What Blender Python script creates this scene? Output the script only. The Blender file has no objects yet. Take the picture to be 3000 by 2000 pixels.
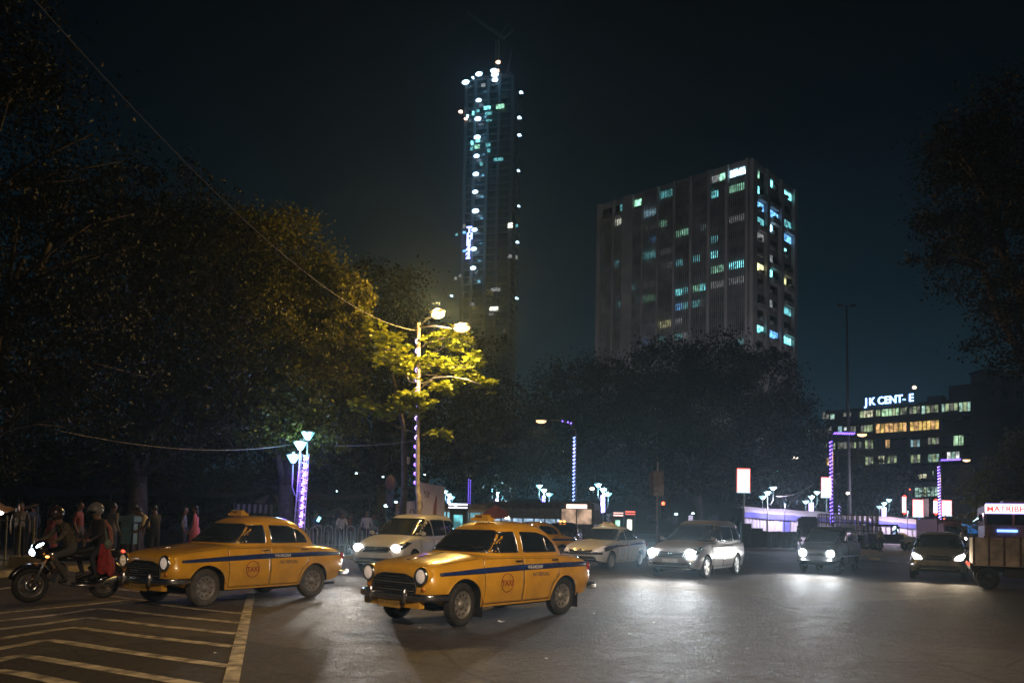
import bpy, bmesh, math, random
import numpy as np
from mathutils import Vector, Matrix, Euler
from mathutils.bvhtree import BVHTree
from mathutils.geometry import delaunay_2d_cdt
PI = math.pi
R = math.radians
random.seed(7)
rng = np.random.default_rng(7)
scene = bpy.context.scene
COL = scene.collection

# ------------------------------------------------------------------ camera
EYE = 1.6
FPX, PITCH, ROLL, HOR = 2330.0, R(3.0), R(1.2), 1525.0
CY = HOR - FPX * math.tan(PITCH)
cam_data = bpy.data.cameras.new('camera')
cam = bpy.data.objects.new('camera', cam_data)
COL.objects.link(cam)
cam_data.sensor_width = 36.0
cam_data.lens = FPX / 3000 * 36
cam_data.shift_y = (CY - 1000) / 3000
cam_data.clip_start = 0.1
cam_data.clip_end = 3000
CAMROT = Matrix.Rotation(R(90) + PITCH, 3, 'X') @ Matrix.Rotation(ROLL, 3, 'Z')
cam.matrix_world = Matrix.Translation((0, 0, EYE)) @ CAMROT.to_4x4()
scene.camera = cam

# ------------------------------------------------------------------ world: hazy city night sky
world = bpy.data.worlds.new('World')
scene.world = world
world.use_nodes = True
wn, wl = world.node_tree.nodes, world.node_tree.links
bg = wn['Background']
SKY_STRENGTH = 0.78
tc = wn.new('ShaderNodeTexCoord'); sp = wn.new('ShaderNodeSeparateXYZ'); rp = wn.new('ShaderNodeValToRGB')
wl.new(tc.outputs['Generated'], sp.inputs[0]); wl.new(sp.outputs['Z'], rp.inputs[0]); wl.new(rp.outputs[0], bg.inputs[0])
cr = rp.color_ramp
cr.elements[0].position = 0.0; cr.elements[0].color = (0.012, 0.030, 0.042, 1)
cr.elements[1].position = 0.62; cr.elements[1].color = (0.00005, 0.0002, 0.0004, 1)
for pos, c in ((0.12, (0.0070, 0.0240, 0.0350, 1)), (0.28, (0.0018, 0.0085, 0.0140, 1)), (0.45, (0.0002, 0.0015, 0.0030, 1))):
    e = cr.elements.new(pos); e.color = c
bg.inputs[1].default_value = SKY_STRENGTH
scene.view_settings.view_transform = 'Standard'
scene.view_settings.look = 'None'
scene.view_settings.exposure = 0.22
scene.view_settings.gamma = 1.0
cy_ = scene.cycles
cy_.use_denoising = True
cy_.max_bounces = 6; cy_.diffuse_bounces = 2; cy_.glossy_bounces = 3; cy_.transmission_bounces = 4
cy_.transparent_max_bounces = 6; cy_.volume_bounces = 0
cy_.sample_clamp_indirect = 4.0; cy_.sample_clamp_direct = 0.0
cy_.caustics_reflective = False; cy_.caustics_refractive = False

def ray(px, py):
    d = CAMROT @ Vector(((px - 1500) / FPX, -(py - CY) / FPX, -1))
    return d
def P(px, py, Y):                 # point seen at that photograph pixel, Y metres ahead
    d = ray(px, py)
    return Vector((0, 0, EYE)) + d * (Y / d.y)
def G(px, py, z=0.0):             # point of the level plane z seen at that pixel
    d = ray(px, py)
    return Vector((0, 0, EYE)) + d * ((z - EYE) / d.z)
def GY(px, Y):                    # ground point on that image column
    p = P(px, 1530, Y)
    return Vector((p.x, Y, 0))
def proj(p):
    q = CAMROT.transposed() @ (Vector(p) - Vector((0, 0, EYE)))
    return (1500 + q.x / -q.z * FPX, CY - q.y / -q.z * FPX)

# ------------------------------------------------------------------ materials
MATS = {}
def mat(name, col=(.5, .5, .5), rough=.5, metal=0., emit=None, power=0., var=.12, scale=6., bump=0., spec=None, coat=0., trans=0., sample=True, alpha=1., vcol=None, room=0.):
    if name in MATS: return MATS[name]
    m = bpy.data.materials.new(name); MATS[name] = m
    m.use_nodes = True
    nt = m.node_tree; n, l = nt.nodes, nt.links
    b = n['Principled BSDF']
    b.inputs['Roughness'].default_value = rough
    b.inputs['Metallic'].default_value = metal
    if spec is not None: b.inputs['Specular IOR Level'].default_value = spec
    if coat: b.inputs['Coat Weight'].default_value = coat; b.inputs['Coat Roughness'].default_value = .06
    if trans: b.inputs['Transmission Weight'].default_value = trans
    t = n.new('ShaderNodeTexCoord'); ns = n.new('ShaderNodeTexNoise')
    ns.inputs['Scale'].default_value = scale; ns.inputs['Detail'].default_value = 5
    l.new(t.outputs['Object'], ns.inputs['Vector'])
    mx = n.new('ShaderNodeMix'); mx.data_type = 'RGBA'
    c0 = [max(0, c * (1 - var)) for c in col[:3]] + [1]; c1 = [min(1, c * (1 + var)) for c in col[:3]] + [1]
    if vcol: c1 = list(vcol) + [1]
    rmp = n.new('ShaderNodeMapRange'); rmp.inputs[1].default_value = .35; rmp.inputs[2].default_value = .65
    l.new(ns.outputs['Fac'], rmp.inputs[0]); l.new(rmp.outputs[0], mx.inputs['Factor'])
    mx.inputs['A'].default_value = c0; mx.inputs['B'].default_value = c1
    l.new(mx.outputs['Result'], b.inputs['Base Color'])
    if bump:
        bp = n.new('ShaderNodeBump'); bp.inputs['Strength'].default_value = bump; bp.inputs['Distance'].default_value = .02
        ns2 = n.new('ShaderNodeTexNoise'); ns2.inputs['Scale'].default_value = scale * 5; ns2.inputs['Detail'].default_value = 6
        l.new(t.outputs['Object'], ns2.inputs['Vector'])
        l.new(ns2.outputs['Fac'], bp.inputs['Height']); l.new(bp.outputs[0], b.inputs['Normal'])
    if emit:
        b.inputs['Emission Color'].default_value = (*emit, 1)
        b.inputs['Emission Strength'].default_value = power
        if room:       # uneven light of curtains, lamps and furniture behind the pane
            gp = n.new('ShaderNodeNewGeometry'); n3 = n.new('ShaderNodeTexNoise'); n3.inputs['Scale'].default_value = room; n3.inputs['Detail'].default_value = 3; l.new(gp.outputs['Position'], n3.inputs['Vector'])
            r3 = n.new('ShaderNodeMapRange'); r3.inputs[1].default_value = .38; r3.inputs[2].default_value = .62; r3.inputs[3].default_value = power * .25; r3.inputs[4].default_value = power * 1.35; l.new(n3.outputs['Fac'], r3.inputs[0]); l.new(r3.outputs[0], b.inputs['Emission Strength'])
        if not sample: m.cycles.emission_sampling = 'NONE'
    return m
def leafmat(name, c0, c1, transl=.35, rough=.45):
    m = bpy.data.materials.new(name); MATS[name] = m
    m.use_nodes = True; nt = m.node_tree; n, l = nt.nodes, nt.links
    b = n['Principled BSDF']; b.inputs['Roughness'].default_value = rough; b.inputs['Specular IOR Level'].default_value = .35
    at = n.new('ShaderNodeAttribute'); at.attribute_name = 'shade'
    mx = n.new('ShaderNodeMix'); mx.data_type = 'RGBA'
    mx.inputs['A'].default_value = (*c0, 1); mx.inputs['B'].default_value = (*c1, 1)
    l.new(at.outputs['Fac'], mx.inputs['Factor']); l.new(mx.outputs['Result'], b.inputs['Base Color'])
    tr = n.new('ShaderNodeBsdfTranslucent'); l.new(mx.outputs['Result'], tr.inputs[0])
    ms = n.new('ShaderNodeMixShader'); ms.inputs[0].default_value = transl
    out = n['Material Output']
    l.new(b.outputs[0], ms.inputs[1]); l.new(tr.outputs[0], ms.inputs[2]); l.new(ms.outputs[0], out.inputs[0])
    return m

# ------------------------------------------------------------------ object helpers
def tag(o, label=None, cat=None, group=None, kind=None):
    if label: o['label'] = label
    if cat: o['category'] = cat
    if group: o['group'] = group
    if kind: o['kind'] = kind
    return o
def empty(name, loc=(0, 0, 0), rz=0., label=None, cat=None, group=None):
    o = bpy.data.objects.new(name, None); COL.objects.link(o)
    o.location = loc; o.rotation_euler = (0, 0, rz); o.empty_display_size = .2
    return tag(o, label, cat, group)
def link(name, me, parent=None, loc=None, rot=None, scl=None):
    o = bpy.data.objects.new(name, me); COL.objects.link(o)
    if parent: o.parent = parent
    if loc is not None: o.location = loc
    if rot is not None: o.rotation_euler = rot
    if scl is not None: o.scale = scl
    return o
def copy_tree(o, parent=None):
    c = o.copy(); COL.objects.link(c); c.parent = parent
    for ch in o.children: copy_tree(ch, c)
    return c
def axis_mat(d):
    d = Vector(d).normalized()
    return d.to_track_quat('Z', 'Y').to_matrix()

class MB:
    def __init__(s): s.v = []; s.f = []; s.m = []; s.sm = []
    def add(s, vs, fs, mi=0, smooth=False):
        o = len(s.v); s.v += [tuple(p) for p in vs]
        for f in fs: s.f.append(tuple(i + o for i in f)); s.m.append(mi); s.sm.append(smooth)
        return s
    def box(s, c, size, mi=0, rot=None, taper=1.0):
        hx, hy, hz = size[0] / 2, size[1] / 2, size[2] / 2
        vs = [Vector((x * hx * (taper if z > 0 else 1), y * hy * (taper if z > 0 else 1), z * hz)) for z in (-1, 1) for y in (-1, 1) for x in (-1, 1)]
        if rot is not None: vs = [rot @ v for v in vs]
        c = Vector(c)
        return s.add([v + c for v in vs], [(0, 2, 3, 1), (4, 5, 7, 6), (0, 1, 5, 4), (2, 6, 7, 3), (0, 4, 6, 2), (1, 3, 7, 5)], mi)
    def beam(s, a, b, w, h=None, mi=0, up=(0, 0, 1)):
        a, b = Vector(a), Vector(b); h = h or w
        d = (b - a); L = d.length
        z = d.normalized(); x = Vector(up).cross(z)
        if x.length < 1e-4: x = Vector((1, 0, 0)).cross(z)
        if x.length < 1e-4: x = Vector((0, 1, 0)).cross(z)
        x.normalize(); y = z.cross(x)
        m = Matrix((x, y, z)).transposed()
        return s.box((a + b) / 2, (w, h, L), mi, m)
    def tube(s, pts, r, seg=8, mi=0, cap=True, smooth=True):
        pts = [Vector(p) for p in pts]
        rs = r if isinstance(r, (list, tuple)) else [r] * len(pts)
        vs = []; fs = []
        prev = None
        for i, p in enumerate(pts):
            d = (pts[min(i + 1, len(pts) - 1)] - pts[max(i - 1, 0)])
            d = d.normalized() if d.length > 1e-9 else Vector((0, 0, 1))
            if prev is None:
                x = d.orthogonal().normalized()
            else:
                x = prev - d * prev.dot(d)
                x = x.normalized() if x.length > 1e-6 else d.orthogonal().normalized()
            prev = x; y = d.cross(x)
            for k in range(seg):
                a = 2 * PI * k / seg
                vs.append(p + (x * math.cos(a) + y * math.sin(a)) * rs[i])
        for i in range(len(pts) - 1):
            for k in range(seg):
                k2 = (k + 1) % seg
                fs.append((i * seg + k, i * seg + k2, (i + 1) * seg + k2, (i + 1) * seg + k))
        if cap:
            fs.append(tuple(range(seg))[::-1]); fs.append(tuple(range((len(pts) - 1) * seg, len(pts) * seg)))
        return s.add(vs, fs, mi, smooth)
    def lathe(s, prof, c=(0, 0, 0), ax=(0, 0, 1), seg=20, mi=0, smooth=True, closed=False):
        m = axis_mat(ax); c = Vector(c); vs = []; fs = []; n = len(prof)
        for k in range(seg):
            a = 2 * PI * k / seg
            for (r, h) in prof: vs.append(c + m @ Vector((r * math.cos(a), r * math.sin(a), h)))
        for k in range(seg):
            k2 = (k + 1) % seg
            for i in range(n - 1 + (1 if closed else 0)):
                j = (i + 1) % n
                fs.append((k * n + i, k2 * n + i, k2 * n + j, k * n + j))
        return s.add(vs, fs, mi, smooth)
    def ball(s, c, r, seg=12, rings=8, mi=0, rot=None):
        r = (r, r, r) if not isinstance(r, (list, tuple)) else r
        vs = []; fs = []; c = Vector(c)
        for i in range(rings + 1):
            th = PI * i / rings
            for k in range(seg):
                a = 2 * PI * k / seg
                p = Vector((math.sin(th) * math.cos(a) * r[0], math.sin(th) * math.sin(a) * r[1], math.cos(th) * r[2]))
                if rot is not None: p = rot @ p
                vs.append(c + p)
        for i in range(rings):
            for k in range(seg):
                k2 = (k + 1) % seg
                fs.append((i * seg + k, (i + 1) * seg + k, (i + 1) * seg + k2, i * seg + k2))
        return s.add(vs, fs, mi, True)
    def prism(s, poly, t, mi=0, m=None, c=(0, 0, 0)):      # 2-D polygon in local xy, thickness t along z
        n = len(poly); vs = [Vector((p[0], p[1], z)) for z in (0, t) for p in poly]
        if m is not None: vs = [m @ v for v in vs]
        c = Vector(c)
        fs = [tuple(range(n))[::-1], tuple(range(n, 2 * n))] + [(i, (i + 1) % n, n + (i + 1) % n, n + i) for i in range(n)]
        return s.add([v + c for v in vs], fs, mi)
    def mesh(s, name, mats):
        me = bpy.data.meshes.new(name)
        me.from_pydata(s.v, [], s.f)
        mats = mats if isinstance(mats, (list, tuple)) else [mats]
        for m in mats: me.materials.append(m)
        if len(mats) > 1: me.polygons.foreach_set('material_index', s.m)
        me.polygons.foreach_set('use_smooth', s.sm)
        me.update()
        return me
    def build(s, name, mats, parent=None, **kw):
        return link(name, s.mesh(name, mats), parent, **kw)

def finish(me, angle=35):
    bm = bmesh.new(); bm.from_mesh(me)
    bmesh.ops.remove_doubles(bm, verts=bm.verts, dist=1e-5)
    bmesh.ops.recalc_face_normals(bm, faces=bm.faces)
    bm.to_mesh(me); bm.free()
    me.polygons.foreach_set('use_smooth', [True] * len(me.polygons))
    me.set_sharp_from_angle(angle=R(angle))
    return me

def spot(parent, loc, direction, power, col, size=60, blend=.6, radius=.07, name='lamp_light'):
    d = bpy.data.lights.new(name, 'SPOT'); d.energy = power; d.color = col
    d.spot_size = R(size); d.spot_blend = blend; d.shadow_soft_size = radius
    o = bpy.data.objects.new(name, d); COL.objects.link(o); o.parent = parent; o.location = loc
    o.rotation_euler = (-Vector(direction)).to_track_quat('Z', 'Y').to_euler()
    return o
def point(parent, loc, power, col, radius=.1, name='lamp_light'):
    d = bpy.data.lights.new(name, 'POINT'); d.energy = power; d.color = col; d.shadow_soft_size = radius
    o = bpy.data.objects.new(name, d); COL.objects.link(o); o.parent = parent; o.location = loc
    return o
_txt = {}
def text_verts(s, size=1.0, extrude=0.0, bold=0.0, align='LEFT'):
    c = bpy.data.curves.new('t', 'FONT'); c.body = s; c.size = size; c.extrude = extrude; c.offset = bold; c.align_x = align
    o = bpy.data.objects.new('t', c); COL.objects.link(o)
    dg = bpy.context.evaluated_depsgraph_get(); me = o.evaluated_get(dg).to_mesh()
    vs = [tuple(v.co) for v in me.vertices]; fs = [tuple(p.vertices) for p in me.polygons]
    o.evaluated_get(dg).to_mesh_clear()
    bpy.data.objects.remove(o); bpy.data.curves.remove(c)
    return vs, fs
def text_obj(name, s, size, mt, parent, m4, extrude=.01, bold=0., align='LEFT'):
    vs, fs = text_verts(s, size, extrude, bold, align)
    b = MB(); b.add([m4 @ Vector(v) for v in vs], fs)
    return b.build(name, mt, parent)
# ------------------------------------------------------------------ shared materials
SOD = (1.0, .60, .16); COOL = (.42, .82, 1.0); WARMW = (1.0, .80, .55); HEADC = (.82, .92, 1.0)
m_taxi = mat('taxi_yellow_paint', (.66, .34, .016), .30, var=.14, scale=3, bump=.04, coat=1.)
def dirty(m, amount=.28, col=(.13, .08, .035), h0=.25, h1=.75):
    # road dust splashed over the lower panels, plus shallow dents
    nt = m.node_tree; n, l = nt.nodes, nt.links; b = n['Principled BSDF']; src = b.inputs['Base Color'].links[0].from_socket
    t = n.new('ShaderNodeTexCoord'); sx = n.new('ShaderNodeSeparateXYZ'); l.new(t.outputs['Object'], sx.inputs[0]); ns = n.new('ShaderNodeTexNoise'); ns.inputs['Scale'].default_value = 4; ns.inputs['Detail'].default_value = 8; ns.inputs['Roughness'].default_value = .7; l.new(t.outputs['Object'], ns.inputs['Vector'])
    a = n.new('ShaderNodeMath'); a.operation = 'MULTIPLY_ADD'; l.new(ns.outputs['Fac'], a.inputs[0]); a.inputs[1].default_value = .9; l.new(sx.outputs['Z'], a.inputs[2])
    r = n.new('ShaderNodeMapRange'); l.new(a.outputs[0], r.inputs[0]); r.inputs[1].default_value = h1 + .45; r.inputs[2].default_value = h0 + .3; r.inputs[3].default_value = 0; r.inputs[4].default_value = amount
    mx = n.new('ShaderNodeMix'); mx.data_type = 'RGBA'; l.new(r.outputs[0], mx.inputs['Factor']); l.new(src, mx.inputs['A']); mx.inputs['B'].default_value = (*col, 1); l.new(mx.outputs['Result'], b.inputs['Base Color'])
    rr = n.new('ShaderNodeMapRange'); l.new(r.outputs[0], rr.inputs[0]); rr.inputs[2].default_value = amount; rr.inputs[3].default_value = .28; rr.inputs[4].default_value = .7; l.new(rr.outputs[0], b.inputs['Roughness'])
    d = n.new('ShaderNodeTexNoise'); d.inputs['Scale'].default_value = 2.2; d.inputs['Detail'].default_value = 1; l.new(t.outputs['Object'], d.inputs['Vector']); bp = n.new('ShaderNodeBump'); bp.inputs['Strength'].default_value = .35; bp.inputs['Distance'].default_value = .03; l.new(d.outputs['Fac'], bp.inputs['Height'])
    if b.inputs['Normal'].links: l.new(b.inputs['Normal'].links[0].from_socket, bp.inputs['Normal'])
    l.new(bp.outputs[0], b.inputs['Normal']); l.new(bp.outputs[0], b.inputs['Coat Normal'])
dirty(m_taxi)
m_white = mat('white_car_paint', (.62, .60, .56), .35, var=.06, scale=3, bump=.02, coat=.8)
dirty(m_white, .3, (.25, .22, .18))
m_silver = mat('silver_car_paint', (.30, .28, .27), .35, metal=.35, var=.06, coat=.4)
m_greycar = mat('grey_car_paint', (.09, .085, .085), .35, metal=.3, var=.06, coat=.4)
m_blackcar = mat('black_car_paint', (.012, .012, .014), .25, var=.1, coat=.5)
m_glass = mat('dark_window_glass', (.010, .012, .014), .08, var=.3, spec=.7)
m_chrome = mat('worn_chrome', (.55, .55, .55), .22, metal=1., var=.2, scale=20)
m_steel = mat('painted_steel_rim', (.24, .23, .21), .5, metal=.5, var=.25, scale=14)
m_alloy = mat('alloy_rim', (.62, .62, .63), .35, metal=.7, var=.1)
m_rubber = mat('tyre_rubber', (.022, .021, .020), .75, var=.35, scale=9, bump=.3)
m_rubberd = mat('dusty_tyre_rubber', (.060, .055, .048), .8, var=.3, scale=9, bump=.3)
m_black = mat('black_plastic', (.015, .015, .015), .5, var=.3)
m_under = mat('dark_underbody', (.006, .006, .006), .9)
m_blue = mat('blue_stripe_paint', (.012, .030, .13), .35, var=.3, scale=5)
m_red = mat('red_brown_lettering', (.22, .018, .010), .6, var=.2)
m_navy = mat('navy_lettering', (.012, .018, .07), .6)
m_whitel = mat('white_lettering', (.75, .75, .75), .6)
m_plate = mat('yellow_number_plate', (.42, .26, .05), .6, var=.2)
m_platew = mat('white_number_plate', (.6, .6, .6), .6)
m_seam = mat('panel_seam', (.02, .012, .004), .9)
m_lensoff = mat('headlamp_glass', (.55, .49, .43), .12, emit=(1., .80, .68), power=.22, sample=False, var=.12, scale=25)
m_lensdim = mat('headlamp_reflector', (.6, .5, .4), .15, emit=(1., .7, .4), power=.15, sample=False, var=.5, scale=30)
m_head = mat('lit_headlamp', (1, 1, 1), .2, emit=HEADC, power=150, sample=False)
m_headw = mat('lit_headlamp_warm', (1, 1, 1), .2, emit=(1., .93, .85), power=9, sample=False)
m_tail = mat('tail_lamp', (.25, .008, .006), .25)
m_taillit = mat('lit_tail_lamp', (.5, .02, .01), .25, emit=(1, .06, .03), power=3, sample=False)
m_amber = mat('amber_lamp', (.5, .16, .01), .25)
m_amberlit = mat('lit_amber_lamp', (.6, .2, .02), .25, emit=(1, .35, .08), power=5, sample=False)
m_pole = mat('galvanised_pole', (.22, .21, .20), .5, metal=.4, var=.2)
m_poledark = mat('dark_painted_pole', (.035, .035, .035), .55, var=.2)
m_bark = mat('tree_bark', (.075, .058, .045), .9, var=.4, scale=5, bump=.8)

def pchip(xk, yk, x):
    xk = np.asarray(xk, float); yk = np.asarray(yk, float); x = np.asarray(x, float)
    h = np.diff(xk); d = np.diff(yk) / h; m = np.zeros_like(yk)
    m[0] = d[0]; m[-1] = d[-1]
    for i in range(1, len(xk) - 1):
        if d[i - 1] * d[i] > 0:
            w1 = 2 * h[i] + h[i - 1]; w2 = h[i] + 2 * h[i - 1]
            m[i] = (w1 + w2) / (w1 / d[i - 1] + w2 / d[i])
    i = np.clip(np.searchsorted(xk, x) - 1, 0, len(h) - 1)
    t = (x - xk[i]) / h[i]
    return ((1 + 2 * t) * (1 - t) ** 2 * yk[i] + t * (1 - t) ** 2 * h[i] * m[i] + t * t * (3 - 2 * t) * yk[i + 1] + t * t * (t - 1) * h[i] * m[i + 1])

# lower body: stations (x, z_bottom, w_sill, w_mid, w_shoulder, z_shoulder, z_top); wheel arches open the bottom edge
def lower_body(st, arches, dx=.05, ns=10, ntp=9, nexp=2.5):
    st = sorted(st); K = np.array(st)
    xs = set(np.round(np.arange(K[0, 0], K[-1, 0], dx), 4)) | {round(K[-1, 0], 4)} | {round(k, 4) for k in K[:, 0]}
    for (ax, az, ar) in arches:
        xs |= {round(ax + ar * math.cos(a), 4) for a in np.linspace(0, PI, 17)}
    xs = np.array(sorted(xs)); keep = [0]
    for i in range(1, len(xs)):
        if xs[i] - xs[keep[-1]] > .008: keep.append(i)
    xs = xs[keep]
    cols = [pchip(K[:, 0], K[:, j], xs) for j in range(1, 7)]
    b = MB(); rings = []
    for i, x in enumerate(xs):
        zb, ws, wm, wsh, zsh, zt = [c[i] for c in cols]
        zb2 = zb
        for (ax, az, ar) in arches:
            if abs(x - ax) < ar: zb2 = max(zb2, az + math.sqrt(ar * ar - (x - ax) ** 2))
        zk = [zb, zb + (zsh - zb) * .5, zsh]; wk = [ws, wm, wsh]
        half = [(0, zb2), (pchip(zk, wk, [zb2])[0] - .10 if pchip(zk, wk, [zb2])[0] > .2 else .05, zb2)]
        for t in np.linspace(0, 1, ns):
            z = zb2 + (zsh - zb2) * t; half.append((float(pchip(zk, wk, [z])[0]), z))
        for a in range(1, ntp + 1):
            th = a / ntp * PI / 2
            half.append((wsh * max(0, math.cos(th)) ** (2 / nexp) if a < ntp else 0, zsh + (zt - zsh) * math.sin(th) ** (2 / nexp)))
        ring = [(x, y, z) for y, z in half] + [(x, -y, z) for y, z in half[-2:0:-1]]
        rings.append(ring)
    n = len(rings[0]); vs = [p for r in rings for p in r]; fs = []; mi = []
    for i in range(len(rings) - 1):
        for k in range(n):
            k2 = (k + 1) % n
            fs.append((i * n + k, i * n + k2, (i + 1) * n + k2, (i + 1) * n + k))
            mi.append(1 if k in (0, 1, n - 1, n - 2) else 0)
    o = len(vs)
    vs.append(tuple(np.mean(rings[0], 0))); vs.append(tuple(np.mean(rings[-1], 0)))
    for k in range(n):
        k2 = (k + 1) % n
        fs.append((k2, k, o)); mi.append(0); fs.append(((len(rings) - 1) * n + k, (len(rings) - 1) * n + k2, o + 1)); mi.append(0)
    b.v = vs; b.f = fs; b.m = mi; b.sm = [True] * len(fs)
    return b
# cabin: rings (z, x_rear, x_front, half_width, exponent), closed on top
def cabin_body(rk, M=22, K=56):
    A = np.array(rk, float); tk = np.arange(len(rk)); t = np.linspace(0, len(rk) - 1, M)
    c = [pchip(tk, A[:, j], t) for j in range(5)]
    vs = []; fs = []
    for i in range(M):
        z, xr, xf, w, n = [q[i] for q in c]
        for k in range(K):
            a = 2 * PI * k / K; ca, sa = math.cos(a), math.sin(a)
            vs.append(((xr + xf) / 2 + (xf - xr) / 2 * math.copysign(abs(ca) ** (2 / n), ca), w * math.copysign(abs(sa) ** (2 / n), sa), z))
    for i in range(M - 1):
        for k in range(K):
            k2 = (k + 1) % K; fs.append((i * K + k, i * K + k2, (i + 1) * K + k2, (i + 1) * K + k))
    fs.append(tuple(range((M - 1) * K, M * K)))
    b = MB(); b.add(vs, fs, 0, True)
    return b

def inside(p, poly):
    x, y = p; c = False; n = len(poly)
    for i in range(n):
        x1, y1 = poly[i]; x2, y2 = poly[(i + 1) % n]
        if (y1 > y) != (y2 > y) and x < (x2 - x1) * (y - y1) / (y2 - y1) + x1: c = not c
    return c
def rounded(poly, r=.04, k=3):
    out = []; n = len(poly)
    for i in range(n):
        p0, p1, p2 = Vector(poly[i - 1]), Vector(poly[i]), Vector(poly[(i + 1) % n])
        a = (p0 - p1); c = (p2 - p1); ra = min(r, a.length * .45); rc = min(r, c.length * .45)
        A = p1 + a.normalized() * ra; C = p1 + c.normalized() * rc
        for j in range(k + 1):
            t = j / k; out.append(tuple((1 - t) ** 2 * A + 2 * t * (1 - t) * p1 + t * t * C))
    return out
class Shell:
    def __init__(s, *mbs):
        vs = []; fs = []
        for b in mbs:
            o = len(vs); vs += b.v; fs += [tuple(i + o for i in f) for f in b.f]
        s.bvh = BVHTree.FromPolygons(vs, fs)
    DIRS = {'L': (0, -1, 0), 'R': (0, 1, 0), 'F': (-1, 0, 0), 'B': (1, 0, 0), 'T': (0, 0, -1)}
    def hit(s, u, v, face, off):
        d = Vector(s.DIRS[face])
        o = {'L': Vector((u, 5, v)), 'R': Vector((u, -5, v)), 'F': Vector((6, u, v)), 'B': Vector((-6, u, v)), 'T': Vector((u, v, 6))}[face]
        loc, nrm, _, _ = s.bvh.ray_cast(o, d)
        if loc is None:
            q = {'L': Vector((u, .8, v)), 'R': Vector((u, -.8, v)), 'F': Vector((2, u, v)), 'B': Vector((-2, u, v)), 'T': Vector((u, v, 1.2))}[face]
            loc, nrm, _, _ = s.bvh.find_nearest(q)
        if nrm.dot(d) > 0: nrm = -nrm
        return loc + nrm * off, nrm
    def panel(s, name, mt, parent, poly, face='L', off=.004, res=.07, r=.0, skirt=.012, holes=()):
        if r: poly = rounded(poly, r)
        pts = []; n = len(poly)
        for i in range(n):
            a, c = Vector(poly[i]), Vector(poly[(i + 1) % n]); L = (c - a).length; k = max(1, int(L / res))
            for j in range(k): pts.append(a + (c - a) * j / k)
        nb = len(pts)
        us = [p[0] for p in poly]; vs_ = [p[1] for p in poly]
        bp = [tuple(p) for p in pts]
        for u in np.arange(min(us) + res / 2, max(us), res):
            for v in np.arange(min(vs_) + res / 2, max(vs_), res):
                if inside((u, v), bp) and min((Vector((u, v)) - q).length for q in pts[:nb]) > res * .35: pts.append(Vector((u, v)))
        V, E, F, *_ = delaunay_2d_cdt([Vector(p) for p in pts], [(i, (i + 1) % nb) for i in range(nb)], [], 1, 1e-5)
        vs = []; nr = []
        for p in V:
            l, q = s.hit(p[0], p[1], face, off); vs.append(l); nr.append(q)
        fs = [tuple(f) for f in F]
        flip = face in ('L', 'B')
        b = MB()
        # orientation from the first face
        if fs:
            f = fs[0]; nn = (vs[f[1]] - vs[f[0]]).cross(vs[f[2]] - vs[f[0]])
            if nn.dot(nr[f[0]]) < 0: fs = [x[::-1] for x in fs]
        edges = {}
        for f in fs:
            for i in range(3): edges[(f[i], f[(i + 1) % 3])] = 1
        base = len(vs)
        skv = [vs[i] - nr[i] * (off + skirt) for i in range(base)]
        sk = [(b_, a_, a_ + base, b_ + base) for (a_, b_) in edges if (b_, a_) not in edges]
        b.add(vs + skv, fs, 0, True); b.add([], [], 0)
        for q in sk: b.f.append(q); b.m.append(0); b.sm.append(False)
        o = b.build(name, mt, parent)
        return o
    def rim(s, name, mt, parent, poly, face='L', rad=.009, off=.004, r=0., close=True, res=.06):
        if r: poly = rounded(poly, r)
        n = len(poly); pts = []
        for i in range(n if close else n - 1):
            a, c = Vector(poly[i]), Vector(poly[(i + 1) % n]); k = max(1, int((c - a).length / res))
            for j in range(k): pts.append(a + (c - a) * j / k)
        pts.append(Vector(poly[0] if close else poly[-1]))
        P3 = [s.hit(p[0], p[1], face, off)[0] for p in pts]
        b = MB(); b.tube(P3, rad, 5)
        return b.build(name, mt, parent)
    def text(s, name, txt, size, mt, parent, u0, v0, face='L', off=.008, bold=.0, align='CENTER', sx=1., slope=0.):
        vs, fs = text_verts(txt, size, 0, bold, align)
        sg = -1 if face in ('L', 'B') else 1
        if face == 'F': sg = 1
        out = [s.hit(u0 + sg * x * sx, v0 + y + x * slope, face, off)[0] for x, y, z in vs]
        b = MB(); b.add(out, fs); return b.build(name, mt, parent)

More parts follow.
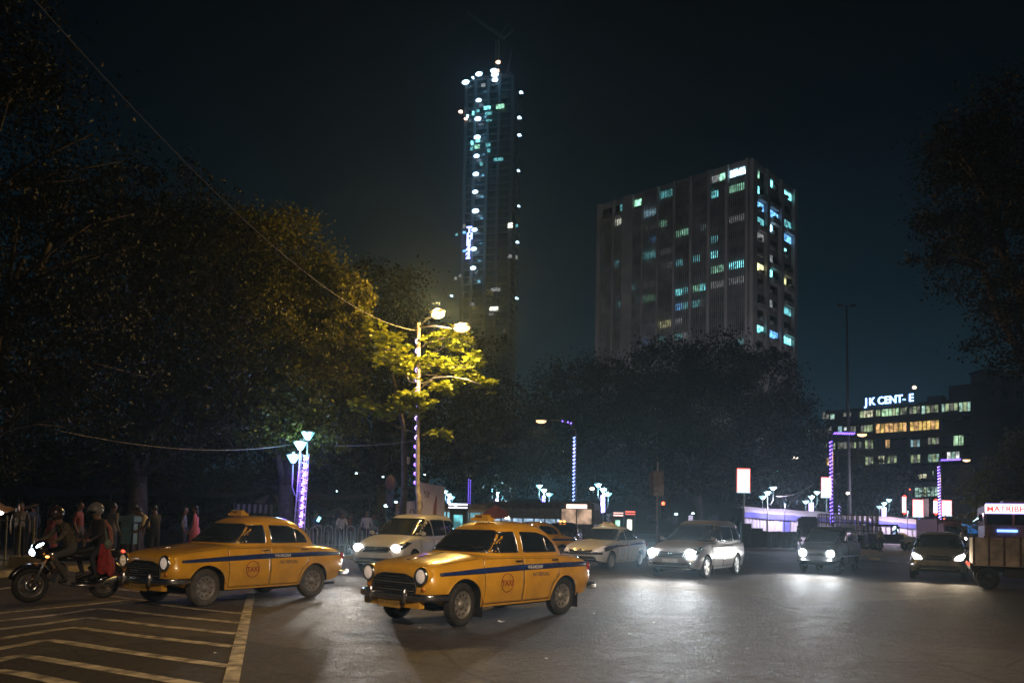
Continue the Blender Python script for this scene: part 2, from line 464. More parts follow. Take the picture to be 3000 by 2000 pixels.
def wheel(parent, x, y, r, w, rimm, style='steel', steer=0., tyrem=None, rimr=.6):
    side = 1 if y > 0 else -1
    e = MB()
    tyre = MB()
    rr = r * rimr
    prof = [(rr, -w * .40), (r * .80, -w * .5), (r * .93, -w * .47), (r * .985, -w * .36), (r, -w * .2), (r, w * .2), (r * .985, w * .36), (r * .93, w * .47), (r * .80, w * .5), (rr, w * .40)]
    tyre.lathe(prof, (0, 0, 0), (0, side, 0), 40, closed=True)
    # tread blocks
    for k in range(36):
        a = 2 * PI * k / 36
        tyre.box((math.cos(a) * r, 0, math.sin(a) * r), (.012, w * .8, .022), 0, Matrix.Rotation(-a, 3, 'Y'))
    t = tyre.build('wheel', tyrem or m_rubber, parent, loc=(x, y, r), rot=(0, 0, steer))
    b = MB()
    if style == 'steel':
        b.lathe([(0, w * .22), (r * .10, w * .22), (r * .20, w * .14), (r * .34, w * .10), (r * .42, w * .20), (r * .50, w * .22), (rr - .02, w * .16), (rr, w * .40), (rr + .012, w * .44), (rr + .015, w * .40), (rr, w * .36)], (0, 0, 0), (0, side, 0), 32)
        b.lathe([(0, w * .42), (r * .11, w * .40), (r * .19, w * .32), (r * .22, w * .18)], (0, 0, 0), (0, side, 0), 20, 0)
        d = MB()
        for k in range(10):
            a = 2 * PI * k / 10
            q = Vector((math.cos(a) * r * .46, side * w * .225, math.sin(a) * r * .46))
            d.box(q, (r * .10, .006, r * .06), 0, Matrix.Rotation(-a, 3, 'Y'))
        rimo = b.build('rim', rimm, t)
        d.build('rim_slots', m_under, t)
    elif style == 'plain':
        b.lathe([(0, w * .3), (r * .15, w * .3), (r * .25, w * .12), (rr * .9, w * .15), (rr, w * .42), (rr + .012, w * .42), (rr + .015, w * .36)], (0, 0, 0), (0, side, 0), 24)
        b.build('rim', rimm, t)
    else:
        b.lathe([(rr * .93, -w * .3), (rr * .93, w * .36), (rr, w * .44), (rr + .01, w * .42), (rr + .01, w * .3)], (0, 0, 0), (0, side, 0), 32)
        n = 5
        for k in range(n):
            a = 2 * PI * k / n
            for da in (-.16, .16):
                p0 = Vector((math.cos(a) * r * .08, side * w * .34, math.sin(a) * r * .08)); p1 = Vector((math.cos(a + da) * rr * .96, side * w * .36, math.sin(a + da) * rr * .96))
                b.beam(p0, p1, .045, .03, 0, (0, 1, 0))
        b.ball((0, side * w * .32, 0), (r * .17, .03, r * .17), 12, 6)
        b.build('rim', rimm, t)
        d = MB(); d.lathe([(0, 0), (rr * .93, 0), (rr * .93, .01)], (0, 0, 0), (0, side, 0), 24); d.build('brake_disc', m_under, t)
    return t

def car(sp, name, loc, rz, label, cat, group=None):
    root = empty(name, loc, rz, label, cat, group)
    lb = lower_body(sp['st'], sp['arches'], nexp=sp.get('nexp', 2.5)); cb = cabin_body(sp['cabin'])
    body = link('body', finish(lb.mesh('body', [sp['paint'], m_under])), root)
    cab = link('cabin', finish(cb.mesh('cabin', sp.get('roofpaint', sp['paint'])), 50), root)
    S = Shell(lb, cb); SC = Shell(cb); SL = Shell(lb)
    tr = sp.get('trim', m_black)
    for face in ('L', 'R'):
        for w in sp['windows']:
            o = SC.panel('window', sp.get('glass', m_glass), root, w, face, .003, .08, .03)
            if tr: SC.rim('window_frame', tr, o, w, face, sp.get('trimr', .008), .004, .03)
        for (p0, p1) in sp.get('dividers', []):
            SC.rim('window_divider', sp.get('divm', m_chrome), root, [p0, p1], face, .011, .006, close=False)
        for i, d in enumerate(sp['doors']):
            o = SL.panel('door', sp['paint'], root, d, face, .006, .07, .02, skirt=.02)
            SL.rim('door_gap', m_seam, o, [(x * .999, z) for x, z in d], face, .006, .001, .02)
            hx = min(p[0] for p in d) + .12; hz = sp['handle_z']
            q, nn = SL.hit(hx, hz, face, .03)
            h = MB(); h.beam(q + Vector((-.08, 0, 0)), q + Vector((.07, 0, 0)), .022, .018, 0)
            h.beam(q + Vector((-.06, 0, 0)), q + Vector((-.06, 0, 0)) - nn * .035, .018, .018); h.beam(q + Vector((.05, 0, 0)), q + Vector((.05, 0, 0)) - nn * .035, .018, .018)
            h.build('handle', sp.get('handlem', m_chrome), o)
        for c in sp.get('seams', []):
            SL.rim('panel_seam', m_seam, root, c, face, .004, .0, close=False)
    ws = SC.panel('windscreen', sp.get('wglass', m_glass), root, sp['screen'], 'F', .004, .08, .06)
    SC.rim('windscreen_seal', m_black, ws, sp['screen'], 'F', .014, .004, .06)
    rg = SC.panel('rear_window', m_glass, root, sp['rear'], 'B', .004, .08, .06)
    for s_ in ((-1, 1) if sp['mirror'] else ()):
        m = MB()
        mx, mz = sp['mirror']
        q = SC.hit(mx, mz, 'L' if s_ > 0 else 'R', .0)[0]
        m.beam(q, q + Vector((.02, s_ * .09, 0)), .025, .02); m.ball(q + Vector((.02, s_ * .15, .02)), (.04, .09, .06), 10, 6)
        m.build('side_mirror', sp.get('mirrorm', m_black), root)
    wr, ww = sp['wheel']; tw = sp['track'] / 2
    for (ax, az, ar) in sp['arches']:
        for s_ in (1, -1):
            wheel(root, ax, s_ * tw, wr, ww, sp.get('rimm', m_steel), sp.get('rimstyle', 'steel'), sp.get('steer', 0) if ax > 0 else 0, sp.get('tyrem'), sp.get('rimr', .6))
    # wipers
    w = MB()
    for y0 in (-.35, .15):
        zlo = min(p[1] for p in sp['screen']) + .01
        a = SC.hit(y0, zlo, 'F', .02)[0]; c = SC.hit(y0 + .38, zlo + .06, 'F', .02)[0]; w.tube([a, c], .006, 4)
    w.build('wipers', m_black, root)
    return root, S, SC, SL

AMB = dict(
    st=[(-2.16, .52, .42, .50, .42, .76, .80), (-2.12, .47, .58, .66, .58, .82, .90), (-2.00, .40, .70, .77, .68, .87, .965), (-1.75, .34, .76, .81, .74, .91, 1.02), (-1.3, .30, .78, .83, .78, .96, 1.06),
        (-.5, .27, .785, .835, .80, .99, 1.07), (.4, .27, .785, .835, .80, .98, 1.08), (.8, .27, .78, .83, .78, .95, 1.075), (1.2, .29, .77, .825, .76, .91, 1.03), (1.55, .33, .75, .81, .74, .875, .99), (1.75, .38, .71, .79, .72, .85, .955),
        (1.86, .42, .64, .73, .66, .82, .91), (1.905, .44, .54, .64, .58, .79, .865), (1.92, .47, .44, .54, .48, .75, .82)],
    arches=[(1.232, .34, .375), (-1.232, .32, .36)], nexp=2.7,
    cabin=[(.95, -1.56, .86, .76, 4.5), (1.06, -1.45, .74, .745, 4.5), (1.25, -1.30, .52, .70, 4.3), (1.42, -1.10, .30, .635, 4), (1.50, -.98, .18, .575, 3.6), (1.56, -.80, .02, .46, 3), (1.59, -.60, -.15, .30, 2.6), (1.597, -.45, -.28, .12, 2.2)],
    windows=[[(.66, 1.09), (.58, 1.20), (.345, 1.405), (-.05, 1.42), (-.06, 1.09)], [(-.18, 1.09), (-.18, 1.42), (-.62, 1.41), (-.88, 1.34), (-1.04, 1.22), (-1.10, 1.09)]],
    dividers=[((.37, 1.09), (.37, 1.39)), ((-.80, 1.09), (-.78, 1.37))],
    doors=[[(.80, .31), (.80, 1.0), (-.10, 1.0), (-.10, .31)], [(-.125, .31), (-.125, 1.0), (-1.05, .98), (-1.05, .70), (-.90, .58), (-.84, .44), (-.83, .31)]],
    screen=[(-.62, 1.10), (.62, 1.10), (.60, 1.22), (.50, 1.43), (-.50, 1.43), (-.60, 1.22)], rear=[(-.5, 1.12), (.5, 1.12), (.42, 1.38), (-.42, 1.38)],
    mirror=None, wheel=(.325, .155), track=1.40, paint=m_taxi, trim=m_chrome, trimr=.007, handle_z=.955, handlem=m_black, rimm=m_steel)

def ambassador(loc, rz, label, cat='taxi', group=None, paint=m_taxi, taxi=True, lens=m_lensoff, lens2=None, steer=0., tyrem=None, flaps=False, sign=True, regn='WB-04G5369', name='taxi', rimm=m_steel, rimr=.6):
    sp = dict(AMB); sp['paint'] = paint; sp['steer'] = steer; sp['tyrem'] = tyrem; sp['rimm'] = rimm; sp['rimr'] = rimr
    root, S, SC, SL = car(sp, name, loc, rz, label, cat, group)
    for s_ in (1, -1):
        # painted headlamp pods running back into the wings
        p = MB(); p.lathe([(.0, -.55), (.05, -.52), (.09, -.38), (.122, -.12), (.130, 0), (.128, .03)], (1.89, s_ * .60, .765), (1, 0, 0), 24); p.build('headlamp_pod', paint, root)
        r_ = MB(); r_.lathe([(.128, .02), (.136, .035), (.130, .058), (.102, .064), (.098, .05)], (1.89, s_ * .60, .765), (1, 0, 0), 28); ro = r_.build('headlamp_ring', m_chrome, root)
        l = MB(); l.lathe([(0, .090), (.04, .086), (.07, .074), (.100, .052)], (1.89, s_ * .60, .765), (1, 0, 0), 24); l.build('headlamp', lens2 if (lens2 and s_ < 0) else lens, root)
        i = MB(); i.lathe([(0, .05), (.03, .045), (.042, .02), (.045, -.06)], (1.875, s_ * .615, .575), (1, 0, 0), 16); i.build('turn_signal', m_amber, root)
        t = MB(); t.ball((-2.12, s_ * .66, .80), (.045, .035, .085), 12, 8); t.build('tail_lamp', m_tail, root)
        f = SL.rim('chrome_strip', m_chrome, root, [(1.62, .93), (.9, 1.0)], 'L' if s_ > 0 else 'R', .004, .003, close=False)
    # grille: dark mouth, chrome surround, horizontal bars
    gp = [(-.47, .50), (.47, .50), (.49, .62), (.44, .72), (.25, .775), (-.25, .775), (-.44, .72), (-.49, .62)]
    g = SL.panel('grille', m_under, root, gp, 'F', .006, .08, .05)
    SL.rim('grille_surround', m_chrome if not taxi else m_black, g, gp, 'F', .016, .012, .05)
    for k in range(6):
        z = .54 + k * .038; w = .45 if z < .66 else .45 - (z - .66) * 1.7
        SL.rim('grille_bar', m_chrome if k % 3 else m_steel, g, [(-w, z), (w, z)], 'F', .0065, .022, close=False)
    # bumpers wrap round the corners
    def bumper(xc, sgn, nm):
        pts = [(xc - sgn * .42, .80, .46), (xc - sgn * .16, .80, .46), (xc - sgn * .05, .70, .46), (xc, .5, .46), (xc + sgn * .02, 0, .46)]
        full = pts + [(x, -y, z) for x, y, z in pts[-2::-1]]
        b = MB()
        n = len(full); vs = []
        prof = [(-.0, -.055), (.03, -.045), (.045, -.02), (.03, .0), (.045, .02), (.03, .045), (0, .055)]
        for i, q in enumerate(full):
            a = Vector(full[max(i - 1, 0)]); c = Vector(full[min(i + 1, n - 1)]); d = (c - a).normalized(); out = Vector((d.y, -d.x, 0)); 
            if out.x * sgn < 0 and abs(out.x) > .2: out = -out
            if abs(out.x) <= .2 and out.y * q[1] < 0: out = -out
            for (o_, z_) in prof: vs.append(Vector(q) + out * o_ + Vector((0, 0, z_)))
        k = len(prof); fs = [(i * k + j, i * k + j + 1, (i + 1) * k + j + 1, (i + 1) * k + j) for i in range(n - 1) for j in range(k - 1)]
        b.add(vs, fs, 0, True); o = b.build(nm, m_chrome, root)
        for s_ in (1, -1):
            u = MB(); u.ball((xc + sgn * .045, s_ * .38, .475), (.05, .035, .12), 10, 8); u.build('overrider', m_chrome, o)
        return o
    bumper(2.0, 1, 'front_bumper'); bumper(-2.28, -1, 'rear_bumper')
    v = MB(); v.box((1.93, 0, .37), (.10, 1.25, .14)); v.build('valance', paint, root)
    pl = MB(); pl.box((2.015, 0, .345), (.012, .50, .12)); po = pl.build('number_plate', m_plate, root)
    m4 = Matrix.Translation((2.022, -.22, .325)) @ Matrix(((0, 0, 1, 0), (1, 0, 0, 0), (0, 1, 0, 0), (0, 0, 0, 1)))
    text_obj('plate_lettering', 'WB 04 G 5369' if regn else 'WB 04', .075, m_black, po, m4, .001)
    b = MB(); b.tube([(1.60, 0, .985), (1.3, 0, 1.035), (.9, 0, 1.082)], [.006, .010, .008], 6); b.ball((1.66, 0, .975), (.05, .012, .018), 8, 6); b.build('bonnet_strip', m_chrome, root)
    u = MB(); u.box((0, 0, .25), (3.0, .9, .06)); u.tube([(-.3, .3, .2), (-2.2, .35, .22)], .03, 8); u.beam((1.232, -.65, .3), (1.232, .65, .3), .06); u.beam((-1.232, -.65, .3), (-1.232, .65, .3), .09); u.build('chassis', m_under, root)
    for face in ('L', 'R'):
        # shaped lip round each arch
        for (ax, az, ar) in AMB['arches']:
            SL.rim('wheel_arch_lip', paint, root, [(ax + (ar + .012) * math.cos(a), az + (ar + .012) * math.sin(a)) for a in np.linspace(.08, PI - .08, 16)], face, .014, .0, close=False)
        if taxi:
            SL.panel('blue_stripe', m_blue, root, [(1.70, .765), (1.70, .81), (.8, .865), (0, .895), (-1.2, .905), (-2.1, .895), (-2.1, .82), (-1.2, .82), (0, .80), (.8, .78)], face, .010, .09, 0, skirt=.004)
    if taxi:
        ring = [(.30 + .145 * math.cos(a), .62 + .145 * math.sin(a)) for a in np.linspace(0, 2 * PI, 28, endpoint=False)]
        SL.rim('taxi_emblem', m_red, root, ring, 'L', .006, .010)
        SL.text('taxi_lettering', 'TAXI', .125, m_red if not flaps else m_red, root, .30, .575, 'L', .011, .003, sx=.95)
        SL.text('door_lettering', 'NO REFUSAL', .085, m_navy, root, -.55, .70, 'L', .011, .001, sx=.9)
        SL.text('stripe_lettering', regn, .075, m_whitel, root, -.40, .825, 'L', .014, .001, sx=.9)
    if sign:
        s = MB(); s.box((.02, 0, 1.615), (.16, .40, .05)); s.box((.02, 0, 1.66), (.12, .34, .07), 0, None, .75); so = s.build('roof_sign', paint, root)
        m4 = Matrix.Translation((.082, -.11, 1.635)) @ Matrix(((0, 0, 1, 0), (1, 0, 0, 0), (0, 1, 0, 0), (0, 0, 0, 1)))
        text_obj('sign_lettering', 'TAXI', .07, m_black, so, m4, .004)
    if flaps:
        for s_ in (1, -1):
            for x in (.83, -1.62):
                f = MB(); f.box((x, s_ * .70, .24), (.012, .20, .26)); f.build('mudflap', m_black, root)
    # gutter line over the doors, antenna, door quarterlight
    for face in ('L', 'R'):
        SC.rim('roof_gutter', paint, root, [(.47, 1.36), (.36, 1.44), (0, 1.465), (-.6, 1.46), (-.95, 1.40), (-1.2, 1.24), (-1.32, 1.06)], face, .010, .002, close=False)
    return root

def place(front_px, rear_px, sp_track, sp_wb, flip=False):
    """centre and heading from the road contact points of the two near-side wheels; the side seen is the left one"""
    A, B = G(*front_px), G(*rear_px)
    d = (A - B); h = math.atan2(d.y, d.x); d.normalize()
    left = Vector((-d.y, d.x, 0))
    c = (A + B) / 2 - left * (sp_track / 2) * (-1 if flip else 1)
    return Vector((c.x, c.y, 0)), h
# ------------------------------------------------------------------ ground
def ground_mat():
    m = bpy.data.materials.new('asphalt'); m.use_nodes = True; nt = m.node_tree; n, l = nt.nodes, nt.links
    b = n['Principled BSDF']; t = n.new('ShaderNodeTexCoord')
    def noise(sc, det=6, rough=.6):
        q = n.new('ShaderNodeTexNoise'); q.inputs['Scale'].default_value = sc; q.inputs['Detail'].default_value = det; q.inputs['Roughness'].default_value = rough
        l.new(t.outputs['Object'], q.inputs['Vector']); return q
    def rng_(src, a, c, lo, hi):
        q = n.new('ShaderNodeMapRange'); q.inputs[1].default_value = a; q.inputs[2].default_value = c; q.inputs[3].default_value = lo; q.inputs[4].default_value = hi
        l.new(src, q.inputs[0]); return q
    big, mid, fine = noise(.22, 4), noise(2.2, 7, .7), noise(60, 3, .7)
    vor = n.new('ShaderNodeTexVoronoi'); vor.inputs['Scale'].default_value = 95; l.new(t.outputs['Object'], vor.inputs['Vector'])
    mx = n.new('ShaderNodeMix'); mx.data_type = 'RGBA'
    mx.inputs['A'].default_value = (.030, .026, .022, 1); mx.inputs['B'].default_value = (.118, .095, .076, 1)
    s = n.new('ShaderNodeMath'); s.operation = 'ADD'; l.new(rng_(big.outputs['Fac'], .35, .65, 0, .45).outputs[0], s.inputs[0]); l.new(rng_(mid.outputs['Fac'], .35, .7, 0, .4).outputs[0], s.inputs[1])
    s0 = n.new('ShaderNodeMath'); s0.operation = 'ADD'; l.new(s.outputs[0], s0.inputs[0]); l.new(rng_(noise(9, 4, .8).outputs['Fac'], .38, .62, -.30, .35).outputs[0], s0.inputs[1])
    s2 = n.new('ShaderNodeMath'); s2.operation = 'ADD'; l.new(s0.outputs[0], s2.inputs[0]); l.new(rng_(vor.outputs['Distance'], 0, .6, -.15, .35).outputs[0], s2.inputs[1])
    l.new(s2.outputs[0], mx.inputs['Factor'])
    # cracks, tar patches and oil stains
    wob = n.new('ShaderNodeMix'); wob.data_type = 'RGBA'; wob.inputs['Factor'].default_value = .12; l.new(t.outputs['Object'], wob.inputs['A']); l.new(noise(.9, 5).outputs['Color'], wob.inputs['B'])
    vc = n.new('ShaderNodeTexVoronoi'); vc.feature = 'DISTANCE_TO_EDGE'; vc.inputs['Scale'].default_value = .42; l.new(wob.outputs['Result'], vc.inputs['Vector'])
    crk = rng_(vc.outputs['Distance'], .001, .010, .55, 1.)
    vp = n.new('ShaderNodeTexVoronoi'); vp.inputs['Scale'].default_value = .16; l.new(wob.outputs['Result'], vp.inputs['Vector'])
    sv_ = n.new('ShaderNodeSeparateColor'); l.new(vp.outputs['Color'], sv_.inputs[0]); pat = rng_(sv_.outputs[0], .2, .9, .55, 1.15)
    oil = rng_(noise(.6, 3).outputs['Fac'], .60, .72, 1., .55)
    m1 = n.new('ShaderNodeMath'); m1.operation = 'MULTIPLY'; l.new(crk.outputs[0], m1.inputs[0]); l.new(pat.outputs[0], m1.inputs[1])
    m2 = n.new('ShaderNodeMath'); m2.operation = 'MULTIPLY'; l.new(m1.outputs[0], m2.inputs[0]); l.new(oil.outputs[0], m2.inputs[1])
    hs = n.new('ShaderNodeHueSaturation'); l.new(m2.outputs[0], hs.inputs['Value']); l.new(mx.outputs['Result'], hs.inputs['Color']); l.new(hs.outputs[0], b.inputs['Base Color'])
    l.new(rng_(mid.outputs['Fac'], .3, .7, .58, .80).outputs[0], b.inputs['Roughness']); b.inputs['Specular IOR Level'].default_value = .35
    h = n.new('ShaderNodeMath'); h.operation = 'MULTIPLY_ADD'; l.new(vor.outputs['Distance'], h.inputs[0]); h.inputs[1].default_value = .35; l.new(noise(9, 6, .75).outputs['Fac'], h.inputs[2])
    bp = n.new('ShaderNodeBump'); bp.inputs['Strength'].default_value = 1.0; bp.inputs['Distance'].default_value = .06
    l.new(h.outputs[0], bp.inputs['Height']); l.new(bp.outputs[0], b.inputs['Normal'])
    return m
m_asphalt = ground_mat()
g = MB()
xs = [-900, -60, -20, 0, 20, 60, 900]; ys = [-60, 0, 10, 20, 40, 80, 200, 1200]
g.add([(x, y, 0) for y in ys for x in xs], [(j * 7 + i, j * 7 + i + 1, (j + 1) * 7 + i + 1, (j + 1) * 7 + i) for j in range(7) for i in range(6)])
tag(g.build('road', m_asphalt), kind='structure')
m_paintline = mat('worn_road_paint', (.62, .52, .34), .7, var=.0, scale=5, vcol=(.13, .11, .08), bump=.3)
m_paintyellow = mat('yellow_road_paint', (.62, .38, .07), .6, var=.3, scale=7)
def stripe(pts, w, name='road_marking', mt=None, parent=None, z=.004):
    """painted line through photograph pixels, w metres wide"""
    Q = [G(*p) for p in pts]; L = []; Rr = []
    for i, q in enumerate(Q):
        d = (Q[min(i + 1, len(Q) - 1)] - Q[max(i - 1, 0)]).normalized(); nn = Vector((-d.y, d.x, 0)) * w / 2
        L.append((q.x + nn.x, q.y + nn.y, z)); Rr.append((q.x - nn.x, q.y - nn.y, z))
    b = MB(); k = len(Q)
    b.add(L + Rr, [(i, i + 1, k + i + 1, k + i) for i in range(k - 1)])
    return b.build(name, mt or m_paintline, parent)
hatch_ = empty('road_marking', G(500, 1850), 0)
tag(hatch_, kind='structure')
hl = Vector(hatch_.location)
def hs_(pts, w, **k):
    o = stripe(pts, w, 'painted_line', parent=hatch_, **k); o.location = -hl; o.location.z = 0; return o
hatch_.location.z = 0
thick = [G(*p) for p in ((726, 1735), (748, 1735), (700, 2000), (652, 2000))]
ext = [(thick[3] - thick[0]), (thick[2] - thick[1])]
b = MB(); b.add([(p.x, p.y, .0085) for p in (thick[0], thick[1], thick[2] + ext[1] * .6, thick[3] + ext[0] * .6)], [(0, 1, 2, 3)])
o = b.build('painted_line', m_paintline, hatch_); o.location = (-hl.x, -hl.y, 0)
for pts, w in (([(-60, 1803), (0, 1795), (220, 1774), (401, 1754)], .14), ([(430, 1765), (570, 1783), (712, 1797)], .14),
               ([(-60, 1826), (0, 1818), (150, 1802), (270, 1784), (290, 1782), (320, 1784), (450, 1799), (703, 1824)], .155),
               ([(-60, 1850), (0, 1842), (130, 1827), (235, 1811), (255, 1809), (285, 1811), (450, 1831), (696, 1856)], .155),
               ([(-60, 1880), (0, 1870), (120, 1851), (192, 1840), (210, 1838), (240, 1840), (450, 1867), (684, 1893)], .16),
               ([(-60, 1911), (0, 1899), (80, 1885), (125, 1876), (145, 1875), (175, 1878), (420, 1916), (670, 1951)], .17),
               ([(-60, 1945), (0, 1932), (40, 1923), (62, 1920), (90, 1923), (300, 1958), (560, 2002), (664, 2022)], .17),
               ([(-60, 1968), (0, 1965), (60, 1972), (200, 2002), (400, 2050)], .17),
               ([(-40, 1730), (60, 1716), (150, 1704)], .16), ([(260, 1738), (420, 1758), (520, 1760)], .16), ([(300, 1720), (520, 1744), (700, 1752)], .15)):
    hs_(pts, w)
# markings further down the road on the right
fm = empty('road_marking', (G(2580, 1640).x, G(2580, 1640).y, 0)); tag(fm, kind='structure')
for pts, w, mt in (([(2505, 1634), (2590, 1640), (2720, 1648)], .14, m_paintyellow), ([(2560, 1631), (2568, 1640)], .5, m_paintyellow), ([(2614, 1641), (2620, 1645)], .4, m_paintline), ([(2667, 1646), (2676, 1650)], .4, m_paintline), ([(2520, 1620), (2640, 1622), (2700, 1625)], .14, m_paintyellow), ([(2395, 1690), (2455, 1694)], .10, m_paintline)):
    o = stripe(pts, w, 'painted_line', mt, fm); o.location = (-fm.location.x, -fm.location.y, 0)
# pavement with kerb on the left, and far pavement
m_pave = mat('dusty_paving', (.11, .10, .085), .85, var=.35, scale=1.2, bump=.4)
m_kerb = mat('yellow_washed_kerb', (.34, .26, .13), .8, var=.3, scale=3, bump=.3)
def slab(name, poly, h, mt):
    b = MB(); b.prism([(p[0], p[1]) for p in poly], h, 0); return tag(b.build(name, mt), kind='structure')
ka = [G(-200, 1712), G(60, 1684), G(420, 1660), G(900, 1640), G(1160, 1632)]
slab('pavement', [(p.x, p.y) for p in ka] + [(-4, 60), (-60, 90), (-60, 20)], .12, m_pave)
kb = MB()
for i in range(len(ka) - 1):
    a, c = Vector((ka[i].x, ka[i].y, .075)), Vector((ka[i + 1].x, ka[i + 1].y, .075)); n_ = int((c - a).length / 1.1) + 1
    for j in range(n_): kb.beam(a + (c - a) * (j / n_) + (c - a).normalized() * .01, a + (c - a) * ((j + 1) / n_) - (c - a).normalized() * .01, .16, .15, 0, (0, 0, 1))
tag(kb.build('kerb', m_kerb), kind='structure')
# small white litter and grit on the asphalt
lt = MB()
for (px, py, s_) in ((1466, 1822, .09), (1230, 1840, .035), (1740, 1797, .03), (1916, 1824, .03), (1843, 1858, .02), (630, 1914, .03), (930, 1735, .02), (1870, 1790, .02), (2190, 1900, .02), (1600, 1930, .025)):
    q = G(px, py); a = random.random() * 3
    lt.add([(q.x + s_ * math.cos(a + k) * (1 if k % 2 else .5), q.y + s_ * math.sin(a + k), .012 + .02 * (k % 2) * s_ * 10) for k in range(0, 6)], [(0, 1, 2), (2, 3, 4), (4, 5, 0), (0, 2, 4)])
tag(lt.build('litter', m_whitel), 'scraps of white paper lying on the asphalt', kind='stuff')

# ------------------------------------------------------------------ haze
hz = MB(); hz.box((20, 230, 136), (420, 520, 274))
m_haze = bpy.data.materials.new('haze'); m_haze.use_nodes = True
hn, hl_ = m_haze.node_tree.nodes, m_haze.node_tree.links
hn.remove(hn['Principled BSDF']); pv = hn.new('ShaderNodeVolumePrincipled'); hl_.new(pv.outputs[0], hn['Material Output'].inputs['Volume'])
HAZE = .0008
pv.inputs['Color'].default_value = (.62, .85, 1., 1); pv.inputs['Density'].default_value = HAZE; pv.inputs['Anisotropy'].default_value = .7
tag(hz.build('haze', m_haze), kind='stuff')

# ------------------------------------------------------------------ trees
leaf_dark = leafmat('dark_leaves', (.003, .005, .002), (.010, .011, .005))  # darkness of the unlit crowns is put into this leaf colour
leaf_mid = leafmat('lamp_lit_leaves', (.036, .044, .007), (.20, .18, .022))  # brighter copy: lamp light on the crowns is put into the leaf colour
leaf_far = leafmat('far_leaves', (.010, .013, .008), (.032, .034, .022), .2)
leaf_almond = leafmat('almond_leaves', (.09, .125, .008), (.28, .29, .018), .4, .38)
def leaf_mesh(name, cen, size, mt, nrm=None, aspect=.55, seed=0, curl=.25):
    """cen (n,3) leaf centres -> one mesh of folded diamond leaves"""
    r = np.random.default_rng(seed); n = len(cen)
    a = r.normal(size=(n, 3)); a /= np.linalg.norm(a, axis=1)[:, None]
    if nrm is not None: b_ = nrm + r.normal(size=(n, 3)) * .45
    else: b_ = r.normal(size=(n, 3))
    u = np.cross(b_, a); u /= np.linalg.norm(u, axis=1)[:, None] + 1e-9
    w = np.cross(u, b_ / (np.linalg.norm(b_, axis=1)[:, None] + 1e-9))
    nn = np.cross(u, w)
    s = (size * r.uniform(.6, 1.3, n))[:, None]
    V = np.stack([cen - u * s * .5, cen - w * s * aspect * .5 + nn * s * curl * .5, cen + u * s * .5, cen + w * s * aspect * .5 + nn * s * curl * .5], 1).reshape(-1, 3)
    me = bpy.data.meshes.new(name); me.vertices.add(4 * n); me.vertices.foreach_set('co', V.ravel())
    i = np.arange(n) * 4
    F = np.stack([i, i + 1, i + 2, i, i + 2, i + 3], 1).ravel()
    me.loops.add(6 * n); me.loops.foreach_set('vertex_index', F)
    me.polygons.add(2 * n); me.polygons.foreach_set('loop_start', np.arange(2 * n) * 3); me.polygons.foreach_set('loop_total', np.full(2 * n, 3))
    at = me.attributes.new('shade', 'FLOAT', 'FACE'); at.data.foreach_set('value', np.repeat(r.uniform(0, 1, n) ** 1.3, 2))
    me.materials.append(mt); me.update(); me.validate()
    return me
def branch(b, p0, p1, r0, r1, k=5, wob=.12):
    p0, p1 = Vector(p0), Vector(p1); L = (p1 - p0).length; pts = []; rs = []
    for i in range(k + 1):
        t = i / k; q = p0.lerp(p1, t) + Vector((random.gauss(0, 1), random.gauss(0, 1), random.gauss(0, .6))) * wob * L * .12 * (1 if 0 < i < k else 0)
        q.z += math.sin(t * PI) * L * .06; pts.append(q); rs.append(r0 + (r1 - r0) * t)
    b.tube(pts, rs, 7); return pts
def tree(name, label, base, blobs, nleaf, size, mt, group, trunk_r=.35, fork=.35, clump=.55, seed=1, per=55):
    """blobs: list of (centre, radii); leaves gather in clumps over each blob"""
    random.seed(seed); r = np.random.default_rng(seed)
    base = Vector(base); root = empty(name, base, 0, label, 'tree', group)
    b = MB(); top = sum((Vector(c) for c, _ in blobs), Vector()) / len(blobs)
    low = min(c[2] - rr[2] for c, rr in blobs)
    fk = base + (top - base) * fork; fk.x = base.x + (top.x - base.x) * .15; fk.y = base.y + (top.y - base.y) * .15; fk.z = max(base.z + 1.5, min(fk.z, low + 1.5))
    b.tube([Vector((0, 0, -.1)), Vector((.05, 0, .5)), (fk - base) * .55 + Vector((.12, 0, 0)), fk - base], [trunk_r * 1.5, trunk_r * 1.1, trunk_r * .95, trunk_r * .8], 10)
    vol = np.array([rr[0] * rr[1] * rr[2] for _, rr in blobs]) ** .67; vol /= vol.sum(); C = []
    for (c, rr), w in zip(blobs, vol):
        c = Vector(c); pts = branch(b, fk - base, c - base, trunk_r * .5, .08)
        nc = max(6, int(nleaf * w / per))
        d = r.normal(size=(nc, 3)); d /= np.linalg.norm(d, axis=1)[:, None]
        rad = r.uniform(.25, 1, nc) ** .45
        rad *= 1 + .22 * np.sin(d[:, 0] * 5 + seed) * np.cos(d[:, 2] * 4 + d[:, 1] * 3)
        cc = np.array(c) + d * rad[:, None] * np.array(rr)
        for k in range(min(9, nc)):
            q = Vector(cc[k]); b.tube([pts[-2], (pts[-2] + (q - base)) / 2 + Vector((0, 0, .15)), q - base], [.06, .04, .015], 5)
        cs_ = clump * r.uniform(.5, 1.4, nc) * min(rr) * .42
        L = np.repeat(cc, per, 0) + r.normal(size=(nc * per, 3)) * np.repeat(cs_, per)[:, None] * np.array([1, 1, .62])
        C.append(L)
    C = np.concatenate(C); C = C[C[:, 2] > .3] - np.array(base)
    b.build('trunk', m_bark, root)
    link('crown', leaf_mesh('crown', C, size, mt, seed=seed), root)
    return root
def pb(px, py, Y, r, rz=None, ry=None):     # a crown blob seen at that pixel
    return (tuple(P(px, py, Y)), (r, ry or r * .85, rz or r * .8))
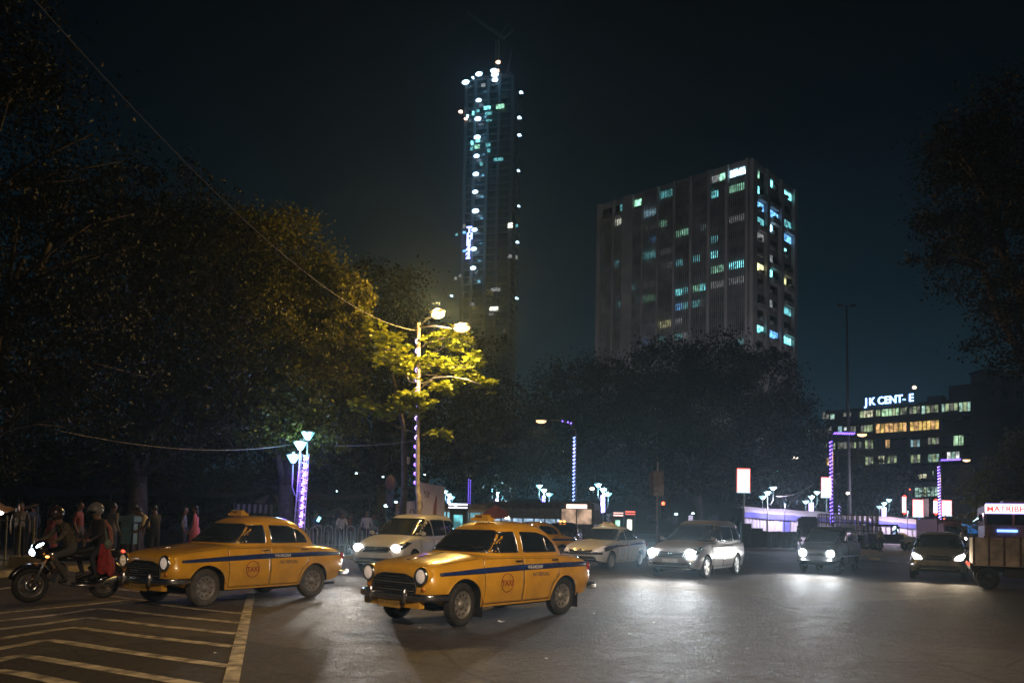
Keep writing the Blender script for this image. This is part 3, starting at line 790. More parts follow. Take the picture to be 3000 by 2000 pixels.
GL = 'dark trees on the left'
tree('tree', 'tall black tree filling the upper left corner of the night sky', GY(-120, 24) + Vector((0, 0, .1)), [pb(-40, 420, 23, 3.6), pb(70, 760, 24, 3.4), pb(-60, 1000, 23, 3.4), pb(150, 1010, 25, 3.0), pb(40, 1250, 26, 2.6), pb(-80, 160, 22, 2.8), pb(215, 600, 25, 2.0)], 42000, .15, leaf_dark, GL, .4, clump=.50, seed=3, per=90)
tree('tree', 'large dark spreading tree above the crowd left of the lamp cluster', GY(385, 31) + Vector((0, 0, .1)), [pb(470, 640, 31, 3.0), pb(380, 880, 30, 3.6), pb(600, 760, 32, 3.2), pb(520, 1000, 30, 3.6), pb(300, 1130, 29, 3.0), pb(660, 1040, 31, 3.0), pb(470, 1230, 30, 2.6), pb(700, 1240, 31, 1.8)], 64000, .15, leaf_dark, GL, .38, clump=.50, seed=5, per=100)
tree('tree', 'dense tree with amber lit leaves just left of the sodium street lamp', GY(820, 33) + Vector((0, 0, .1)), [pb(790, 760, 33, 2.5), pb(880, 900, 32.5, 2.3), pb(980, 880, 32.5, 1.5), pb(800, 1020, 32, 2.5), pb(930, 1060, 32, 1.9), pb(1010, 960, 32, 1.1), pb(900, 1190, 31.5, 2.0), pb(1000, 1180, 31.5, 1.3), pb(780, 1210, 32, 1.8), pb(985, 1270, 34.5, 1.1), pb(1035, 870, 30.8, .85), pb(1025, 950, 30.8, .8), pb(985, 1030, 30.8, 1.0), pb(965, 1120, 31, 1.0), pb(900, 1290, 33, 1.2), pb(880, 1000, 31, 1.3)], 100000, .14, leaf_mid, GL, .34, clump=.48, seed=8, per=90)
tree('tree', 'pale distant tree between the sodium lamp and the lit tower', GY(1100, 52) + Vector((0, 0, .1)), [pb(1120, 880, 52, 3.4), pb(1060, 1010, 50, 3.4), pb(1170, 1080, 50, 4.0), pb(1270, 1180, 52, 4.0), pb(1060, 1260, 50, 4.0), pb(1230, 1330, 52, 3.4), pb(1370, 1020, 54, 2.2), pb(1380, 1250, 54, 3.2)], 26000, .30, leaf_far, GL, .4, clump=.52, seed=11)
GC = 'dark trees behind the junction'
tree('tree', 'rounded dark tree behind the parked buses, left of the block of flats', GY(1500, 92), [pb(1490, 1200, 92, 5.0), pb(1420, 1300, 90, 4.8), pb(1560, 1310, 92, 5.0), pb(1360, 1370, 90, 3.6), pb(1500, 1390, 88, 3.8)], 22000, .40, leaf_far, GC, .5, clump=.50, seed=21)
tree('tree', 'broad dark tree at the foot of the block, behind the tall spiral-lit post', GY(1740, 86), [pb(1680, 1150, 86, 4.8), pb(1790, 1150, 86, 4.6), pb(1640, 1280, 85, 4.6), pb(1780, 1300, 85, 5.2), pb(1700, 1390, 84, 3.6), pb(1860, 1400, 84, 3.6)], 28000, .38, leaf_far, GC, .5, clump=.50, seed=22)
tree('tree', 'tallest dark domed tree covering the foot of the block of flats', GY(2040, 84), [pb(1960, 1090, 84, 4.8), pb(2110, 1080, 84, 4.6), pb(1920, 1220, 83, 5.0), pb(2080, 1220, 83, 5.4), pb(2230, 1140, 84, 4.6), pb(2000, 1350, 82, 4.4), pb(2140, 1360, 82, 4.2)], 36000, .37, leaf_far, GC, .55, clump=.50, seed=23)
tree('tree', 'dark tree falling away to the right of the block, behind the white tent', GY(2290, 88), [pb(2280, 1230, 88, 4.4), pb(2330, 1330, 88, 4.4), pb(2240, 1380, 86, 3.8), pb(2380, 1420, 88, 2.8)], 15000, .38, leaf_far, GC, .5, clump=.50, seed=24)
tree('tree', 'small leafy tree in front of the lit office block', GY(2560, 104), [pb(2550, 1420, 104, 3.8), pb(2640, 1440, 106, 3.6), pb(2490, 1450, 102, 3.0), pb(2600, 1380, 106, 2.6)], 6500, .36, leaf_far, GC, .4, seed=25)
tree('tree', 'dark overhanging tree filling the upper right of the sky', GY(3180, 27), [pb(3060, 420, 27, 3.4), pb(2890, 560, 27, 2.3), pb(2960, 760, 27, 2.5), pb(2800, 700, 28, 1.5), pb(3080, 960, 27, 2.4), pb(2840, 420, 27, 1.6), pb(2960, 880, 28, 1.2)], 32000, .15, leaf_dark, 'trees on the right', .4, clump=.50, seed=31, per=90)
tree('tree', 'yellow-lit leafy tree above the roof of the bus at the right edge', GY(2980, 62), [pb(2960, 1380, 62, 2.6), pb(2890, 1440, 62, 2.0), pb(2990, 1470, 60, 2.2), pb(3050, 1340, 62, 3.0), pb(2880, 1510, 60, 1.4)], 13000, .22, leaf_mid, 'trees on the right', .25, seed=32)
for k, (px, Y) in enumerate(((-150, 52), (120, 55), (420, 58), (700, 58), (930, 62))):
    lab = ['low black tree behind the crowd at the far left edge', 'low black tree behind the red-clothed onlooker', 'low black tree behind the man in the cream shirt', 'low black tree behind the striped awning', 'low black tree behind the low white hoarding'][k]
    c = GY(px, Y); tree('tree', lab, c, [((c.x - 2, c.y, 4), (4.6, 3, 3.6)), ((c.x + 3, c.y, 4.4), (4.6, 3, 4.0)), ((c.x, c.y + 1, 8), (4.6, 3, 3.4)), ((c.x + 1, c.y - 1, 2.2), (4.6, 2, 2.0))], 9000, .34, leaf_far, 'low trees behind the crowd', .25, seed=40 + k)
# almond tree: flat tiers of big leaves round the street lamp
def almond():
    base = P(1175, 1500, 31.2); base.z = .12
    root = empty('almond_tree', base, 0, 'broad-leaved tree with flat tiers of bright yellow-green leaves round the sodium lamp', 'tree')
    random.seed(12); r = np.random.default_rng(12); b = MB()
    trunk = [Vector((0, 0, 0)), Vector((.1, 0, 2.5)), Vector((0, .1, 5)), P(1150, 1090, 31.2) - base, P(1120, 960, 31.4) - base]
    b.tube(trunk, [.16, .13, .10, .07, .03], 8)
    tiers = [  # pixel path, depth, leaf count, spread px
        ([(1120, 990), (1050, 950), (1075, 970), (1160, 1000)], 30.6, 420, 26), ([(1080, 1010), (1110, 1030), (1165, 1010)], 30.2, 260, 24), ([(1115, 1040), (1150, 1060), (1200, 1075)], 30.0, 330, 24), ([(1180, 1040), (1210, 1060), (1190, 1080)], 29.6, 230, 20),
        ([(1230, 1065), (1290, 1070), (1350, 1070), (1410, 1060)], 30.2, 560, 18), ([(1330, 1100), (1380, 1110), (1445, 1122)], 30.2, 260, 14), ([(1265, 1130), (1300, 1140), (1340, 1145)], 30.0, 240, 14),
        ([(1250, 1000), (1300, 985), (1340, 985), (1380, 1000)], 30.5, 420, 15), ([(1310, 1010), (1350, 1025)], 30.4, 70, 10), ([(1160, 1175), (1200, 1165), (1250, 1180)], 29.7, 420, 20), ([(1170, 1195), (1220, 1210), (1245, 1190)], 29.9, 230, 16),
        ([(1040, 1185), (1080, 1200), (1120, 1210), (1165, 1200)], 30.1, 420, 18), ([(1110, 1225), (1140, 1215), (1170, 1205)], 30.0, 170, 14), ([(1250, 1270), (1285, 1275), (1318, 1276)], 30.2, 150, 8), ([(1380, 1050), (1420, 1065)], 31, 60, 12)]
    big = []; small = []
    for path, Y, n, sp in tiers:
        pts = [P(x, y, Y + random.uniform(-.3, .3)) for x, y in path]
        a0 = min(trunk, key=lambda t: abs((t + base).z - pts[0].z + .4) ) + base
        b.tube([a0 - base] + [p - base - Vector((0, 0, .06)) for p in pts], [.035] + [.02] * (len(pts) - 1) + [.008], 5)
        s = sp / FPX * Y; segs = [(pts[i + 1] - pts[i]).length for i in range(len(pts) - 1)]; tot = sum(segs)
        nros = n // 9
        for k in range(nros):
            t = random.random() * tot; i = 0
            while i < len(segs) - 1 and t > segs[i]: t -= segs[i]; i += 1
            q = pts[i].lerp(pts[i + 1], t / segs[i]) + Vector((random.gauss(0, .7), random.gauss(0, 1.6), random.gauss(0, .62))) * s
            for j in range(9):
                a = 2 * PI * j / 9 + random.random(); el = random.uniform(-.5, .7); ln = random.uniform(.17, .29)
                (big if (k * 9 + j) % 9 == 0 and len(big) < 300 else small).append((q, a, el, ln))
    # one leaf: pointed obovate blade folded along the midrib
    prof = [(0, 0), (.18, .10), (.45, .22), (.72, .27), (.92, .16), (1, 0)]
    def blade():
        vs = [(x, 0, .05 * math.sin(x * 3)) for x, _ in prof] + [(x, w, .05 * math.sin(x * 3) + w * .35) for x, w in prof[1:-1]] + [(x, -w, .05 * math.sin(x * 3) + w * .35) for x, w in prof[1:-1]]
        L = lambda i: 5 + i; Rr = lambda i: 9 + i
        fs = [(0, 1, L(1)), (0, Rr(1), 1), (4, 5, L(4)), (4, Rr(4), 5)]
        for i in range(1, 4): fs += [(i, i + 1, L(i + 1), L(i)), (i, Rr(i), Rr(i + 1), i + 1)]
        return vs, fs
    bv, bf = blade()
    def xf(q, a, el, ln):
        return Matrix.Translation(q - base) @ Matrix.Rotation(a, 4, 'Z') @ Matrix.Rotation(-el, 4, 'Y') @ Matrix.Rotation(random.gauss(0, .5), 4, 'X') @ Matrix.Scale(ln, 4)
    meshes = []
    for s_ in (0.15, .45, .8):
        k = MB(); k.add(bv, bf); me = k.mesh('leaf', leaf_almond); at = me.attributes.new('shade', 'FLOAT', 'FACE'); at.data.foreach_set('value', [s_] * len(bf)); meshes.append(me)
    for i, L in enumerate(big):
        o = link('leaf', meshes[i % 3], root); o.matrix_local = xf(*L)
    V = []; F = []; sh = []
    for L in small:
        m = xf(*L); o = len(V); V += [tuple(m @ Vector(v)) for v in bv]; F += [tuple(i + o for i in f) for f in bf]; sh += [random.random()] * len(bf)
    me = bpy.data.meshes.new('leaves'); me.from_pydata(V, [], F); me.materials.append(leaf_almond)
    at = me.attributes.new('shade', 'FLOAT', 'FACE'); at.data.foreach_set('value', sh)
    tag(link('leaves', me, root), kind='stuff')
    b.build('trunk', m_bark, root)
almond()
# ------------------------------------------------------------------ buildings
def winmat(name, col, p):
    return mat(name, (.02, .02, .02), .3, emit=col, power=p * (2.1 if 'office' not in name else 1.2), sample=False, var=.1, room=1.1)
w_off = mat('unlit_window', (.012, .015, .018), .12, var=.5, spec=.6)
w_off2 = mat('blind_drawn_window', (.05, .05, .05), .4, var=.3)
W = {'c': winmat('cyan_lit_window', (.25, .95, 1.), 1.1), 'C': winmat('bright_cyan_window', (.45, .80, 1.), 2.4), 'g': winmat('green_lit_window', (.35, .8, .55), .7), 't': winmat('teal_dim_window', (.15, .55, .6), .5), 'y': winmat('yellow_lit_window', (.85, .85, .4), .9),
     'w': winmat('white_lit_window', (.9, .9, .75), 1.2), 'd': winmat('dim_lit_window', (.4, .42, .42), .28), 'b': winmat('blue_lit_window', (.15, .45, .9), .9), 'dd': winmat('very_dim_window', (.3, .42, .42), .10)}
m_conc = mat('weathered_concrete', (.25, .235, .23), .9, var=.25, scale=.12, bump=.2)
m_conc2 = mat('grey_spandrel', (.19, .18, .18), .9, var=.35, scale=.3)
m_concd = mat('dark_concrete', (.07, .068, .068), .9, var=.35, scale=.15)
def frame_on(A, B, zt):
    """local frame: x along A->B, y outward (towards the camera), z up"""
    A = Vector((A.x, A.y, 0)); B = Vector((B.x, B.y, 0)); x = (B - A); L = x.length; x.normalize()
    y = Vector((x.y, -x.x, 0))
    if y.dot(-A) < 0: y = -y
    return A, x, y, L
# --- tall block of flats
twarm_ = mat('flood_lamp_glass', (1, 1, 1), .3, emit=(1, .85, .7), power=8, sample=False)
TOPZ = 69.0
corner = P(2197, 466, 150.0); TOPZ = corner.z
Lp = G(1756, 604, TOPZ); Rp = G(2327, 562, TOPZ)
blk = empty('apartment_block', (corner.x, corner.y, 0), 0, 'tall slab block of flats with vertical fins and scattered lit windows', 'building')
org = Vector((corner.x, corner.y, 0))
FL = 3.05; NF = int(TOPZ / FL)
Lg = Vector((Lp.x, Lp.y, 0)); Rg = Vector((Rp.x, Rp.y, 0))
core = MB(); back = Lg + (Rg - org)
poly = [(0, 0), ((Lg - org).x, (Lg - org).y), ((back - org).x, (back - org).y), ((Rg - org).x, (Rg - org).y)]
cen = sum((Vector(p) for p in poly), Vector((0, 0))) / 4
core.prism([tuple(cen + (Vector(p) - cen) * .985) for p in poly], TOPZ - .4); core.build('core_wall', m_conc2, blk)
pr = MB(); pr.prism([tuple(cen + (Vector(p) - cen) * 1.012) for p in poly], 1.1, 0, None, (0, 0, TOPZ - 1.0)); pr.build('parapet', m_conc, blk)
ph = MB(); ph.box((*(cen + Vector((1, 1))), TOPZ + .9), (9, 9, 1.8)); ph.build('lift_house', m_concd, blk)
def face_frame(A, B):
    x = (B - A); L = x.length; x.normalize(); y = Vector((x.y, -x.x, 0))
    if y.dot(Vector((0, 0, 0)) - A) < 0: y = -y
    return x, y, L
paneM = {}
def pane(w, h, mt):
    k = (round(w, 2), round(h, 2), mt.name)
    if k not in paneM:
        b = MB(); b.box((0, 0, 0), (w, .10, h)); paneM[k] = b.mesh('window', mt)
    return paneM[k]
def put(me, parent, A, x, y, u, out, z, name='window'):
    p = A + x * u + y * out - Vector(parent.location); o = link(name, me, parent, loc=(p.x, p.y, z), rot=(0, 0, math.atan2(x.y, x.x)))
    return o
x1, y1, L1 = face_frame(Lg, org)
# bay edges as fractions of the facade, from the photograph
def frac(px_crop):      # crop pixel at roof level to metres along the facade
    px = 1700 + px_crop / 2.45; lo, hi = 0., L1
    for _ in range(30):
        m_ = (lo + hi) / 2; q = Lg + x1 * m_; X = proj((q.x, q.y, 35))[0]
        if X < px: lo = m_
        else: hi = m_
    return lo
bays = [(145, 228), (240, 300), (375, 440), (450, 550), (562, 668), (682, 788), (805, 915), (935, 1045), (1065, 1192)]
lit = {}
def litpix(cx, cy, k):
    px, py = 1700 + cx / 2.45, 440 + cy / 2.45
    best = None
    for bi, (a, c) in enumerate(bays):
        if a - 6 <= cx <= c + 6:
            q = Lg + x1 * frac((a + c) / 2); z0 = min(range(NF), key=lambda f: abs(proj((q.x, q.y, TOPZ - (f + .62) * FL))[1] - py))
            lit.setdefault((bi, z0), []).append((k, cx)); best = 1
for cx, cy, k in ((270, 465, 'w'), (205, 495, 'd'), (405, 415, 'g'), (500, 492, 'C'), (578, 355, 'c'), (640, 325, 'c'), (1005, 215, 'g'), (955, 235, 'd'), (1105, 190, 'C'), (1105, 290, 'g'), (500, 575, 'd'), (475, 605, 'b'), (475, 725, 'c'), (620, 675, 'd'), (765, 620, 'g'), (275, 775, 't'), (172, 810, 't'), (480, 935, 'd'), (945, 805, 'g'),
                  (710, 990, 'c'), (765, 975, 't'), (850, 955, 'g'), (900, 940, 'c'), (1030, 915, 'd'), (1085, 895, 'd'), (270, 1090, 't'), (160, 1120, 'd'), (420, 1055, 't'), (500, 1040, 'g'), (710, 1103, 'b'), (765, 1090, 't'), (385, 1180, 'd'), (500, 1265, 'd'), (620, 1240, 'y'), (700, 1335, 't'), (760, 1325, 'd'), (600, 1355, 't'), (470, 1380, 'b'), (1140, 1380, 't'), (870, 1415, 'd'), (975, 675, 't'), (1130, 520, 'd')):
    litpix(cx, cy, k)
piers = MB(); fins = MB(); sp_ = MB()
edges = [0] + [frac(a) for ab in bays for a in ab] + [L1]
def on(A, x, y, u, out, z): p = A + x * u + y * out - org; return Vector((p.x, p.y, z))
for i in range(0, len(edges), 2):
    a, c = edges[i], edges[i + 1]
    if c - a < .25: c = a + .25
    rot = Matrix.Rotation(math.atan2(x1.y, x1.x), 3, 'Z')
    piers.box(on(Lg, x1, y1, (a + c) / 2, .30, TOPZ / 2), (c - a, 1.0, TOPZ), 0, rot)
for bi, (a, c) in enumerate(bays):
    a, c = frac(a), frac(c); w = c - a
    for f in range(NF):
        zc = TOPZ - (f + .62) * FL
        if zc < 12: continue
        put(pane(w, 1.25, m_conc2), blk, Lg, x1, y1, (a + c) / 2, .08, TOPZ - (f + 1.12) * FL, 'spandrel')
        ks = lit.get((bi, f))
        for half in (0, 1):
            u = a + w * (.25 + .5 * half); mt = w_off if (bi * 7 + f * 3 + half) % 5 else w_off2
            if ks:
                mine = [k for k, cx in ks if len(ks) == 1 or (cx > (bays[bi][0] + bays[bi][1]) / 2) == bool(half)]
                if mine and (len(ks) > 1 or ks[0][0] in 'Cgyw' or half == (f % 2) or ks[0][0] == 'd'): mt = W[mine[0]]
            if mt in (w_off, w_off2) and random.random() < .13: mt = random.choice((W['d'], W['t'], W['c'], W['dd'], W['dd'], W['g']))
            put(pane(w * .46, 1.3, mt), blk, Lg, x1, y1, u, .0, zc)
    nf = max(5, int(w / .38))
    for k in range(nf):
        u = a + w * (k + .5) / nf
        skip = bi in (8,)
        ztop = TOPZ - (FL * 1.15 if bi in (0, 1, 2, 8, 7) else 1.2)
        fins.box(on(Lg, x1, y1, u, .62, ztop / 2), (.15, .34, ztop), 0, rot)
piers.build('pier', m_conc, blk); tag(fins.build('fins', m_conc2, blk), kind='stuff'); 
x2, y2, L2 = face_frame(org, Rg); rot2 = Matrix.Rotation(math.atan2(x2.y, x2.x), 3, 'Z')
p2 = MB(); s2_ = MB(); ac = MB()
for a, c in ((0, .09), (.30, .36), (.62, .68), (.93, 1.0)): p2.box(on(org, x2, y2, L2 * (a + c) / 2, .3, TOPZ / 2), (L2 * (c - a), .9, TOPZ), 0, rot2)
lit2 = {(0, 0): 'g', (1, 0): 'c', (2, 0): 'c', (0, 1): 'c', (2, 2): 't', (0, 2): 'b', (1, 2): 'b', (0, 3): 't', (1, 3): 'C', (2, 3): 'b', (2, 4): 'c', (0, 6): 'y', (1, 6): 'c', (2, 6): 'y', (1, 8): 'd', (2, 8): 't', (0, 10): 'c', (1, 10): 'b', (2, 10): 'c', (1, 5): 'd', (0, 4): 'd'}
random.seed(5)
for f in range(NF):
    zc = TOPZ - (f + .62) * FL
    if zc < 12: continue
    for bi, (a, c) in enumerate(((.10, .29), (.37, .61), (.69, .92))):
        u = L2 * (a + c) / 2; w = L2 * (c - a)
        put(pane(w, 1.4, m_conc2), blk, org, x2, y2, u, .07, TOPZ - (f + 1.14) * FL, 'spandrel')
        if random.random() < .55: s2_.box(on(org, x2, y2, u + random.uniform(-.5, .5), .55, TOPZ - (f + 1.2) * FL), (w * .7, .9, .9), 0, rot2)
        k = lit2.get((bi, f)); mt = W[k] if k else (w_off if random.random() < .7 else w_off2)
        put(pane(w * .48, 1.35, mt), blk, org, x2, y2, u - w * .25, .02, zc); put(pane(w * .48, 1.35, mt if random.random() < .6 else w_off), blk, org, x2, y2, u + w * .25, .02, zc)
        for _ in range(2):
            if random.random() < .6: ac.box(on(org, x2, y2, u + random.uniform(-.4, .4) * w, .5, zc - 1.0 + random.uniform(-.2, .3)), (.9, .6, .6), 0, rot2)
p2.build('pier', m_conc, blk); s2_.build('spandrel', m_conc, blk); tag(ac.build('air_conditioners', m_conc2, blk), kind='stuff')

# added floodlights, unseen behind the trees, that brighten the block's facades
for k, (px, Y) in enumerate(((1650, 118), (2330, 122))):
    o = empty('yard_lamp', GY(px, Y), 0, ['floodlight mast in the grounds behind the trees, left of the block', 'floodlight mast in the grounds behind the trees, right of the block'][k], 'lamp')
    b = MB(); b.tube([(0, 0, 0), (0, 0, 12)], [.15, .08], 8); b.build('post', m_pole, o); b = MB(); b.box((0, .2, 12.2), (.8, .3, .4)); b.build('lamp_head', twarm_, o)
    spot(o, (0, .6, 12.2), (.15 if k == 0 else -.1, .6, .62), 12000, (.93, .88, .95), 100, .8, .3)
# --- lit tower under construction
TY = 400.
tb = P(1432, 1100, TY); tw_ = P(1515, 1100, TY).x - P(1352, 1100, TY).x; ttop = P(1432, 262, TY).z
tow = empty('skyscraper', (tb.x, TY, 0), R(-14), 'very tall slim tower under construction with a column of work lights', 'building')
core = MB(); w = tw_ * .86
m_tow = mat('bare_tower_concrete', (.085, .088, .095), .9, var=.3, scale=.08); m_towd = mat('dark_tower_glass', (.014, .018, .022), .2, var=.4, scale=.1)
core.box((0, 0, ttop / 2), (w * .90, w * .8, ttop)); core.build('core_wall', m_towd, tow)
sl = MB(); NFt = 62; fh = ttop / NFt
for f in range(NFt + 1):
    z = f * fh; sl.box((0, 0, z), (w, w * .88, .55)); 
tag(sl.build('floor_slabs', m_tow, tow), kind='stuff')
ed = MB()
for x in (-.5, -.30, -.02, .22, .5):
    ed.box((x * w, -w * .44, ttop / 2), (1.5, 1.0, ttop)); 
for x in (-.5, .5): ed.box((x * w, w * .1, ttop / 2), (1.0, 1.5, ttop * .99))
ed.build('column', m_tow, tow)
cr_ = MB()      # crown scaffolding and crane
for x in (-.42, -.2, .0, .2, .4): cr_.beam((x * w, -w * .3, ttop), (x * w, -w * .3, ttop + random.uniform(3, 7)), .7)
cr_.beam((-.42 * w, -w * .3, ttop + 3), (.4 * w, -w * .3, ttop + 3), .5)
cr_.beam((.36 * w, -w * .4, ttop + 1), (.46 * w, -w * .4, ttop + 14), 1.6, 1.0)
cr_.build('crown_frame', m_tow, tow)
cn = MB(); mz = ttop + 24
for s_ in (-1, 1):
    for t_ in (-1, 1): cn.beam((.05 * w + s_ * .8, -2 + t_ * .8, ttop - 4), (.05 * w + s_ * .8, -2 + t_ * .8, mz), .25)
for k in range(9): cn.beam((.05 * w - .8, -2.8, ttop - 4 + k * 3.1), (.05 * w + .8, -2.8, ttop - 1 + k * 3.1), .18)
jib = [Vector((.05 * w + 4, -2, mz + 1)), Vector((.05 * w - 17, -2, mz + 18))]
for o_ in ((0, 0, .8), (0, .8, -.5), (0, -.8, -.5)): cn.beam(jib[0] + Vector(o_), jib[1] + Vector(o_), .22)
for k in range(12): a = jib[0].lerp(jib[1], k / 12); c = jib[0].lerp(jib[1], (k + 1) / 12); cn.beam(a + Vector((0, 0, .8)), c + Vector((0, -.8, -.5)), .15); 
cn.beam((.05 * w + 3, -2, mz + 1), (.05 * w + 8, -2, mz + 5), .6); cn.beam((.05 * w, -2, mz), (.05 * w + 5, -2, mz + 9), .3); cn.beam((.05 * w + 5, -2, mz + 9), (.05 * w + 8, -2, mz + 5), .2)
cn.build('crane', mat('crane_steel', (.30, .30, .28), .6), tow)
tl = mat('tower_work_light', (1, 1, 1), .3, emit=(.52, .76, 1.), power=3.4, sample=False); twarm = mat('tower_warm_light', (1, 1, 1), .3, emit=(1, .6, .4), power=3, sample=False)
MW = tow.matrix_world if False else (Matrix.Translation(tow.location) @ Matrix.Rotation(R(-14), 4, 'Z'))
inv = MW.inverted()
def tpos(px, py, out=.6):      # point on the tower's front plane under that pixel
    o = Vector((0, 0, EYE)); d = ray(px, py); o2 = inv @ o; d2 = inv.to_3x3() @ d; t = ((-w * .44 - 1.0 - out) - o2.y) / d2.y
    return o2 + d2 * t
for px, py, r_, k in ((1403, 217, 1.6, 'l'), (1402, 294, 1.3, 'l'), (1400, 348, 1.5, 'l'), (1398, 402, 1.5, 'l'), (1396, 457, 1.3, 'l'), (1394, 510, 1.4, 'l'), (1392, 562, 1.3, 'l'), (1393, 618, 1.6, 'l'), (1390, 673, 1.3, 'l'), (1388, 729, 1.3, 'l'), (1386, 785, 1.3, 'l'), (1364, 241, 1.7, 'l'), (1385, 227, .6, 'l'), (1446, 207, 1.5, 'l'), (1450, 219, 1.7, 'l'), (1450, 234, 1.4, 'l'), (1459, 182, 1.1, 'w'), (1458, 206, .7, 'w'),
                     (1349, 327, 1.0, 'w'), (1364, 348, .8, 'w'), (1526, 270, 1.2, 'l'), (1521, 344, 1.3, 'l'), (1521, 395, 1.2, 'l'), (1518, 499, .9, 'l'), (1519, 603, .8, 'l'), (1515, 709, 1.1, 'l'), (1513, 873, .9, 'c'), (1322, 866, .6, 'c')):
    p_ = tpos(px, py); b = MB(); q_ = .75 if px > 1500 else 1.2; b.ball(p_, (r_ * q_, .5, r_ * q_ * .65), 10, 6); b.box(p_ + Vector((0, .9, 0)), (r_ * 1.4, 1.2, .3)); b.build('work_light', tl if k == 'l' else (twarm if k == 'w' else W['C']), tow)
for px, py, ww, hh, k in ((1427, 316, 20, 9, 'c'), (1400, 325, 10, 8, 't'), (1386, 332, 6, 11, 'c'), (1431, 333, 20, 9, 't'), (1465, 312, 24, 12, 'g'), (1370, 341, 6, 10, 'C'), (1432, 353, 16, 5, 't'), (1383, 419, 7, 12, 'c'), (1400, 412, 12, 9, 'c'), (1398, 430, 14, 10, 'g'), (1382, 436, 7, 9, 't'), (1430, 424, 14, 10, 't'), (1432, 441, 8, 10, 't'), (1460, 467, 28, 8, 't'),
                         (1495, 660, 14, 13, 'w'), (1514, 662, 7, 9, 't'), (1428, 848, 1, 1, 'd'), (1452, 848, 28, 9, 'd'), (1447, 904, 24, 11, 'w'), (1384, 891, 13, 9, 'd'), (1439, 920, 12, 6, 'd'), (1494, 751, 12, 10, 'd'), (1513, 754, 7, 10, 'd'), (1360, 662, 7, 10, 'd'), (1360, 681, 8, 6, 'b'), (1337, 687, 7, 6, 't'), (1360, 735, 8, 6, 'b'), (1410, 480, 8, 10, 't'), (1478, 968, 6, 9, 'd'), (1416, 250, 12, 9, 'd'), (1335, 815, 6, 8, 'd'), (1347, 808, 6, 8, 'd')):
    p_ = tpos(px, py, .1); b = MB(); b.box(p_, (ww * TY / FPX, .5, hh * TY / FPX)); b.build('window', W[k], tow)
for k, (px, py) in enumerate(((1400, 300), (1398, 360), (1395, 420), (1392, 480), (1390, 545), (1388, 610), (1385, 680), (1382, 740), (1380, 800), (1450, 225), (1400, 230))):
    point(tow, tpos(px, py, 5.0), 600, (.22, .66, 1.), .5)
# vertical lettering on its left corner
for i, ch_ in enumerate('THE42'):
    q = tpos(1374 - i * .7, 674 + i * 19, 1.4)
    o = text_obj('sign_letter', ch_, 4.2, mat('tower_sign_light', (1, 1, 1), .3, emit=(.28, .32, 1.), power=4, sample=False), tow, Matrix.Translation(q - Vector((1.1, 0, 1.2))) @ Matrix.Rotation(R(90), 4, 'X'), .2, .22)

# --- office block on the right with lit strips and roof sign
JH = 28.5
JR = G(2848, 1176, JH); JL = G(2425, 1213, JH)
ofc = empty('office_block', (JL.x, JL.y, 0), 0, 'office block with yellow and green lit window strips and a glowing roof sign', 'building')
JL0, JR0 = Vector((JL.x, JL.y, 0)), Vector((JR.x, JR.y, 0))
xj, yj, Lj = face_frame(JL0, JR0); rj = Matrix.Rotation(math.atan2(xj.y, xj.x), 3, 'Z')
def oj(u, out, z): p = xj * u + yj * out; return Vector((p.x, p.y, z))
m_ofc = mat('office_render', (.085, .078, .075), .85, var=.3, scale=.2)
b = MB(); b.box(oj(Lj / 2 + 2.5, -8, JH / 2), (Lj + 5, 15.6, JH), 0, rj); b.build('wall', m_ofc, ofc)
b = MB(); b.box(oj(Lj / 2 + 2.5, -8, JH + .4), (Lj + 5.6, 16.4, .8), 0, rj); b.build('parapet', m_ofc, ofc)
b = MB(); b.box(oj(Lj * .93, -6, JH + 2.6), (7, 5, 3.6), 0, rj); b.box(oj(Lj * .70, -7, JH + 1.8), (3, 3, 2), 0, rj); b.build('roof_room', m_concd, ofc)
JF = 3.45
def jz(px, py):
    d = ray(px, py); o = Vector((0, 0, EYE)); nrm = yj; t = ((JL0 - o).dot(nrm) + .0) / d.dot(nrm); q = o + d * t
    return (q - JL0).dot(xj), q.z
J = {'g': winmat('office_green_window', (.50, .62, .34), .50), 'G': winmat('office_bright_green_window', (.52, .82, .50), .72), 'm': winmat('office_mint_window', (.45, .72, .58), .60), 'o': winmat('office_amber_window', (.95, .55, .22), .72), 'O': winmat('office_gold_window', (.88, .58, .16), .80), 'y': winmat('office_cream_window', (.80, .78, .50), .72), 'd': winmat('office_dim_window', (.36, .36, .30), .30), 'w': winmat('office_white_window', (.75, .8, .75), .9), 'b': winmat('office_blue_window', (.35, .6, .65), .5)}
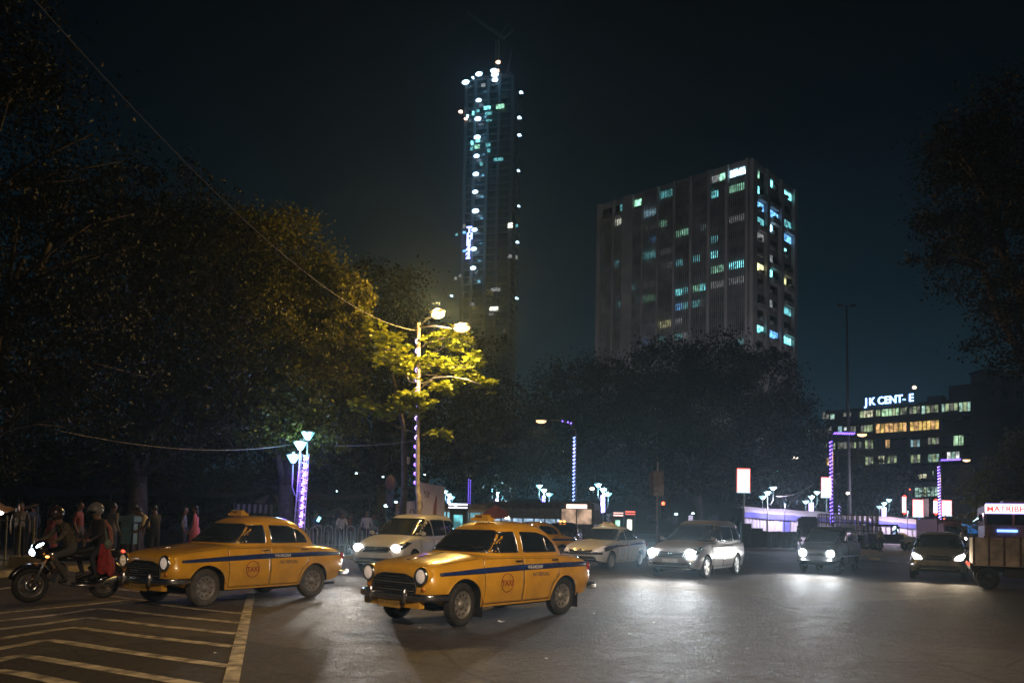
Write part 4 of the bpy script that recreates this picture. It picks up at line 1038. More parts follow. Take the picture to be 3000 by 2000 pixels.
rows = [  # (x0, x1, y at x0, y at x1, height px, n, key)
    (2410, 2430, 1217, 1216, 22, 2, 'd'), (2432, 2446, 1217, 1215, 24, 1, 'm'), (2470, 2495, 1214, 1212, 14, 2, 'd'), (2519, 2561, 1211, 1208, 26, 4, 'y'), (2566, 2580, 1208, 1206, 24, 2, 'g'), (2583, 2635, 1206, 1202, 28, 5, 'G'), (2637, 2660, 1203, 1200, 24, 3, 'g'), (2664, 2697, 1202, 1199, 22, 3, 'd'), (2700, 2712, 1199, 1198, 28, 1, 'm'), (2713, 2750, 1197, 1194, 26, 3, 'g'), (2757, 2768, 1194, 1193, 28, 1, 'm'), (2769, 2807, 1193, 1190, 24, 3, 'g'), (2809, 2846, 1191, 1188, 30, 3, 'm'),
    (2411, 2437, 1261, 1260, 20, 2, 'd'), (2455, 2468, 1258, 1257, 20, 1, 'b'), (2472, 2482, 1256, 1255, 10, 1, 'w'), (2490, 2510, 1257, 1256, 18, 2, 'd'), (2522, 2558, 1256, 1254, 20, 4, 'g'), (2566, 2658, 1255, 1250, 27, 7, 'o'), (2666, 2752, 1249, 1243, 27, 7, 'O'),
    (2411, 2424, 1306, 1306, 18, 1, 'g'), (2440, 2482, 1306, 1304, 20, 4, 'd'), (2490, 2525, 1304, 1302, 18, 3, 'd'), (2534, 2561, 1302, 1300, 26, 3, 'g'), (2594, 2608, 1300, 1299, 24, 1, 'o'), (2668, 2696, 1298, 1297, 22, 3, 'b'), (2718, 2754, 1292, 1290, 20, 3, 'd'), (2793, 2824, 1291, 1289, 30, 2, 'G'),
    (2413, 2430, 1353, 1352, 22, 2, 'o'), (2535, 2562, 1350, 1348, 24, 3, 'g'), (2574, 2592, 1347, 1346, 24, 3, 'y'), (2600, 2628, 1346, 1344, 22, 3, 'g'), (2668, 2697, 1344, 1342, 24, 3, 'g'), (2718, 2755, 1342, 1340, 24, 3, 'm'), (2774, 2812, 1335, 1332, 22, 3, 'w'),
    (2690, 2716, 1396, 1394, 14, 2, 'y'), (2732, 2736, 1386, 1385, 14, 1, 'G'), (2680, 2750, 1442, 1438, 28, 6, 'm')]
for x0, x1_, ya, yb, hh, n_, k in rows:
    for i in range(n_):
        xa = x0 + (x1_ - x0) * i / n_; xb = x0 + (x1_ - x0) * (i + 1) / n_; yc = ya + (yb - ya) * (i + .5) / n_
        u0, z0 = jz(xa, yc); u1, _ = jz(xb, yc); _, zt = jz((xa + xb) / 2, yc - hh / 2); _, zb = jz((xa + xb) / 2, yc + hh / 2)
        wn_ = abs(u1 - u0)
        kk = k if (i * 5 + n_) % 4 else {'g': 'd', 'y': 'g', 'G': 'g', 'm': 'g', 'o': 'O', 'O': 'o', 'd': 'g', 'w': 'm', 'b': 'd'}[k]
        b = MB(); b.box((0, 0, 0), (wn_ * .88, .12, zt - zb)); win = b.build('window', J[kk], ofc, loc=oj((u0 + u1) / 2, .02, (zt + zb) / 2), rot=(0, 0, math.atan2(xj.y, xj.x)))
        fr = MB(); h_ = zt - zb
        for sx in (-.47, .47): fr.box((sx * wn_, .03, 0), (.10, .2, h_ + .1))
        for sz in (-.5, .5): fr.box((0, .03, sz * h_), (wn_, .2, .1))
        if (i + n_) % 3 == 0: fr.box((0, .03, -.12 * h_), (wn_, .16, .09))
        fo = fr.build('window_frame', m_concd, win)
led = MB(); pil = MB()
for f in range(1, 8): led.box(oj(Lj / 2 + 2.5, .35, jz(2600, 1232 + (f - 1) * 47)[1]), (Lj + 5, .8, .9), 0, rj)
for px in (2453, 2514, 2564, 2662, 2757, 2850):
    u, _ = jz(px, 1260); pil.box(oj(u, .3, JH / 2), (.45, .7, JH - .4), 0, rj)
led.build('ledge', m_ofc, ofc); pil.build('pilaster', m_ofc, ofc)
# unlit windows between
for f in range(8):
    for i in range(15):
        u = Lj * (i + .5) / 15; z = JH - 3.0 - f * JF
        b = None
        put(pane(Lj / 15 * .8, 1.5, w_off), ofc, JL0, xj, yj, u, -.05, z)
m_jk = mat('roof_sign_light', (1, 1, 1), .3, emit=(.26, .48, 1.), power=4.2, sample=False)
m_jkoff = mat('roof_sign_dead_letter', (.10, .12, .18), .4)
u0, z0 = jz(2537, 1168); u1, _ = jz(2680, 1150)
uu, zz = jz(2537, 1145); Hs = abs(z0 - zz) * .78
vs, _f = text_verts('JK CENTRE', 1.0, 0, .02); wd = max(v[0] for v in vs); sc_ = abs(u1 - u0) / wd * .96
sgn_o = empty('roof_sign', (JL0 + oj(u0, .5, JH + .8))[:], 0, 'glowing white-blue lettered sign on the office roof, one letter dead', 'sign')
def so(s, x0, nm, mt):
    m4 = Matrix(((xj.x, 0, yj.x, 0), (xj.y, 0, yj.y, 0), (0, 1, 0, 0), (0, 0, 0, 1))) @ Matrix.Translation((x0 * sc_, .4, 0)) @ Matrix.Diagonal((sc_, sc_ * 1.12, sc_ * .9, 1))
    return text_obj(nm, s, 1.0, mt, sgn_o, m4, .06, .024)
def adv(s): v, _ = text_verts(s + '|', 1.0, 0, 0); return max(q[0] for q in v)
cur = [(c_, adv('JK CENTRE'[:i]) if i else 0) for i, c_ in enumerate('JK CENTRE')]
for c_, xo in cur:
    if c_ == ' ': continue
    so(c_, xo, 'sign_letter', m_jkoff if c_ == 'R' else m_jk)
fr = MB(); wS = wd * sc_
for z in (.3, 1.2): 
    p0 = Vector((0, 0, z)) - yj * .6; p1 = xj * wS + Vector((0, 0, z)) - yj * .6; fr.beam(p0, p1, .12)
for t in (0, .25, .5, .75, 1): fr.beam(xj * wS * t - yj * .6, xj * wS * t - yj * .6 + Vector((0, 0, 2)), .12)
fr.build('sign_frame', m_poledark, sgn_o)
rstroke = so('-', cur[7][1], 'sign_letter', m_jk)
fl = empty('roof_lamp', (JL0 + oj(jz(2672, 1122)[0], -1.0, JH + .8))[:], 0, 'single orange-white lamp on a post above the right end of the roof sign', 'lamp')
b = MB(); b.beam((0, 0, 0), (0, 0, 3.4), .15); b.build('post', m_poledark, fl); b = MB(); b.ball((0, -.2, 3.6), (.5, .3, .4), 10, 6); b.build('lamp_head', twarm, fl)

# --- low and side buildings
def simple_building(px0, px1, Y, top_py, label, mt, lits=(), depth=12, rot=0.):
    a, c = P(px0, 1500, Y), P(px1, 1500, Y); h = P((px0 + px1) / 2, top_py, Y).z
    o = empty('building', ((a.x + c.x) / 2, Y, 0), rot, label, 'building'); w_ = c.x - a.x
    b = MB(); b.box((0, depth / 2, h / 2), (w_, depth, h)); b.build('wall', mt, o)
    b = MB(); b.box((0, depth / 2 - .05, h + .25), (w_ + .6, depth + .5, .5)); b.build('roof', m_concd, o)
    l2 = MB(); nf_ = int(h / 3.3)
    for f in range(nf_):
        l2.box((0, -.2, (f + 1) * h / nf_ - .6), (w_, .4, .4))
        nn_ = max(2, int(w_ / 3.2))
        for i in range(nn_):
            u = -w_ / 2 + w_ * (i + .5) / nn_; wo = link('window', pane(1.5, 1.4, w_off), o, loc=(u, -.01, (f + .5) * h / nf_))
    l2.build('ledge', mt, o)
    for px, py, ww, hh, k in lits:
        q = P(px, py, Y) - Vector(o.location); b = MB(); b.box((q.x, -.12, q.z + 0), (ww * Y / FPX, .14, hh * Y / FPX)); b.build('window', (W.get(k) or J[k]), o)
    return o
simple_building(2215, 2420, 140, 1255, 'dark low building behind the trees with two small cyan windows', m_conc2, [(2278, 1378, 11, 16, 'c'), (2306, 1381, 10, 13, 'c'), (2366, 1265, 12, 20, 'g'), (2271, 1327, 6, 6, 't'), (2308, 1331, 6, 9, 't'), (2373, 1390, 7, 15, 'y'), (2320, 1235, 5, 6, 't')])
simple_building(2885, 3140, 178, 1090, 'pale building with ledges at the right edge beyond the office block', mat('stained_pink_render', (.20, .16, .14), .9, var=.35, scale=.3), [(2916, 1289, 9, 6, 'm'), (2992, 1295, 8, 14, 'd'), (2898, 1178, 4, 14, 'd')], 5, 0)
simple_building(1180, 1420, 160, 1430, 'low dark building far behind the bus stands', m_concd, [(1240, 1452, 4, 3, 'c')], 10)
for (px0, px1, Y, tp, lab) in ((-500, 500, 78, 1340, 'long unlit building behind the trees at the left'), (430, 1100, 84, 1400, 'unlit low building behind the lamp cluster')):
    simple_building(px0, px1, Y, tp, lab, m_concd, [], 8)
simple_building(2420, 3100, 195, 1440, 'unlit low building beyond the office block', m_concd, [], 8)
simple_building(1400, 2300, 130, 1475, 'long unlit low building behind the bus and the signal pole', m_concd, [], 8)
# ------------------------------------------------------------------ vehicles on the junction
c2, h2 = place((1355, 1834), (1642, 1799), 1.50, 2.464)
taxi2 = ambassador(c2, h2, 'yellow cab with blue stripe turning in the middle of the junction, nearest the camera', group='yellow saloon taxis with a blue stripe', flaps=True, steer=.16)
c1, h1 = place((588, 1777), (921, 1747), 1.50, 2.464)
taxi1 = ambassador(c1, h1, 'yellow cab with box roof sign nosing behind the motorbike, rear lit by headlamps', group='yellow saloon taxis with a blue stripe', lens2=m_lensdim, tyrem=m_rubberd, steer=.12, rimm=mat('dusty_steel_rim', (.16, .15, .14), .6, var=.3, scale=14))
for root_, pw in ((taxi2, 40), (taxi1, 18)):
    spot(root_, (1.98, .60, .765), (1, .05, -.06), pw, (1., .8, .6), 70, .7, .05)

MPV = dict(
    st=[(-2.36, .50, .5, .6, .5, .85, 1.0), (-2.32, .40, .68, .74, .68, .98, 1.06), (-2.1, .30, .80, .86, .82, 1.0, 1.08), (-1.2, .26, .83, .885, .85, 1.0, 1.08), (.6, .26, .83, .885, .85, .98, 1.12), (1.1, .26, .83, .88, .82, .94, 1.12),
        (1.6, .27, .82, .87, .78, .88, 1.02), (1.95, .28, .78, .83, .72, .80, .90), (2.12, .32, .68, .74, .62, .70, .76), (2.2, .36, .5, .56, .46, .62, .66)],
    arches=[(1.375, .34, .39), (-1.375, .34, .39)], nexp=2.8,
    cabin=[(.95, -2.34, 1.30, .84, 5), (1.08, -2.32, 1.10, .83, 5), (1.35, -2.24, .62, .775, 4.6), (1.60, -2.12, .20, .70, 4.2), (1.69, -2.02, .02, .63, 3.6), (1.735, -1.8, -.2, .48, 3), (1.755, -1.4, -.6, .25, 2.6), (1.757, -1.2, -.8, .1, 2.2)],
    windows=[[(1.02, 1.10), (.72, 1.28), (.30, 1.52), (.02, 1.56), (.02, 1.08)], [(-.06, 1.08), (-.06, 1.57), (-.55, 1.58), (-1.0, 1.57), (-1.0, 1.10)], [(-1.08, 1.11), (-1.08, 1.57), (-1.75, 1.54), (-2.08, 1.20), (-1.9, 1.13)]],
    dividers=[], doors=[[(.92, .34), (.92, .96), (.02, .97), (.02, .33)], [(-.01, .33), (-.01, .97), (-.98, .98), (-1.0, .72), (-.93, .50), (-.88, .33)]],
    screen=[(-.72, 1.10), (.72, 1.10), (.58, 1.60), (-.58, 1.60)], rear=[(-.6, 1.15), (.6, 1.15), (.54, 1.55), (-.54, 1.55)],
    mirror=(.78, 1.14), wheel=(.335, .20), track=1.53, trim=m_black, handle_z=.90, paint=m_white, rimstyle='alloy', rimm=m_alloy, rimr=.66)
def mpv(loc, rz, label, paint, lampm, group=None, dark_glass=True):
    sp = dict(MPV); sp['paint'] = paint; sp['mirrorm'] = paint; sp['handlem'] = paint
    root, S, SC, SL = car(sp, 'people_carrier', loc, rz, label, 'minivan', group)
    for face, s_ in (('L', 1), ('R', -1)):
        hp = [(s_ * .42, .70), (s_ * .56, .80), (s_ * .74, .93), (s_ * .80, .90), (s_ * .78, .74), (s_ * .66, .66)]
        o = SL.panel('headlamp_housing', m_glass, root, hp, 'F', .006, .05, .03)
        q, n = SL.hit(s_ * .60, .74, 'F', .01)
        l = MB(); l.ball(q, (.08, .145, .115), 14, 8); l.build('headlamp', lampm, o)
        q2, n2 = SL.hit(s_ * .72, .80, 'F', .0)
        l = MB(); l.ball(q2, (.04, .05, .05), 10, 6); l.build('reflector', m_chrome, o)
        t = SL.panel('tail_lamp', m_tail, root, [(-2.30, .78), (-2.30, 1.02), (-2.12, 1.02), (-2.16, .78)], face, .006, .06)
        f = MB(); q = SL.hit(s_ * .62, .42, 'F', .0)[0]; f.ball(q, (.03, .06, .05), 10, 6); f.build('fog_lamp', m_chrome, root)
        SL.rim('side_moulding', paint, root, [(.9, .56), (-.85, .56)], face, .018, .002, close=False)
    g = SL.panel('grille', m_under, root, [(-.40, .62), (.40, .62), (.46, .72), (.40, .78), (-.40, .78), (-.46, .72)], 'F', .005, .08, .03)
    for k in range(3): SL.rim('grille_bar', m_chrome, g, [(-.42, .655 + k * .042), (0, .64 + k * .042), (.42, .655 + k * .042)], 'F', .011, .014, close=False)
    b = MB(); q = SL.hit(0, .71, 'F', .03)[0]; b.lathe([(.045, 0), (.06, .01), (.045, .02)], q, (1, 0, 0), 16); b.build('badge', m_chrome, g)
    SL.panel('lower_grille', m_under, root, [(-.62, .34), (.62, .34), (.56, .46), (-.56, .46)], 'F', .005, .08, .03)
    q = SL.hit(0, .52, 'F', .02)[0]; p = MB(); p.box(q, (.012, .5, .11)); p.build('number_plate', m_platew, root)
    gd = MB(); q = SL.hit(.0, .30, 'F', .05)[0]
    gd.tube([(q.x - .25, -.78, .30), (q.x, -.5, .29), (q.x + .04, 0, .29), (q.x, .5, .29), (q.x - .25, .78, .30)], .028, 8); gd.build('bumper_guard', m_chrome, root)
    u = MB(); u.box((0, 0, .24), (3.4, 1.1, .08)); u.beam((-1.375, -.7, .3), (-1.375, .7, .3), .1); u.build('chassis', m_under, root)
    for s_ in (1, -1):
        f = MB(); f.box((.93, s_ * .78, .25), (.012, .22, .26)); f.build('mudflap', m_black, root)
    a = MB(); a.tube([(-1.9, 0, 1.72), (-2.05, 0, 1.95)], .006, 5); a.build('aerial', m_black, root)
    return root
ci, hi = place((2068, 1693), (2158, 1681), 1.66, 2.75)
mpv_lit = mpv(ci, hi, 'silver-white people carrier with both headlamps glaring, right of the white striped taxi', m_silver, m_head, 'people carriers')
for s_ in (1, -1):
    spot(mpv_lit, (2.32, s_ * .62, .76), (1, .15 , -.03), 420, (1., .96, .90), 76, 1., .10); spot(mpv_lit, (2.34, s_ * .62, .78), (1, .36, .012), 1300, HEADC, 26, 1., .12)
cw = GY(1196, 24.8); 
mpv_white = mpv((cw.x, cw.y + .2, 0), R(-108), 'cream people carrier waiting between the two yellow taxis', m_white, m_headw, 'people carriers')
_tg = Matrix.Translation(c1) @ Matrix.Rotation(h1, 4, 'Z') @ Vector((-1.75, .70, .72)); _mw = Matrix.Translation((cw.x, cw.y + .2, 0)) @ Matrix.Rotation(R(-108), 4, 'Z')
for _s, _p in ((-.60, 1900), (.60, 900)):
    _a = Vector((2.34, _s, .78)); spot(mpv_white, _a, _mw.inverted() @ _tg - _a, _p, (1., .95, .88), 20, 1., .08); spot(mpv_white, _a, (1, .2, -.05), 110, (1., .95, .88), 80, 1., .08)

SEDAN = dict(
    st=[(-2.12, .50, .5, .58, .5, .84, .92), (-2.07, .42, .68, .74, .66, .92, 1.02), (-1.8, .32, .78, .83, .74, .94, 1.06), (-1.2, .25, .80, .85, .79, .95, 1.04), (.6, .24, .80, .85, .79, .92, 1.02), (1.0, .24, .80, .84, .76, .88, 1.0),
        (1.5, .25, .78, .83, .73, .80, .92), (1.85, .28, .74, .79, .66, .72, .82), (2.02, .32, .64, .68, .56, .64, .70), (2.08, .36, .48, .52, .44, .58, .62)],
    arches=[(1.275, .31, .35), (-1.275, .31, .35)], nexp=2.6,
    cabin=[(.88, -1.75, 1.10, .78, 4.5), (.98, -1.62, .90, .765, 4.5), (1.20, -1.30, .52, .70, 4.2), (1.37, -1.02, .22, .63, 3.8), (1.44, -.88, .08, .56, 3.4), (1.48, -.7, -.1, .42, 3), (1.495, -.55, -.25, .2, 2.4)],
    windows=[[(.82, 1.0), (.55, 1.17), (.22, 1.34), (-.04, 1.36), (-.04, .99)], [(-.12, .99), (-.12, 1.36), (-.62, 1.35), (-.95, 1.28), (-1.24, 1.08), (-1.05, 1.01)]],
    dividers=[((-.85, 1.02), (-.85, 1.31))], divm=m_black,
    doors=[[(.80, .30), (.80, .90), (-.08, .92), (-.08, .30)], [(-.105, .30), (-.105, .92), (-1.0, .94), (-1.02, .66), (-.93, .50), (-.88, .30)]],
    screen=[(-.66, 1.0), (.66, 1.0), (.54, 1.38), (-.54, 1.38)], rear=[(-.6, 1.05), (.6, 1.05), (.5, 1.36), (-.5, 1.36)],
    mirror=(.66, 1.02), wheel=(.30, .18), track=1.48, trim=m_black, handle_z=.84, paint=m_white, rimstyle='plain', rimm=m_alloy, rimr=.68)
cs, hs = place((1776, 1669), (1886, 1658), 1.60, 2.55)
root, S, SC, SL = car(SEDAN, 'taxi', cs, hs, 'white cab with black and red stripe and lettered roof sign, left of the glaring headlamps', 'taxi')
etios = root
for face, s_ in (('L', 1), ('R', -1)):
    o = SL.panel('headlamp_housing', m_lensoff, root, [(s_ * .42, .60), (s_ * .50, .70), (s_ * .70, .82), (s_ * .76, .74), (s_ * .70, .60)], 'F', .008, .05, .02)
    SL.panel('black_stripe', m_black, root, [(1.72, .74), (1.40, .80), (.8, .84), (.2, .83), (.2, .77), (.8, .76), (1.3, .68), (1.72, .62)], face, .010, .08)
    SL.panel('red_stripe', m_red, root, [(.8, .80), (.1, .83), (-.3, .83), (-.3, .80), (.1, .79), (.8, .77)], face, .013, .08)
    SL.panel('blue_stripe', m_blue, root, [(-.3, .86), (-1.2, .90), (-1.9, .90), (-1.9, .85), (-1.2, .82), (-.3, .80)], face, .010, .08)
    q = SL.hit(-2.0, .80, face, 0)[0]; t = MB(); t.ball(q, (.06, .05, .1), 10, 6); t.build('tail_lamp', m_tail, root)
    SL.rim('taxi_emblem', m_navy, root, [(.38 + .13 * math.cos(a), .58 + .13 * math.sin(a)) for a in np.linspace(0, 2 * PI, 20, endpoint=False)], face, .006, .010)
SL.panel('bumper_band', m_black, root, [(-.76, .52), (.76, .52), (.74, .60), (.40, .64), (-.40, .64), (-.74, .60)], 'F', .006, .08)
g = SL.panel('grille', m_under, root, [(-.40, .60), (.40, .60), (.44, .68), (-.44, .68)], 'F', .012, .08, .02)
SL.rim('grille_bar', m_chrome, g, [(-.42, .66), (0, .63), (.42, .66)], 'F', .010, .016, close=False)
q = SL.hit(0, .66, 'F', .03)[0]; b = MB(); b.ball(q, (.01, .05, .04), 10, 6); b.build('badge', m_chrome, g)
SL.panel('lower_grille', m_under, root, [(-.6, .34), (.6, .34), (.52, .46), (-.52, .46)], 'F', .006, .08, .03)
s = MB(); s.box((-.20, 0, 1.53), (.20, .66, .06), 0, None, .85); s.box((-.20, 0, 1.59), (.14, .46, .08), 0, None, .75); so = s.build('roof_sign', mat('cream_sign', (.55, .45, .25), .5), root)
text_obj('sign_lettering', 'TAXI', .085, m_navy, so, Matrix.Translation((-.13, -.11, 1.56)) @ Matrix(((0, 0, 1, 0), (1, 0, 0, 0), (0, 1, 0, 0), (0, 0, 0, 1))), .004)

HATCH = dict(SEDAN)
HATCH.update(st=[(-1.78, .45, .5, .6, .5, .84, .95), (-1.74, .36, .68, .74, .68, .92, 1.04), (-1.4, .26, .79, .83, .79, .95, 1.06), (.6, .24, .79, .84, .78, .92, 1.02), (1.0, .24, .79, .83, .75, .88, 1.0), (1.45, .25, .78, .82, .72, .82, .93), (1.75, .28, .72, .77, .66, .74, .84), (1.90, .32, .60, .66, .56, .66, .72), (1.95, .36, .46, .5, .42, .58, .62)],
    arches=[(1.19, .30, .34), (-1.19, .30, .34)],
    cabin=[(.90, -1.76, 1.08, .78, 4.5), (1.0, -1.72, .90, .765, 4.5), (1.22, -1.62, .55, .70, 4.2), (1.42, -1.46, .22, .62, 3.8), (1.48, -1.34, .08, .55, 3.4), (1.525, -1.1, -.15, .40, 3), (1.535, -.9, -.4, .2, 2.4)],
    windows=[[(.80, 1.02), (.55, 1.18), (.22, 1.37), (-.04, 1.39), (-.04, 1.01)], [(-.12, 1.01), (-.12, 1.39), (-.62, 1.39), (-1.1, 1.34), (-1.3, 1.10), (-1.05, 1.02)]],
    doors=[[(.78, .30), (.78, .90), (-.08, .92), (-.08, .30)], [(-.105, .30), (-.105, .92), (-.98, .94), (-.95, .62), (-.86, .50), (-.82, .30)]], dividers=[],
    screen=[(-.66, 1.02), (.66, 1.02), (.54, 1.42), (-.54, 1.42)], paint=mat('dull_silver_hatch_paint', (.24, .225, .215), .35, metal=.2, coat=.5))
ch = GY(2750, 26.8)
root, S, SC, SL = car(HATCH, 'hatchback_car', (ch.x, ch.y, 0), R(-119), 'dark grey hatchback driving towards the camera, beside the small truck', 'car')
hatch = root
for face, s_ in (('L', 1), ('R', -1)):
    SL.panel('headlamp', mat('lit_hatch_headlamp', (1, 1, 1), .2, emit=(1., .96, .93), power=14, sample=False), root, [(s_ * .44, .66), (s_ * .50, .76), (s_ * .72, .86), (s_ * .74, .78), (s_ * .66, .66)], 'F', .012, .05, .03)
    spot(root, (2.05, s_ * .6, .75), (1, .05, -.03), 170, WARMW, 70, .8, .08)
    q = SL.hit(s_ * .55, .42, 'F', 0)[0]; t = MB(); t.ball(q, (.03, .05, .05), 10, 6); t.build('fog_lamp', m_chrome, root)
g = SL.panel('grille', m_under, root, [(-.36, .64), (.36, .64), (.40, .74), (.30, .78), (-.30, .78), (-.40, .74)], 'F', .008, .08, .03)
for y in (-.2, 0, .2):
    q = SL.hit(y, .70, 'F', .02)[0]; b = MB(); b.box(q, (.02, .10, .02)); b.build('grille_bar', m_chrome, g)
SL.panel('lower_grille', m_under, root, [(-.62, .30), (.62, .30), (.56, .48), (-.56, .48)], 'F', .008, .08, .03)

VAN = dict(
    st=[(-1.66, .42, .5, .6, .5, .9, 1.0), (-1.62, .34, .62, .66, .62, 1.0, 1.06), (-1.4, .28, .67, .70, .68, 1.0, 1.07), (.9, .28, .67, .70, .68, .98, 1.06), (1.2, .28, .66, .70, .66, .94, 1.03), (1.5, .30, .64, .68, .62, .86, .93), (1.66, .34, .58, .62, .56, .78, .82), (1.70, .40, .46, .5, .46, .66, .70)],
    arches=[(1.05, .29, .33), (-.85, .29, .33)], nexp=3,
    cabin=[(.95, -1.65, 1.40, .68, 6), (1.06, -1.64, 1.26, .675, 6), (1.35, -1.60, .88, .63, 5.5), (1.54, -1.54, .62, .59, 5), (1.60, -1.46, .5, .54, 4.2), (1.635, -1.25, .3, .42, 3.4), (1.645, -1.0, 0, .2, 2.6)],
    windows=[[(1.12, 1.08), (.95, 1.20), (.68, 1.46), (.30, 1.48), (.30, 1.07)], [(.22, 1.07), (.22, 1.48), (-.60, 1.48), (-.60, 1.07)], [(-.68, 1.07), (-.68, 1.48), (-1.45, 1.46), (-1.50, 1.07)]],
    dividers=[], doors=[[(1.10, .80), (1.10, .98), (.28, .98), (.28, .32), (.68, .32), (.76, .50), (.9, .66)], [(.255, .32), (.255, .98), (-.62, .98), (-.62, .62), (-.5, .45), (-.48, .32)]],
    screen=[(-.60, 1.08), (.60, 1.08), (.52, 1.50), (-.52, 1.50)], rear=[(-.5, 1.1), (.5, 1.1), (.48, 1.5), (-.48, 1.5)],
    mirror=(1.0, 1.1), wheel=(.28, .15), track=1.24, trim=m_chrome, handle_z=.92, paint=m_greycar, rimstyle='plain', rimm=m_chrome, rimr=.68)
cv, hv = place((2460, 1668), (2504, 1658), 1.34, 1.9)
cv = GY(2432, 29.0)
root, S, SC, SL = car(VAN, 'van', (cv.x, cv.y, 0), R(-127), 'dark boxy van with blazing headlamps, behind and right of the people carriers', 'van')
van = root
for face, s_ in (('L', 1), ('R', -1)):
    q = SL.hit(s_ * .46, .70, 'F', .01)[0]; l = MB(); l.lathe([(0, .06), (.06, .055), (.11, .02), (.12, -.03)], q, (1, 0, 0), 16); l.build('headlamp', m_head, root)
    spot(root, q + Vector((.12, 0, 0)), (1, .12, -.03), 340, (1., .96, .90), 76, .9, .09); spot(root, q + Vector((.13, 0, 0)), (1, .26, .010), 750, HEADC, 26, 1., .12)
    q = SL.hit(s_ * .44, .48, 'F', .01)[0]; t = MB(); t.ball(q, (.03, .07, .03), 10, 6); t.build('fog_lamp', m_headw, root)
    SL.rim('chrome_strip', m_chrome, root, [(1.5, .60), (-1.5, .60)], face, .018, .004, close=False)
    for x in (-.9, -1.25): SC.panel('window_sticker', m_whitel, root, [(x - .13, 1.30), (x + .13, 1.30), (x + .13, 1.40), (x - .13, 1.40)], face, .008, .1)
SL.panel('grille', m_under, root, [(-.34, .62), (.34, .62), (.34, .72), (-.34, .72)], 'F', .008, .08, .02)
b = MB(); b.tube([(1.50, -.70, .44), (1.76, -.60, .43), (1.80, 0, .43), (1.76, .60, .43), (1.50, .70, .44)], .04, 8); b.build('front_bumper', m_black, root)

# dark cab standing behind the centre taxi, amber roof lamp
cb_ = GY(1648, 36)
dark = ambassador((cb_.x, cb_.y, 0), R(-105), 'black saloon cab with small amber roof lights, in front of the bus', paint=m_blackcar, taxi=False, sign=False, name='taxi', lens=m_headw)
b = MB(); b.ball((.05, .09, 1.63), (.05, .07, .04), 8, 6); b.ball((.05, -.09, 1.63), (.05, .07, .04), 8, 6); b.build('roof_lamp', m_amberlit, dark)
cb_ = GY(1545, 33.5)
y3 = ambassador((cb_.x, cb_.y, 0), R(-150), 'yellow cab mostly hidden by the nearest taxi', taxi=True, sign=False, group='yellow saloon taxis with a blue stripe', name='taxi')
# ------------------------------------------------------------------ street lamps
m_sod = mat('sodium_lamp_glass', (1, 1, 1), .3, emit=(1., .60, .20), power=3.4, sample=False)
m_sod2 = mat('distant_sodium_lamp_glass', (1, 1, 1), .3, emit=(1., .55, .24), power=2.6, sample=False)
m_cool = mat('cool_lamp_bowl', (1, 1, 1), .3, emit=(.18, .72, 1.), power=3.6, sample=False)
m_cooldim = mat('cool_lamp_bowl_dim', (1, 1, 1), .3, emit=(.45, .85, .95), power=1.3, sample=False)
m_led = mat('purple_light_string', (1, 1, 1), .3, emit=(.20, .10, 1.), power=4.2, sample=False)
m_ledw = mat('violet_white_light_string', (1, 1, 1), .3, emit=(.40, .28, 1.), power=3.6, sample=False)
m_ledb = mat('blue_light_string', (1, 1, 1), .3, emit=(.18, .30, 1.), power=3, sample=False)
def spiral(parent, p0, p1, rad, turns, mt, gap=.5, r_=.02, name='light_string', seg=6, joined=True):
    """short glowing lengths winding round a post"""
    p0, p1 = Vector(p0), Vector(p1); b = MB(); d = (p1 - p0); m = axis_mat(d)
    for k in range(int(turns)):
        pts = []
        for j in range(seg + 1):
            t = (k + j / seg * gap) / turns; a = 2 * PI * (j / seg * gap) + 3.6 + random.uniform(-.02, .02)
            pts.append(p0 + d * t + m @ Vector((math.cos(a) * rad, math.sin(a) * rad, 0)))
        b.tube(pts, r_, 5)
    return b.build(name, mt, parent)
def luminaire(parent, p, d, mt, L=.62, W_=.28):
    """cobra-head street lantern, glowing bowl underneath"""
    d = Vector(d).normalized(); side = Vector((-d.y, d.x, 0)); p = Vector(p)
    rot = Matrix((d, side, Vector((0, 0, 1)))).transposed()
    b = MB(); b.ball(p + d * L / 2 + Vector((0, 0, .05)), (L / 2, W_ / 2, .09), 14, 8, 0, rot); h = b.build('lantern_housing', m_pole, parent)
    b = MB(); b.ball(p + d * L * .52 + Vector((0, 0, -.03)), (L * .42, W_ * .46, L * .19), 14, 8, 0, rot); return b.build('lantern_bowl', mt, h)
